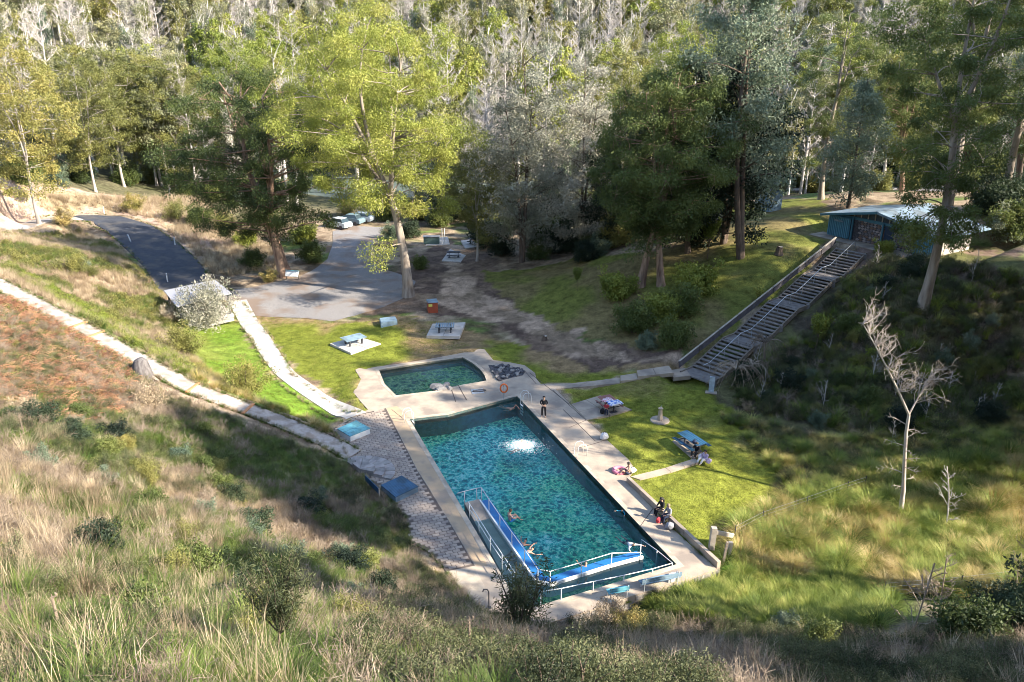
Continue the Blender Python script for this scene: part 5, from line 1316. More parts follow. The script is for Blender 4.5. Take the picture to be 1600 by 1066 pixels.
def feathery(name, seed, h, spread, mleaf, mbark, n=9000, l=.30, w=.10, tr=.3, base=.18, join=False, stems=1, pointy=1.0):
    """A wattle or blackwood: many fine sprays all along rising branches."""
    r = np.random.RandomState(seed); tv = VF(); cv = VF() if not join else tv
    cen = []; rad = []
    for s in range(stems):
        a = r.rand() * 6.28; o = (0 if s == 0 else .35) * spread
        top = np.array([math.cos(a) * o, math.sin(a) * o, h * (1 if s == 0 else r.uniform(.75, .95))])
        tp = curve((0, 0, -.4), top, r, .04, 12)
        tube_np(tv, tp, np.linspace(tr, .03, 12) * (1 + .4 * np.exp(-np.arange(12.))), 7)
        nb = int(34 / stems) + 8
        for i in range(nb):
            t = base + (1 - base) * (i + r.rand()) / nb
            p0 = tp[min(11, int(t * 11))]; a = i * 2.4 + r.rand()
            prof = math.sin(min(1, (1 - t) * 1.25 + .12) * math.pi * .5) ** pointy * (1 if t > base + .12 else .7)
            L = spread * prof * r.uniform(.6, 1.1)
            e = p0 + np.array([math.cos(a) * L, math.sin(a) * L, L * r.uniform(.15, .7)])
            c = curve(p0, e, r, .1, 6, .08)
            tube_np(tv, c, np.linspace(tr * .25, .02, 6), 4)
            for k in (2, 3, 4, 5):
                cen.append(c[k] + r.normal(size=3) * .4); rad.append(.6 + .18 * L * r.uniform(.6, 1.2))
    leafcloud(cv, r, cen, rad, max(4, n // len(cen)), l, w, 1 if join else 0, .2, .8, 2.0)
    if join: return tv.mesh(name, [mbark, mleaf])
    return tv.mesh(name + ' trunk', mbark), cv.mesh(name + ' crown', mleaf)
def slim(name, seed, h, mleaf, mbark, n=4200, l=.5, w=.2, tr=.28, bare=.3):
    """Forest gum with its leaves close about trunk and steep limbs, thin dead tips on top."""
    r = np.random.RandomState(seed); v = VF()
    tp = curve((0, 0, -.8), (r.normal() * .8, r.normal() * .8, h), r, .03, 12)
    tube_np(v, tp, np.linspace(tr, .03, 12), 6)
    cen = []; rad = []
    for i in range(26):
        t = bare + (1 - bare) * r.rand(); p0 = tp[min(11, int(t * 11))]; a = r.rand() * 6.28; L = h * .13 * r.uniform(.4, 1.1)
        e = p0 + np.array([math.cos(a) * L * .6, math.sin(a) * L * .6, L])
        c = curve(p0, e, r, .12, 5); tube_np(v, c, np.linspace(tr * .3, .03, 5), 3)
        if r.rand() < .8 and t < .95:
            cen += [c[2], c[3], c[4]]; rad += [.6, .75, .8]
    for i in range(14):
        cen.append(tp[int((bare + (1 - bare) * .9 * r.rand()) * 11)] + r.normal(size=3) * .3); rad.append(.7)
    leafcloud(v, r, cen, np.array(rad) * r.uniform(.6, 1.3, len(rad)), n // len(cen), l, w, 1, .4, 1.2)
    return v.mesh(name, [mbark, mleaf])
def dead(name, seed, h, tr, mbark, spread=.22, nb=16, lean=(0, 0), twig=4, thin=1., levels=2):
    """A bare tree: trunk, rising limbs, forked twigs."""
    r = np.random.RandomState(seed); v = VF()
    tp = curve((0, 0, -.5), (lean[0], lean[1], h), r, .05, 12)
    tube_np(v, tp, np.linspace(tr, .03, 12), 7)
    for i in range(nb):
        t = .25 + .72 * (i + r.rand()) / nb; p0 = tp[min(11, int(t * 11))]; a = r.rand() * 6.28; L = h * spread * r.uniform(.5, 1.3) * (1.25 - t * .7)
        e = p0 + np.array([math.cos(a) * L * .75, math.sin(a) * L * .75, L * r.uniform(.3, 1)])
        c = curve(p0, e, r, .15, 6, -.04); tube_np(v, c, np.linspace(tr * .32, .02, 6) * thin, 4)
        for k in range(twig):
            p1 = c[2 + k % 4]; L2 = L * r.uniform(.25, .6); a2 = a + r.normal() * 1.1
            e2 = p1 + np.array([math.cos(a2) * L2 * .7, math.sin(a2) * L2 * .7, L2 * r.uniform(.1, 1)])
            c2 = curve(p1, e2, r, .18, 5); tube_np(v, c2, np.linspace(tr * .13, .012, 5) * thin, 3)
            if levels > 1:
                for q in range(3):
                    p2 = c2[1 + q]; L3 = L2 * r.uniform(.3, .6)
                    tube_np(v, curve(p2, p2 + unit(r.normal(size=3) + np.array([0, 0, .5])) * L3, r, .2, 4), np.array([.05, .035, .02, .008]) * tr / .4 * thin, 3)
    return v.mesh(name, [mbark])
def blades(name, seed, n, h, spread, mat, w=.014, bend=.6, base=.12, lvl=4, headed=0):
    """A tuft of curved blades."""
    r = np.random.RandomState(seed)
    a = r.rand(n) * 6.28; rr = base * np.sqrt(r.rand(n)); p0 = np.stack([np.cos(a) * rr, np.sin(a) * rr, np.full(n, -.05)], 1)
    a2 = a + r.normal(size=n) * .7; hh = h * r.uniform(.5, 1.1, n); out = spread * r.uniform(.3, 1.1, n)
    t = np.linspace(0, 1, lvl)[None, :, None]
    dirv = np.stack([np.cos(a2), np.sin(a2), np.zeros(n)], 1)[:, None]
    c = p0[:, None] + dirv * out[:, None, None] * t ** (1 + bend) + np.array([0, 0, 1.]) * hh[:, None, None] * (t - .35 * bend * t ** 3 * (out / (spread + 1e-6))[:, None, None])
    side = np.stack([-np.sin(a2), np.cos(a2), np.zeros(n)], 1)[:, None]
    ww = w * np.linspace(1, .15, lvl)[None, :, None] * r.uniform(.6, 1.3, n)[:, None, None]
    V = np.stack([c - side * ww / 2, c + side * ww / 2], 2).reshape(-1, 3)
    F = []
    b = (np.arange(n) * lvl * 2)[:, None]; k = (np.arange(lvl - 1) * 2)[None]
    o = (b + k).ravel()
    F = np.stack([o, o + 1, o + 3, o + 2], 1)
    vf = VF(); vf.add(V, F, 0)
    return vf.mesh(name, mat)
def bush(name, seed, h, wd, mleaf, mstem, n=1600, l=.10, w=.045, stems=9, droop=0., join=True, clumps=16):
    r = np.random.RandomState(seed); sv = VF(); lv = VF() if not join else sv
    cen = []; rad = []
    for i in range(stems):
        a = i * 2.4 + r.rand(); s = wd * .5 * r.uniform(.2, 1)
        e = np.array([math.cos(a) * s, math.sin(a) * s, h * r.uniform(.6, .95) * (1 - .3 * (s / (wd * .5)) ** 2)])
        c = curve((math.cos(a) * .06, math.sin(a) * .06, -.1), e, r, .1, 6); tube_np(sv, c, np.linspace(.03, .008, 6) * (.5 + h * .3), 4)
        for k in (2, 3, 4, 5): cen.append(c[k] + r.normal(size=3) * .06 * h); rad.append(wd * .13)
    for i in range(clumps):
        q = unit(r.normal(size=3)) * r.rand() ** .4; q[2] = abs(q[2]); cen.append(q * np.array([wd * .42, wd * .42, h * .8]) + np.array([0, 0, h * .1])); rad.append(wd * r.uniform(.1, .2))
    leafcloud(lv, r, cen, np.array(rad), n // len(cen), l, w, 1 if join else 0, droop, .9)
    if join: return sv.mesh(name, [mstem, mleaf])
    return sv.mesh(name + ' stems', mstem), lv.mesh(name + ' leaves', mleaf)
def fern(name, seed, n, h, mat):
    r = np.random.RandomState(seed); vf = VF()
    for i in range(n):
        a = r.rand() * 6.28; L = h * r.uniform(.6, 1.2); k = 7
        t = np.linspace(0, 1, k); d = np.array([math.cos(a), math.sin(a), 0]); s = np.array([-math.sin(a), math.cos(a), 0])
        c = d * (t * L * .8)[:, None] + np.array([0, 0, 1.]) * (h * (t * 1.3 - t ** 2 * .9))[:, None]
        for j in range(1, k):
            for sg in (-1, 1):
                ln = L * .28 * (1 - t[j] * .8); p = c[j]; e = p + s * sg * ln + d * ln * .3 + np.array([0, 0, -.02])
                V = np.array([p - d * .02, p + d * .045, e + d * .01, e - d * .01]); vf.add(V, np.array([[0, 1, 2, 3]]), 0)
    return vf.mesh(name, mat)
def twigs(name, seed, n, h, wd, mat, rad=.006):
    """Dry brushwood: bare forked stems."""
    r = np.random.RandomState(seed); vf = VF()
    for i in range(n):
        a = r.rand() * 6.28; e = np.array([math.cos(a) * wd * r.rand(), math.sin(a) * wd * r.rand(), h * r.uniform(.5, 1)])
        c = curve((0, 0, -.05), e, r, .15, 5); tube_np(vf, c, np.linspace(rad * 1.6, rad * .5, 5), 3)
        for k in (1, 2, 3, 3):
            q = c[k] + unit(r.normal(size=3) + np.array([0, 0, .6])) * h * r.uniform(.2, .45)
            tube_np(vf, curve(c[k], q, r, .15, 3), [rad, rad * .7, rad * .4], 3)
    return vf.mesh(name, mat)

def scatter(name, pts, protos, pick=None, scale=(.7, 1.3), label=None, cat=None, tilt=.15, seed=1, mats=None, flat=None):
    """One 'stuff' object: copies of a few meshes on many points."""
    r = np.random.RandomState(seed); n = len(pts)
    if n == 0: return
    me = bpy.data.meshes.new(name + ' points'); me.vertices.add(n); me.vertices.foreach_set('co', np.asarray(pts, np.float32).ravel())
    pk = r.randint(0, len(protos), n) if pick is None else pick
    a = me.attributes.new('pick', 'INT', 'POINT'); a.data.foreach_set('value', pk.astype(np.int32))
    a = me.attributes.new('rot', 'FLOAT_VECTOR', 'POINT'); a.data.foreach_set('vector', np.stack([r.normal(size=n) * tilt, r.normal(size=n) * tilt, r.rand(n) * 6.28], 1).astype(np.float32).ravel())
    s = r.uniform(scale[0], scale[1], n) if not hasattr(scale[0], '__len__') else r.uniform(scale[0], scale[1])
    a = me.attributes.new('size', 'FLOAT', 'POINT'); a.data.foreach_set('value', s.astype(np.float32))
    o = bpy.data.objects.new(name, me); C.objects.link(o)
    ng = bpy.data.node_groups.new(name, 'GeometryNodeTree'); ng.interface.new_socket('Geometry', in_out='INPUT', socket_type='NodeSocketGeometry'); ng.interface.new_socket('Geometry', in_out='OUTPUT', socket_type='NodeSocketGeometry')
    N = ng.nodes; L = ng.links; gi = N.new('NodeGroupInput'); go = N.new('NodeGroupOutput'); jn = N.new('GeometryNodeJoinGeometry'); L.new(jn.outputs[0], go.inputs[0])
    def na(nm, ty):
        q = N.new('GeometryNodeInputNamedAttribute'); q.data_type = ty; q.inputs[0].default_value = nm; return q
    ap, ar, az = na('pick', 'INT'), na('rot', 'FLOAT_VECTOR'), na('size', 'FLOAT')
    e2r = N.new('FunctionNodeEulerToRotation'); L.new(ar.outputs[0], e2r.inputs[0])
    for k, p in enumerate(protos):
        po = bpy.data.objects.new(p.name, p)
        oi = N.new('GeometryNodeObjectInfo'); oi.inputs['Object'].default_value = po; oi.inputs['As Instance'].default_value = True
        cm = N.new('FunctionNodeCompare'); cm.data_type = 'INT'; cm.operation = 'EQUAL'; L.new(ap.outputs[0], cm.inputs[2]); cm.inputs[3].default_value = k
        ip = N.new('GeometryNodeInstanceOnPoints'); L.new(gi.outputs[0], ip.inputs['Points']); L.new(cm.outputs[0], ip.inputs['Selection'])
        L.new(oi.outputs['Geometry'], ip.inputs['Instance']); L.new(e2r.outputs[0], ip.inputs['Rotation']); L.new(az.outputs[0], ip.inputs['Scale'])
        L.new(ip.outputs[0], jn.inputs[0])
    md = o.modifiers.new('scatter', 'NODES'); md.node_group = ng
    tag(o, label, cat, None, 'stuff')
    return o

# ------------------------------------------------------------------ the trees one can tell apart
def tree(name, meshes, px, py, label, cat, group, h0, h=None, rz=0., sc=1., pos=None, off=(0, 0)):
    p = on(px, py) if pos is None else pos
    t = thing(name, label, cat, (p[0] + off[0], p[1] + off[1], p[2] - .1), rz, group)
    k = (h / h0 if h else 1) * sc; t.scale = (k, k, k)
    a = bpy.data.objects.new('trunk', meshes[0]); C.objects.link(a); a.parent = t
    b = bpy.data.objects.new('crown', meshes[1]); C.objects.link(b); b.parent = t
    return t
G = {}
G['big1'] = gum('spreading gum', 11, 30, 10.5, M['gumleaf'], M['bark'], 100, 2.1, 1150, l=.30, w=.075, fork=.36, cz=.62, rz=.37, tr=.58, lean=(-3.0, 2), nlead=5, low=4)
G['big2'] = gum('dark gum', 12, 25, 9.5, M['gumdark'], M['redbark'], 92, 2.0, 950, l=.30, w=.085, fork=.26, cz=.54, rz=.42, tr=.8, lean=(-2.5, 0), nlead=4, flare=1.6, low=12)
G['gum3'] = gum('twin gum', 13, 22, 6.0, M['gumdark'], M['redbark'], 60, 1.8, 750, l=.30, w=.085, fork=.3, cz=.56, rz=.38, tr=.42, lean=(2.5, 0), nlead=3, low=12)
G['gum4'] = gum('tall gum', 14, 32, 6.5, M['gumdark'], M['bark'], 50, 1.65, 650, l=.28, w=.09, fork=.5, cz=.62, rz=.36, tr=.42, lean=(-.5, 0), nlead=3, low=20)
G['gum5'] = gum('round gum', 15, 28, 7.0, M['gumleaf'], M['palebark'], 66, 2.1, 560, l=.34, w=.13, fork=.4, cz=.64, rz=.33, tr=.36, nlead=4, low=4)
G['gum6'] = gum('olive gum', 16, 24, 6.5, M['olive'], M['palebark'], 62, 1.95, 520, l=.32, w=.12, fork=.3, cz=.57, rz=.40, tr=.26, nlead=4, low=6)
G['silver'] = feathery('silver wattle', 21, 26, 6.8, M['silver'], M['roughbark'], 30000, .36, .12, .28, .12, stems=3, pointy=.7)
G['tallsilver'] = feathery('tall wattle', 22, 34, 6.5, M['bluegum'], M['roughbark'], 28000, .38, .14, .33, .30, stems=2, pointy=.8)
G['black'] = feathery('blackwood', 23, 22, 6.0, M['blackwood'], M['roughbark'], 26000, .40, .18, .3, .12, stems=3, pointy=.6)
G['blue'] = feathery('blue wattle', 24, 15, 3.8, M['bluegum'], M['roughbark'], 13000, .34, .14, .2, .15, stems=1, pointy=.9)
TREES = [
 ('gum_tree','big1',638,463,'spreading gum with bright yellow green crown standing by the orange bin','gum tree',30.5,0.),
 ('gum_tree','big2',447,432,'thick red barked gum with dark crown beside the pale notice board','gum tree',25.5,0.2),
 ('gum_tree','gum3',1000,447,'leaning red barked gum on the grassy bank, its bark peeling pale','gum tree',24,0.),
 ('gum_tree','gum3',1034,446,'upright reddish gum trunk just beside the leaning gum on the bank','gum tree',22,2.1),
 ('gum_tree','gum4',1440,480,'tall grey gum in front of the toilet block, thin hanging crown','gum tree',31,0.),
 ('silver_wattle_tree','silver',815,410,'rounded silvery grey wattle behind the grassy bank, fine leaved','wattle tree',26,0.),
 ('silver_wattle_tree','silver',905,395,'slimmer silver grey wattle next to the rounded one','wattle tree',23,2.),
 ('wattle_tree','tallsilver',1158,402,'very tall grey green wattle with dark trunk left of the hut','wattle tree',34,0.),
 ('blackwood_tree','black',1075,395,'dark bushy evergreen on the bank behind the twin red gums','evergreen tree',20,0.),
 ('blackwood_tree','black',960,385,'low dark evergreen with broad crown at the edge of the bank','evergreen tree',15,1.3),
 ('blackwood_tree','black',1130,380,'dark evergreen between the tall wattle and the bank gums','evergreen tree',21,2.6),
 ('wattle_tree','blue',1325,325,'small feathery blue green tree behind the toilet block roof','wattle tree',15,0.),
 ('gum_tree','gum4',1283,312,'leaning brown trunked gum at the edge of the gravel road','gum tree',26,2.2),
 ('gum_tree','gum4',1478,345,'tall dark gum rising behind the toilet block roof','gum tree',34,4.0),
 ('gum_tree','gum4',1565,330,'bare stemmed gum at the far end of the toilet block','gum tree',33,1.2),
 ('gum_tree','gum6',62,350,'lone olive gum with slim pale trunk beside the track bend','gum tree',25,0.),
 ('gum_tree','gum5',1062,315,'round yellow topped gum showing above the dark evergreens','gum tree',31,0.),
 ('gum_tree','gum5',560,290,'bright green gum behind the big spreading gum','gum tree',33,1.),
 ('gum_tree','gum5',385,300,'rounded light green gum behind the dark red barked gum','gum tree',29,2.),
 ('gum_tree','gum6',962,340,'pale olive gum between silver wattle and dark evergreen','gum tree',26,3.),
 ('gum_tree','gum6',745,408,'thin leaning gum over the shaded picnic tables','gum tree',17,1.),
 ('blackwood_tree','black',700,352,'dark evergreen overhanging the farthest picnic slab','evergreen tree',15,1.),
 ('blackwood_tree','black',866,375,'dark bushy evergreen under the two silver wattles','evergreen tree',10,1.),
 ('gum_tree','gum6',150,300,'pale trunked gum in the row above the road bend','gum tree',22,4.),
 ('gum_tree','gum6',195,292,'second pale gum from the bend, twin white stems','gum tree',24,5.),
 ('gum_tree','gum6',285,305,'narrow pale gum behind the roadside bushes','gum tree',25,.5),
 ('gum_tree','gum6',330,300,'olive crowned gum over the roadside hedge of bushes','gum tree',23,2.5),
 ('gum_tree','gum6',245,290,'white stemmed gum just behind the orange tipped bush','gum tree',25,3.3),
 ('wattle_tree','blue',1222,290,'pale green feathery wattle behind the small hut','wattle tree',17,1.),
 ('wattle_tree','tallsilver',1255,280,'tall silvery wattle crossing the crown of the leaning gum','wattle tree',30,2.),
 ('gum_tree','gum3',1410,300,'bushy gum on the far side of the gravel road','gum tree',18,3.),
 ('blackwood_tree','black',1500,300,'dark evergreen beyond the road, right of the tall grey gum','evergreen tree',17,4.),
 ('wattle_tree','tallsilver',1590,300,'grey green wattle where the gravel road leaves the view','wattle tree',27,5.),
 ('gum_tree','gum5',480,300,'pale green gum between the dark red barked gum and the river','gum tree',27,4.),
 ('gum_tree','gum4',1350,285,'dark thin crowned gum beyond the road behind the blue green tree','gum tree',36,3.),
]
H0 = dict(big1=30, big2=25, gum3=22, gum4=32, gum5=28, gum6=24, silver=26, tallsilver=34, black=22, blue=15)
GRP = {'gum_tree': 'gum trees around the clearing', 'silver_wattle_tree': 'silver wattles behind the bank', 'wattle_tree': 'grey green wattles', 'blackwood_tree': 'dark evergreens'}
for nm, k, px, py, lab, cat, h, rz in TREES:
    tree(nm, G[k], px, py, lab, cat, GRP[nm], H0[k], h, rz)
# trees on the hillside beside the viewpoint: they throw the shade that lies on slope and pool
G['high'] = gum('umbrella gum', 17, 30, 5.5, M['gumdark'], M['bark'], 40, 1.8, 420, w=.2, fork=.6, cz=.84, rz=.15, tr=.35, nlead=3)
H0['high'] = 30
def shade_tree(x, y, k, h, rz, lab):
    p = (x, y, float(H(x, y)))
    t = tree('gum_tree', G[k], 0, 0, lab, 'gum tree', 'gum trees beside the viewpoint', H0[k], h, rz, pos=p)

for i, (x, y, k, h, rz) in enumerate(((40, 42, 'gum4', 29, 0), (46, 47, 'gum4', 37, 1), (50, 57, 'gum4', 36, 5), (62, 44, 'gum4', 38, 2.2), (76, 37, 'gum4', 38, 3), (72, 52, 'gum6', 27, 1.5),
        (32, 31, 'high', 33, 0), (30, 24, 'high', 29, 2), (34, 24, 'high', 34, 1), (25, 25, 'high', 25, 3), (34, 13, 'gum6', 18, 1), (29, 18, 'gum6', 17, 2), (40, 5, 'gum6', 19, 3), (20, 12, 'high', 17, 4), (52, 22, 'high', 33, 1), (44, 52, 'gum4', 38, 4), (53, 45, 'gum4', 41, 1), (56, 52, 'gum4', 42, 2), (50, 62, 'gum4', 38, 3), (58, 58, 'gum4', 47, 0.4), (63, 50, 'gum4', 48, 1.4), (67, 61, 'gum4', 48, 2.4), (70, 40, 'gum4', 46, 5))):
    shade_tree(x, y, k, h, rz, 'gum on the slope beside the viewpoint, its shade falling over pool and hillside')

# ------------------------------------------------------------------ the forest across the river
FM = []
for i, (ml, hh) in enumerate((('farleaf', 22), ('olive', 24), ('farleaf', 20), ('silver', 21), ('bluegum', 19))):
    FM.append(slim('slim forest gum', 31 + i, hh, M[ml], M['whitebark'], 3000, l=.42, w=.15, tr=.34))
FD = [dead('bare forest tree', 41 + i, 20 + 2 * i, .28, M['deadwood'], .16, 30, (r_, 0), 7, 1.2) for i, r_ in enumerate((.5, -1, 1.2, 0))]
FG = [gum('forest gum', 51 + i, 23, 5.0, M[m_], M['palebark'], 34, 2.0, 170, l=.6, w=.3, fork=.4, cz=.66, rz=.3, tr=.3, join=True) for i, m_ in enumerate(('farleaf', 'olive', 'gumleaf'))]
FS = [bush('forest bush', 61 + i, 4.5, 5.0, M[m_], M['roughbark'], 2600, .42, .17, 8) for i, m_ in enumerate(('olive', 'gumdark', 'bluegum'))]
rf = np.random.RandomState(99)
cand = []
for X0 in np.arange(-230, 231, 5.4):
    for Y0 in np.arange(135, 420, 5.4):
        x = X0 + rf.uniform(-3, 3); y = Y0 + rf.uniform(-3, 3)
        if abs(x) > .70 * y + 12: continue
        cand.append((x, y))
cand = np.array(cand)
rd_, _ = segdist(RIV, cand[:, 0], cand[:, 1])
view = (cand[:, 0] > -.27 * cand[:, 1]) & (cand[:, 0] < -.12 * cand[:, 1]) & (cand[:, 1] < 165)
keep = (rd_ > 12) & ~view & ~((cand[:, 0] > 20) & (cand[:, 1] < 128)) & ~((cand[:, 0] < -35) & (cand[:, 1] < 140))
cand = cand[keep]
cz_ = H(cand[:, 0], cand[:, 1])
order = np.argsort(np.hypot(cand[:, 0], cand[:, 1]))
cand = cand[order]; cz_ = cz_[order]
kinds = rf.choice(3, len(cand), p=[.50, .36, .14])
cnt = [0, 0, 0]; NK = ('slim_gum_tree', 'bare_tree', 'forest_gum_tree'); PR = (FM, FD, FG)
LB = ('slender olive gum with leafy stem in the forest across the river', 'bare grey white burnt tree in the forest across the river', 'yellow green crowned gum in the forest across the river')
GR = ('slender gums across the river', 'bare trees across the river', 'leafy gums across the river')
rest = []
ZL = ((-.42, 'above the asphalt road'), (-.2, 'behind the dark red barked gum'), (0, 'behind the big spreading gum'), (.25, 'behind the silver wattles'), (.48, 'behind the very tall wattle'), (9, 'behind the toilet block'))
YL = ((195, 'by the river'), (240, 'low on the mountainside'), (9999, 'higher on the mountainside'))
LB = ('slender olive gum', 'bare grey white burnt tree', 'yellow green crowned gum')
for i, (x, y) in enumerate(cand):
    k = kinds[i]
    if cnt[k] < (165, 150, 60)[k]:
        cnt[k] += 1
        me = PR[k][rf.randint(len(PR[k]))]
        o = bpy.data.objects.new(NK[k], me); C.objects.link(o); o.location = (x, y, cz_[i] - .3)
        s = rf.uniform(.55, 1.1); o.rotation_euler = (rf.normal() * .03, rf.normal() * .03, rf.rand() * 6.28); o.scale = (s, s, s * rf.uniform(.9, 1.15))
        wh = next(t for a, t in YL if y < a) + ' ' + next(t for a, t in ZL if x / y < a); tag(o, LB[k] + ' ' + wh, ('gum tree', 'bare tree', 'gum tree')[k], GR[k] + ', ' + wh)
    else: rest.append(i)
rest = np.array(rest)
protos = FM + FD + FG
base = np.array([0, len(FM), len(FM) + len(FD)]); ln = np.array([len(FM), len(FD), len(FG)])
pk = base[kinds[rest]] + (rf.rand(len(rest)) * ln[kinds[rest]]).astype(int)
print('forest', len(cand), cnt)
scatter('forest', np.column_stack([cand[rest], cz_[rest] - .3]), protos, pk, (.7, 1.1), 'mixed burnt and regrowing gum forest covering the far mountainside', 'forest', .03, 3)
# undergrowth of the forest floor
n = 2600
x = rf.uniform(-190, 190, n); y = rf.uniform(125, 330, n); m = (abs(x) < .7 * y + 8) & (segdist(RIV, x, y)[0] > 11) & ~((x > -.27 * y) & (x < -.12 * y) & (y < 165)) & ~((x > 20) & (y < 125)) & ~((x < -35) & (y < 145))
x, y = x[m], y[m]
scatter('forest_undergrowth', np.column_stack([x, y, H(x, y) - .2]), FS, None, (.4, 1.0), 'bushes and saplings filling the forest floor beyond the river', 'undergrowth', .05, 4)

# ------------------------------------------------------------------ low plants
def fill(poly_px, n, seed, near=1.0, k=1.0):
    """n points spread evenly over the ground inside an outline (given as the photograph shows it)."""
    poly = ON(poly_px); r = np.random.RandomState(seed); P = np.array(poly); lo = P.min(0); hi = P.max(0)
    pts = np.zeros((0, 2))
    while len(pts) < n:
        q = r.uniform(lo, hi, (n * 3, 2)); q = q[inside(poly, q[:, 0], q[:, 1])]
        pts = np.concatenate([pts, q])
        if len(q) == 0: break
    return pts[:n]
def clear(p, path=True, deck=True):
    m = np.ones(len(p), bool)
    if deck: m &= ~inside(inset(DECK, .15), p[:, 0], p[:, 1])
    m &= segdist(HP, p[:, 0], p[:, 1])[0] > 1.05
    m &= segdist(RD, p[:, 0], p[:, 1])[0] > 3.4
    m &= segdist(CPL, p[:, 0], p[:, 1])[0] > 1.15
    return p[m]
def lift(p, dz=0.): return np.column_stack([p, H(p[:, 0], p[:, 1]) + dz])
PT = {}
PT['straw'] = [blades('dry grass', 71 + i, 55, .75, .45, M['straw'], .013, .5, .16) for i in range(3)]
PT['stalk'] = [blades('tall seed stalks', 75 + i, 22, 1.25, .55, M['straw'], .011, .5, .12) for i in range(2)]
PT['green'] = [blades('green tuft', 78 + i, 70, .42, .38, M['greenblade'], .018, .7, .14) for i in range(3)]
PT['tus'] = [blades('tussock', 81 + i, 130, .95, .85, M['tussock'], .026, .9, .22) for i in range(3)]
PT['gold'] = [blades('golden tussock', 84 + i, 130, .9, .8, M['tussockgold'], .024, .9, .22) for i in range(3)]
PT['fern'] = [fern('bracken', 87 + i, 9, .7, M['fern']) for i in range(2)]
PT['twig'] = [twigs('dry brush', 90 + i, 12, .7, .45, M['twig']) for i in range(3)]
PT['scrub'] = [bush('low scrub', 93 + i, .8, 1.1, M['scrub'], M['roughbark'], 1900, .055, .02, 9) for i in range(3)]
PT['mid'] = [bush('green herb', 96 + i, .45, .8, M['olive'], M['roughbark'], 500, .07, .035, 5) for i in range(2)]
PT['bright'] = [bush('bright groundcover', 98 + i, .5, .9, M['brightleaf'], M['roughbark'], 700, .07, .03, 6) for i in range(2)]
SLOPE = [(-60, 470), (60, 505), (200, 580), (300, 635), (430, 685), (540, 722), (640, 820), (640, 860), (750, 955), (800, 1000), (800, 1100), (-120, 1180)]
p = clear(fill(SLOPE, 15000, 1)); nn = fbm(p[:, 0], p[:, 1], 4.5, 3); n2 = fbm(p[:, 0] + 40, p[:, 1], 2.0, 2)
d_ = np.hypot(p[:, 0], p[:, 1] )
nn = nn + .12 * (np.random.RandomState(5).rand(len(p)) - .5) * 2
scatter('dry_grass', lift(p[nn > .42]), PT['straw'] * 2 + PT['twig'][:2], None, (.3, .95), 'pinkish straw coloured grass matted over the steep near hillside', 'grass', .3, 11)
scatter('green_grass', lift(p[nn <= .43]), PT['green'], None, (.6, 1.5), 'fresh green grass tufts in hollows of the near hillside', 'grass', .2, 12)
q = p[(n2 > .53)][::3]
scatter('dry_brush', lift(q), PT['twig'], None, (.5, 1.3), 'dead twiggy brush tangled in the hillside grass', 'brush', .3, 13)
q = p[(n2 < .46)][::3]
scatter('hillside_scrub', lift(q, -.05), PT['scrub'] + PT['mid'], None, (.4, 1.0), 'low dark scrub dotted over the near hillside', 'scrub', .1, 14)
p = fill([(-40, 720), (300, 830), (480, 1130), (-80, 1180)], 500, 2)
scatter('tall_grass_stalks', lift(p), PT['stalk'], None, (.6, 1.2), 'tall pale seed stalks rising from the hillside grass nearest the viewer', 'grass', .15, 15)
# dark brush along the foot of the slope
p = clear(fill([(520, 1066), (640, 930), (760, 965), (860, 990), (1000, 975), (1120, 980), (1300, 1000), (1600, 990), (1700, 1130), (520, 1130)], 4600, 3)); nn = fbm(p[:, 0], p[:, 1], 3, 2)
scatter('slope_foot_scrub', lift(p[nn > .46][::2], -.05), PT['scrub'], None, (.4, 1.3), 'dark scrub crowding the foot of the slope below the pool', 'scrub', .1, 16)
scatter('slope_foot_brush', lift(p[nn <= .5][::2]), PT['twig'] + PT['straw'], None, (.6, 1.5), 'grey brush and dead grass along the shaded foot of the slope', 'brush', .3, 17)
# bracken
p = clear(fill([(-40, 460), (60, 490), (130, 525), (200, 565), (212, 600), (190, 650), (100, 665), (-40, 610)], 1300, 4))
scatter('bracken', lift(p), PT['fern'] * 3 + PT['twig'][:1] + PT['mid'][:1], None, (.6, 1.3), 'rust orange bracken below the hillside path', 'bracken', .15, 18)
# hillside above the path and around the shelter
p = clear(fill([(-60, 350), (120, 350), (180, 385), (240, 450), (262, 470), (330, 600), (430, 640), (300, 590), (100, 485), (-60, 425)], 5200, 5)); nn = fbm(p[:, 0], p[:, 1], 4, 3)
scatter('upper_dry_grass', lift(p[nn > .40]), PT['straw'], None, (.7, 1.3), 'dry pinkish grass between the path and the asphalt road', 'grass', .2, 19)
scatter('upper_green_grass', lift(p[nn <= .43]), PT['green'] + PT['mid'], None, (.7, 1.6), 'green herbs and grass between the path and the asphalt road', 'grass', .2, 20)
p = clear(fill([(0, 420), (100, 480), (200, 535), (300, 590), (310, 575), (200, 515), (100, 462), (0, 405)], 800, 6))
scatter('bright_groundcover', lift(p, -.05), PT['bright'], None, (.7, 1.3), 'yellow green groundcover hugging the upper edge of the hillside path', 'groundcover', .1, 21)
p = clear(fill([(300, 600), (430, 640), (520, 690), (510, 662), (420, 640), (340, 590), (290, 560)], 550, 7))
scatter('path_verge_plants', lift(p, -.05), PT['bright'] + PT['green'] + PT['gold'], None, (.5, 1.0), 'mixed grassy verge beside the lower hillside path', 'plants', .1, 22)
p = clear(fill([(60, 300), (300, 310), (440, 400), (440, 425), (330, 428), (250, 350), (160, 325), (60, 330)], 1500, 8))
scatter('roadside_dry_grass', lift(p), PT['straw'], None, (1.0, 1.8), 'bleached grass on the bank behind the asphalt road', 'grass', .2, 23)
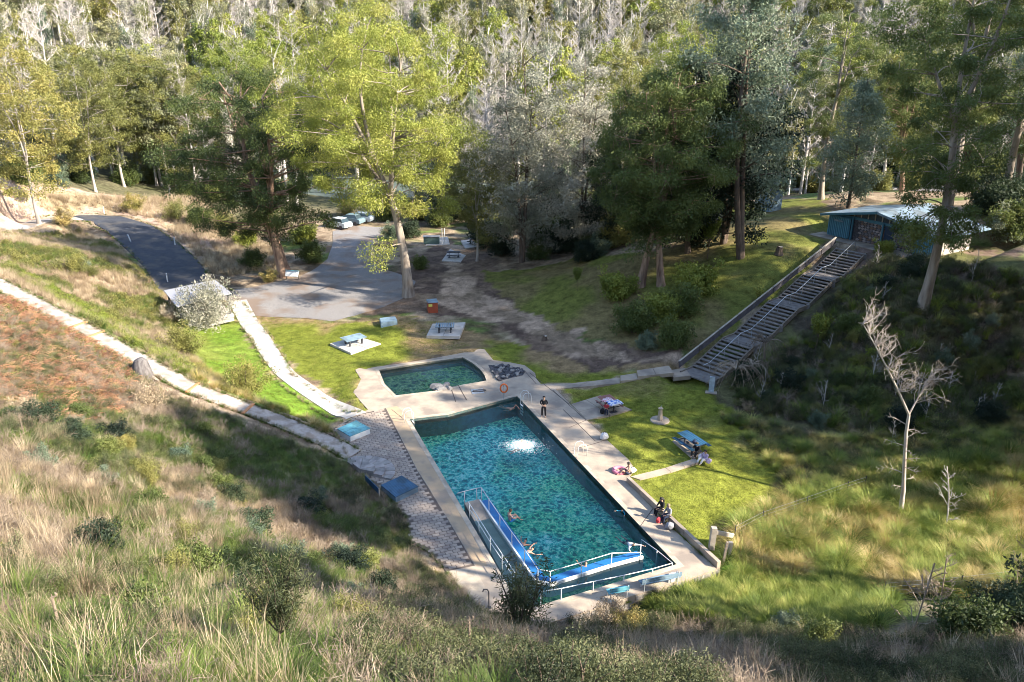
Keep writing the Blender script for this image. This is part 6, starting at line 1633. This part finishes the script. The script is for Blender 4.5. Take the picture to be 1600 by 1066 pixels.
# grass creeping over the edges of the paths and the deck
re_ = np.random.RandomState(55); ed = []
for pl, w_, n_ in ((HP, .74, 1500), (CPL, .9, 420), ([(x, y) for x, y in DECK[:1]] and DECK[23:42], .0, 260), (RD, 3.1, 500)):
    q = np.array([p_[:2] for p_ in pl]); L_ = np.hypot(*np.diff(q, axis=0).T); cs = np.concatenate([[0], np.cumsum(L_)]); t_ = re_.rand(n_) * cs[-1]; i_ = np.clip(np.searchsorted(cs, t_) - 1, 0, len(L_) - 1)
    f_ = ((t_ - cs[i_]) / L_[i_])[:, None]; c_ = q[i_] * (1 - f_) + q[i_ + 1] * f_; d_ = (q[i_ + 1] - q[i_]) / L_[i_][:, None]; n2_ = np.stack([-d_[:, 1], d_[:, 0]], 1)
    sg = re_.choice([-1, 1], n_)[:, None] if w_ else np.zeros((n_, 1)); ed.append(c_ + n2_ * (sg * (w_ + re_.normal(size=(n_, 1)) * .09)))
p = np.concatenate(ed)
scatter('edge_grass', lift(p), PT['green'] + PT['straw'][:1], None, (.25, .7), 'grass and weeds creeping over the edges of paths and paving', 'grass', .2, 34)
# wetland tussocks
p = clear(fill([(1140, 830), (1200, 790), (1260, 770), (1350, 740), (1600, 700), (1600, 940), (1450, 930), (1250, 900), (1130, 885)], 1350, 9)); nn = fbm(p[:, 0], p[:, 1], 2.6, 3) + .22 * (np.random.RandomState(6).rand(len(p)) - .5)
scatter('green_tussocks', lift(p[nn < .46]), PT['tus'], None, (.6, 1.5), 'long arching green tussock grass filling the wet ground right of the pool', 'tussocks', .1, 24)
scatter('golden_tussocks', lift(p[nn >= .46]), PT['gold'], None, (.6, 1.4), 'golden tussock grass among the green in the wet ground', 'tussocks', .1, 25)
p = clear(fill([(1110, 640), (1180, 660), (1300, 690), (1600, 640), (1600, 720), (1300, 770), (1240, 770), (1180, 700)], 1500, 10)); nn = fbm(p[:, 0], p[:, 1], 4, 3)
scatter('shaded_tussocks', lift(p), PT['tus'] + PT['gold'] + PT['mid'] + PT['scrub'], None, (.4, 1.0), 'shaded tussocks and herbs beyond the lawn edge', 'tussocks', .1, 26)
p = clear(fill([(1000, 940), (1120, 897), (1300, 905), (1400, 935), (1380, 985), (1200, 985), (1040, 965)], 2600, 11))
scatter('wet_green_grass', lift(p), PT['green'] + PT['tus'][:1], None, (.4, 1.2), 'vivid green grass below the stone wall in front of the pool', 'grass', .2, 27)
# scrub on the bank right of the stairs
p = fill([(1130, 600), (1200, 520), (1340, 405), (1600, 430), (1600, 660), (1400, 690), (1250, 660), (1150, 640)], 1900, 12)
p = p[segdist([STA, STB], p[:, 0], p[:, 1])[0] > 3.4]
scatter('bank_scrub', lift(p, -.1), PT['scrub'] + PT['twig'] + PT['mid'] + PT['straw'][:1] + PT['bright'][:1] + PT['tus'][:1], None, (.5, 1.7), 'dark tangled scrub over the shady bank right of the stairs', 'scrub', .1, 28)

# short grass on the lawns
p = np.concatenate([fill([(895, 612), (1070, 590), (1110, 610), (1150, 650), (1235, 775), (1180, 800), (1130, 830), (1115, 880), (1052, 820), (985, 750), (945, 680)], 6000, 31), fill([(378, 492), (470, 502), (640, 500), (740, 540), (577, 568), (560, 640), (540, 620), (440, 560)], 4000, 32), fill([(270, 490), (360, 485), (440, 590), (530, 655), (420, 640), (330, 590)], 1800, 33)])
p = p[~inside(inset(DECK, .1), p[:, 0], p[:, 1]) & (segdist(CPL, p[:, 0], p[:, 1])[0] > 1.2)]
LT = [blades('short turf', 111 + i, 40, .09, .10, M['lawnblade'], .02, .5, .25, 3) for i in range(2)]
scatter('lawn_grass', lift(p), LT, None, (.6, 1.3), 'short bright turf of the sunny lawns round the pool', 'grass', .1, 33)

# big single tussocks and grass clumps
BT = [blades('big tussock', 121, 420, 1.5, 1.3, M['tussock'], .034, .9, .3, 5), blades('big golden tussock', 122, 420, 1.5, 1.2, M['tussockgold'], .032, .9, .3, 5), blades('big grass clump', 123, 260, .75, .7, M['greenblade'], .022, .8, .2, 5), blades('big straw clump', 124, 260, 1.1, .6, M['straw'], .014, .6, .22, 5)]
rt = np.random.RandomState(12)
for k, (name, zone_, n_, me, lab, grp, lo_, hi_) in enumerate((
    ('tussock', [(1150, 820), (1260, 775), (1350, 745), (1600, 720), (1600, 930), (1450, 915), (1250, 890), (1140, 870)], 60, 0, 'big arching green tussock in the wet ground beyond the wire fence', 'big green tussocks in the wet ground', .6, 1.15),
    ('tussock', [(1180, 820), (1260, 800), (1400, 780), (1600, 760), (1600, 880), (1450, 900), (1250, 870), (1160, 850)], 40, 1, 'big golden tussock in the wet ground beyond the wire fence', 'big golden tussocks in the wet ground', .6, 1.1),
    ('tussock', [(1150, 650), (1250, 690), (1400, 700), (1600, 690), (1600, 730), (1300, 770), (1210, 740)], 30, 0, 'green tussock in the half shade between lawn and dead tree', 'half shaded tussocks by the lawn', .5, .9),
    ('grass_clump', [(-20, 860), (300, 900), (520, 1000), (560, 1100), (0, 1120)], 46, 2, 'bright green grass clump on the near hillside', 'green grass clumps on the near hillside', .6, 1.3),
    ('grass_clump', [(-20, 640), (200, 720), (420, 800), (560, 960), (300, 1040), (0, 1000)], 80, 3, 'pale straw clump standing up on the near hillside', 'straw clumps on the near hillside', .5, 1.1))):
    for x, y in clear(fill(zone_, n_, 200 + k)):
        o = bpy.data.objects.new(name, BT[me]); C.objects.link(o); s_ = rt.uniform(lo_, hi_); o.location = (x, y, float(H(x, y)) - .03); o.scale = (s_, s_, s_ * rt.uniform(.8, 1.15)); o.rotation_euler = (rt.normal() * .08, rt.normal() * .08, rt.rand() * 6.28)
        tag(o, lab, 'grass clump', grp)

# ------------------------------------------------------------------ dead trees, saplings and shrubs one can tell apart
def single(name, me, px, py, label, cat, rz=0, sc=1., group=None, dz=-.05, part='stem', pos=None):
    p = on(px, py) if pos is None else pos
    if isinstance(me, tuple):
        t = thing(name, label, cat, (p[0], p[1], p[2] + dz), rz, group); t.scale = (sc, sc, sc) if not hasattr(sc, '__len__') else sc
        for nm, m_ in zip(('stems', 'foliage'), me):
            o = bpy.data.objects.new(nm, m_); C.objects.link(o); o.parent = t
        return t
    o = bpy.data.objects.new(name, me); C.objects.link(o); o.location = (p[0], p[1], p[2] + dz); o.rotation_euler = (0, 0, rz); o.scale = (sc, sc, sc) if not hasattr(sc, '__len__') else sc
    return tag(o, label, cat, group)
def leaning_dead():
    """Pale dead tree: straight stem that forks, the long arm swept up to one side, hung with fine branches."""
    r = np.random.RandomState(5); v = VF()
    st = np.array([(0, 0, -.3), (-.15, 0, 2.0), (-.45, 0, 4.0), (-.7, 0, 6.0), (-.75, 0, 7.2)]); tube_np(v, st, [.17, .13, .11, .10, .09], 7)
    arm = curve((-.75, 0, 7.2), (-4.3, .3, 12.9), r, .03, 9, -.05); tube_np(v, arm, np.linspace(.085, .02, 9), 5)
    arm2 = curve((-.75, 0, 7.2), (.1, .2, 9.4), r, .05, 7, -.1); tube_np(v, arm2, np.linspace(.06, .012, 7), 5)
    def sprig(p, d, L, w):
        c = curve(p, p + d * L, r, .22, 6, .06); tube_np(v, c, np.linspace(w, .008, 6), 4)
        for k in range(1, 6):
            for _ in range(2):
                e = c[k] + unit(d + r.normal(size=3) * .8) * L * r.uniform(.2, .45); tube_np(v, curve(c[k], e, r, .2, 4), np.linspace(w * .5, .005, 4), 3)
    for c, w in ((arm, .026), (arm2, .022)):
        for k in range(2, len(c)):
            for _ in range(6 if w > .024 else 3): sprig(c[k], unit(np.array([r.uniform(-.3, .9), r.normal() * .5, r.uniform(.2, 1)])), r.uniform(.7, 1.9), w)
    for z in np.linspace(2.2, 6.5, 10):
        a = r.rand() * 6.28; sprig(np.array([-.1 - z * .1, 0, z]), unit(np.array([math.cos(a), math.sin(a), r.uniform(-.3, .5)])), r.uniform(.6, 1.4), .03)
    return v.mesh('leaning dead tree', [pm('sunbleached wood', (.56, .50, .45), (.34, .27, .22), 1.5, .9, .4, 8, stretch=(3, 3, .5))])
q = on(1407, 806); dist = math.hypot(q[0], q[1])
single('dead_tree', leaning_dead(), 1407, 806, 'tall bleached dead tree leaning over the tussocks, forked crown', 'dead tree', 0, 1.0)
single('dead_tree', dead('thin dead sapling', 3, 4.6, .055, M['deadwood'], .22, 12, (-.7, .2), 5, 1.0), 1477, 832, 'short thin dead sapling next to the tall bleached dead tree', 'dead tree')
def drooping(seed, h):
    r = np.random.RandomState(seed); v = VF(); tube_np(v, curve((0, 0, -.2), (.3, 0, h * .55), r, .1, 5), np.linspace(.09, .05, 5), 5)
    for i in range(26):
        a = r.rand() * 6.28; L = h * r.uniform(.5, .9); t = np.linspace(0, 1, 7)[:, None]
        c = np.array([.3, 0, h * .5]) + np.array([math.cos(a), math.sin(a), 0]) * L * t + np.array([0, 0, 1.]) * h * (t * 1.0 - t ** 2 * 1.35); tube_np(v, c, np.linspace(.03, .008, 7), 3)
        for k in (2, 3, 4, 5, 6):
            for _ in range(2): e = c[k] + np.array([r.normal() * .25, r.normal() * .25, -r.uniform(.2, .6)]) * h * .3; tube_np(v, curve(c[k], e, r, .1, 3), [.012, .009, .005], 3)
    return v.mesh('drooping dead wattle', [M['twig']])
DW = [drooping(1, 2.6), drooping(2, 2.2)]
for i, (px, py, rz, s, lb) in enumerate(((1141, 603, 0, 1.1, 'grey dead wattle drooping against the foot of the stairs'), (1170, 592, 1, 1.0, 'arching dead wattle, second from the foot of the stairs'), (1196, 562, 2, 1.1, 'grey arching dead wattle beside the little green sapling on the bank'), (1232, 640, 3, .8, 'low drooping dead wattle out in the shade below the others'))):
    single('dead_wattle', DW[i % 2], px, py, lb, 'dead shrub', rz, s, 'drooping dead wattles')
# saplings
def sapling(name, seed, h, bare, wd, mleaf, n=700, l=.14, w=.03, tr=.03, top=False):
    r = np.random.RandomState(seed); sv = VF(); lv = VF(); tp = curve((0, 0, -.1), (r.normal() * .1, 0, h * (bare + .1)), r, .03, 6); tube_np(sv, tp, np.linspace(tr, tr * .6, 6), 5); cen = []; rad = []
    for i in range(16):
        a = i * 2.4; s = wd * r.uniform(.2, .55); b = tp[-1] if i % 2 else tp[-2]
        e = b + np.array([math.cos(a) * s, math.sin(a) * s, (h - b[2]) * r.uniform(.55, 1)]); c = curve(b, e, r, .1, 6, -.1); tube_np(sv, c, np.linspace(tr * .5, .005, 6), 4)
        for k in (2, 3, 4, 5): cen.append(c[k]); rad.append(wd * .12)
    leafcloud(lv, r, cen, np.array(rad), n // len(cen), l, w, 0, -.5, 1.3)
    return sv.mesh(name + ' stems', M['roughbark']), lv.mesh(name + ' foliage', mleaf)
SP1 = sapling('stick sapling', 1, 1.7, .35, .75, M['scrub'], 5200, .085, .010, .020)
single('sapling', SP1, 428, 1050, 'broom shaped dark sapling on a bare stick low on the near hillside', 'sapling', .4, 1.55)
SP2 = (bush('dark sapling', 7, 3.2, 2.2, M['scrub'], M['roughbark'], 4200, .17, .035, 12, 0, False, 22))
single('sapling', SP2, 812, 985, 'bushy dark sapling in front of the near corner of the pool', 'sapling', 0, 1.3)
SP3 = sapling('small sapling', 3, 3.4, .45, 1.5, M['gumleaf'], 1500, .2, .09, .04)
single('sapling', SP3, 1272, 552, 'little green topped sapling on the shady bank beside the stairs', 'sapling', 0, 1.05)
single('sapling', SP3, 1105, 405, 'thin young gum on the grassy bank behind the twin gums', 'sapling', 1, 1.3)
single('sapling', SP3, 902, 455, 'tiny pale sapling alone in the middle of the grassy bank', 'sapling', 2, .75)
single('sapling', SP3, 1185, 480, 'young tree close to the left side of the stairs', 'sapling', 3, .6)
SPB = dead('bare dark sapling', 9, 3.4, .032, M['twig'], .34, 16, (.3, 0), 6, 1.1)
single('bare_sapling', SPB, 1425, 985, 'bare dark forked sapling at the edge of the wet green grass', 'bare sapling', 0, 1.1)
single('bare_sapling', SPB, 1466, 972, 'second bare sapling, thinner, next to the forked one', 'bare sapling', 2, 1.0)
single('bare_sapling', SPB, 1590, 930, 'bare sapling at the far end of the low wire fence', 'bare sapling', 4, 1.0)
ST_ = blades('stalk', 2, 1, 1.6, .12, M['twig'], .05, .5, .01, 6)
def mullein(px, py, h, lb):
    p = on(px, py); t = thing('seed_stalk', lb, 'dead stalk', tuple(p), 0, 'tall dead seed stalks'); MB().tube([(0, 0, -.1), (.02, 0, h * .5), (.0, 0, h)], [.014, .012, .01], 5).build('stem', M['twig'], t)
    r = random.Random(px); mb = MB()
    for i in range(90): z = h * (.45 + .5 * i / 90); a = i * 2.4; mb.box((math.cos(a) * .014, math.sin(a) * .014, z), (.018, .018, .022), rz=a, rx=r.random())
    for i in range(30): a_ = i / 30 * 2.2; mb.box((.09 * math.sin(a_) , 0, h * .95 + .09 * (1 - math.cos(a_)) * .6), (.022, .022, .02), rz=i)
    o = mb.build('seed_head', M['twig'], t); o['kind'] = 'stuff'
mullein(735, 1052, 1.5, 'hooked dead seed stalk standing up in front of the pool corner')
mullein(98, 1000, 1.0, 'dead brown seed stalk among the pale grass at the lower left of the slope'.replace(' at the lower left of the slope', ' nearest the viewer'))
mullein(40, 690, 1.3, 'dark thin seed stalk beside the pale round shrub')
# shrubs
B = {}
B['silver'] = bush('silver bush', 21, 5.2, 5.4, M['silver'], M['deadwood'], 9000, .26, .07, 16, -.6, False, 26)
B['olive'] = bush('olive bush', 22, 3.0, 3.8, M['olive'], M['roughbark'], 6500, .18, .06, 12, -.2, False, 24)
B['dark'] = bush('dark bush', 23, 3.4, 4.2, M['gumdark'], M['roughbark'], 7000, .24, .10, 10, 0, False, 28)
B['leafy'] = bush('leafy bush', 24, 3.0, 3.6, M['gumleaf'], M['roughbark'], 6000, .26, .12, 10, 0, False, 26)
B['green'] = bush('blue green bush', 25, 2.6, 3.2, M['bluegum'], M['roughbark'], 5500, .20, .08, 10, 0, False, 24)
B['pale'] = bush('pale bush', 26, 1.5, 1.8, M['straw'], M['twig'], 3500, .10, .03, 12, -.3, False, 14)
B['red'] = bush('orange tipped bush', 27, 3.0, 3.4, M['tussockgold'], M['roughbark'], 6500, .18, .07, 10, -.2, False, 24)
B['black'] = bush('blackish bush', 28, 3.6, 4.4, M['blackwood'], M['roughbark'], 7500, .26, .11, 10, 0, False, 28)
SHR = [('silver',325,512,1.05,'large silvery grey bush hiding half of the shelter roof'),('olive',285,555,.95,'olive green shrub between the silver bush and the hillside path'),('olive',385,618,1.0,'rounded olive shrub on the verge near the white concrete path'),
 ('olive',120,430,.8,'low olive shrub above the bright groundcover of the path'),('green',130,420,.5,'small green shrub just behind the low olive one above the path'),('olive',145,432,.45,'little shrub at the end of the upper verge'),
 ('pale',40,655,.9,'pale round shrub below the bracken'),('pale',232,640,1.25,'bare pinkish grey shrub beside the weathered stump'),('pale',262,500,1.2,'straw pale shrub just left of the shelter roof'),('red',100,352,.85,'brownish shrub at the fork of track and road'),
 ('red',208,332,1.05,'orange tipped round bush at the bend of the asphalt road'),('olive',275,345,1.1,'olive bush in the roadside row, nearest the orange tipped bush'),('dark',312,352,1.05,'darker bush second in the roadside row'),('olive',350,362,1.1,'wide olive bush in the middle of the roadside row'),('leafy',385,385,.9,'bush under the edge of the dark gum crown'),
 ('dark',395,420,.9,'dark bush at the gravel corner under the dark gum'),('red',422,440,.6,'reddish low shrub left of the notice board'),('dark',485,410,1.0,'bush right behind the thick red barked trunk'),('leafy',475,380,1.1,'leafy bush beside the gravel road under the dark gum'),
 ('red',541,338,.95,'golden yellow bush behind the parked cars'),('dark',600,345,1.1,'dark bush to the right of the parked cars'),('green',612,372,.9,'blue green bush beside the gravel road bend'),('black',640,372,.8,'blackish bush behind the big spreading gum'),('dark',655,420,.6,'low shrub at the back of the spreading gum trunk'),
 ('black',760,385,1.1,'blackish bush at the edge of the dark picnic ground'),('black',785,400,.9,'dark bush between thin leaning gum and silver wattle'),('dark',840,405,.9,'dense dark bush at the foot of the silver wattle'),('black',870,395,1.1,'blackish thicket bush right of the silver wattle trunk'),('green',935,400,1.0,'blue green bush at the left end of the bank'),('black',915,408,.8,'small blackish bush at the top edge of the grass'),
 ('leafy',965,465,1.1,'leafy shrub leaning out from the left foot of the twin gums'),('dark',990,520,1.05,'dark leafy shrub low on the bank below the twin gums'),('leafy',1030,500,1.1,'bright leafy shrub directly below the twin gum trunks'),('dark',1050,540,.9,'dark shrub by the end of the dirt track'),('leafy',1088,460,1.25,'bright yellow green shrub right of the twin gums'),('dark',1062,495,1.1,'shrub between the bright shrub and the stairs'),('green',1010,545,.7,'low grey green shrub where bank meets dirt track'),
 ('leafy',1380,395,.55,'small pale shrub in front of the toilet block wall'),('green',1278,665,.5,'round bright green bush alone beyond the lawn edge'),('black',1560,975,.6,'dark bush at the lower right of the wet grass'.replace('lower right','far end')),('black',1610,990,.8,'blackish bush beside the last bare sapling'),('dark',1500,1010,.8,'dark shrub below the low wire fence'),
 ('pale',945,985,1.2,'russet brown bush just below the short teal bench'),('red',985,990,.5,'golden brown bush touching the russet one below the deck'),('green',1225,985,.45,'small dark green shrub on the earth below the wet grass'),('dark',1280,1020,.5,'dark low shrub in the slope foot shade')]
for k, px, py, s, lb in SHR: single('shrub', B[k], px, py, lb, 'shrub', (px * 7 % 63) / 10, s)
# shrubs crowded on the shady bank
rs_ = np.random.RandomState(77); bp = fill([(1140, 590), (1210, 520), (1345, 415), (1600, 440), (1600, 670), (1400, 700), (1250, 660), (1150, 640)], 75, 41)
bp = bp[segdist([STA, STB], bp[:, 0], bp[:, 1])[0] > 3.2]
ks = ('black', 'dark', 'green', 'pale', 'olive', 'dark')
lbs = dict(black='blackish shrub in the tangle on the shady bank', dark='dark leafy shrub in the tangle on the shady bank', green='blue green shrub in the tangle on the shady bank', pale='pale twiggy shrub in the tangle on the shady bank', olive='olive shrub in the tangle on the shady bank')
for x, y in bp:
    k = ks[rs_.randint(6)]; single('shrub', B[k], 0, 0, lbs[k], 'shrub', rs_.rand() * 6, rs_.uniform(.25, .6), 'shrubs crowded on the shady bank: ' + k, pos=(x, y, float(H(x, y))))
# shrubs in the belt of forest edge behind the clearing
bp = np.concatenate([fill([(640, 345), (760, 330), (1000, 330), (1130, 320), (1130, 372), (1000, 385), (900, 400), (760, 375)], 46, 42), fill([(1230, 285), (1600, 270), (1600, 285), (1230, 292)], 16, 43), fill([(1530, 330), (1600, 320), (1600, 380), (1540, 370)], 8, 44), fill([(0, 285), (200, 288), (420, 330), (470, 300), (0, 250)], 34, 45)])
lb2 = dict(black='blackish bush in the thicket behind the clearing', dark='dark bush in the thicket behind the clearing', green='blue green bush in the thicket behind the clearing', olive='olive bush in the thicket behind the clearing')
for x, y in bp:
    k = ('black', 'dark', 'green', 'olive', 'dark', 'black')[rs_.randint(6)]; single('shrub', B[k], 0, 0, lb2[k], 'shrub', rs_.rand() * 6, rs_.uniform(.8, 1.5), 'bushes in the thicket behind the clearing: ' + k, pos=(x, y, float(H(x, y))))

# low dark bushes on the near hillside and bare stems on the bank
bp = clear(fill([(-20, 640), (250, 660), (560, 760), (640, 900), (700, 1000), (520, 1080), (-40, 1120)], 62, 46))
for x, y in bp:
    k = ('dark', 'olive', 'black', 'pale', 'green', 'dark')[rs_.randint(6)]; single('low_bush', B[k], 0, 0, dict(dark='dark green low bush in the grass of the near hillside', olive='olive low bush in the grass of the near hillside', black='blackish low bush in the grass of the near hillside', pale='pale twiggy low bush in the grass of the near hillside', green='blue green low bush in the grass of the near hillside')[k], 'shrub', rs_.rand() * 6, (rs_.uniform(.28, .52),) * 2 + (rs_.uniform(.24, .40),), 'low bushes on the near hillside: ' + k, pos=(x, y, float(H(x, y))))
BS = [dead('thin bare stem', 60 + i, 3.2, .045, M['deadwood'], .3, 10, (.4 - i * .4, 0), 4, 1.1) for i in range(3)]
bp = fill([(1130, 600), (1210, 520), (1345, 420), (1600, 440), (1600, 700), (1400, 720), (1250, 680), (1140, 640)], 26, 47); bp = bp[segdist([STA, STB], bp[:, 0], bp[:, 1])[0] > 2.6]
for x, y in bp:
    single('bare_shrub', BS[rs_.randint(3)], 0, 0, 'thin bare grey shrub sticking out of the scrub on the shady bank', 'bare shrub', rs_.rand() * 6, rs_.uniform(.4, .85), 'bare shrubs on the shady bank', pos=(x, y, float(H(x, y))))
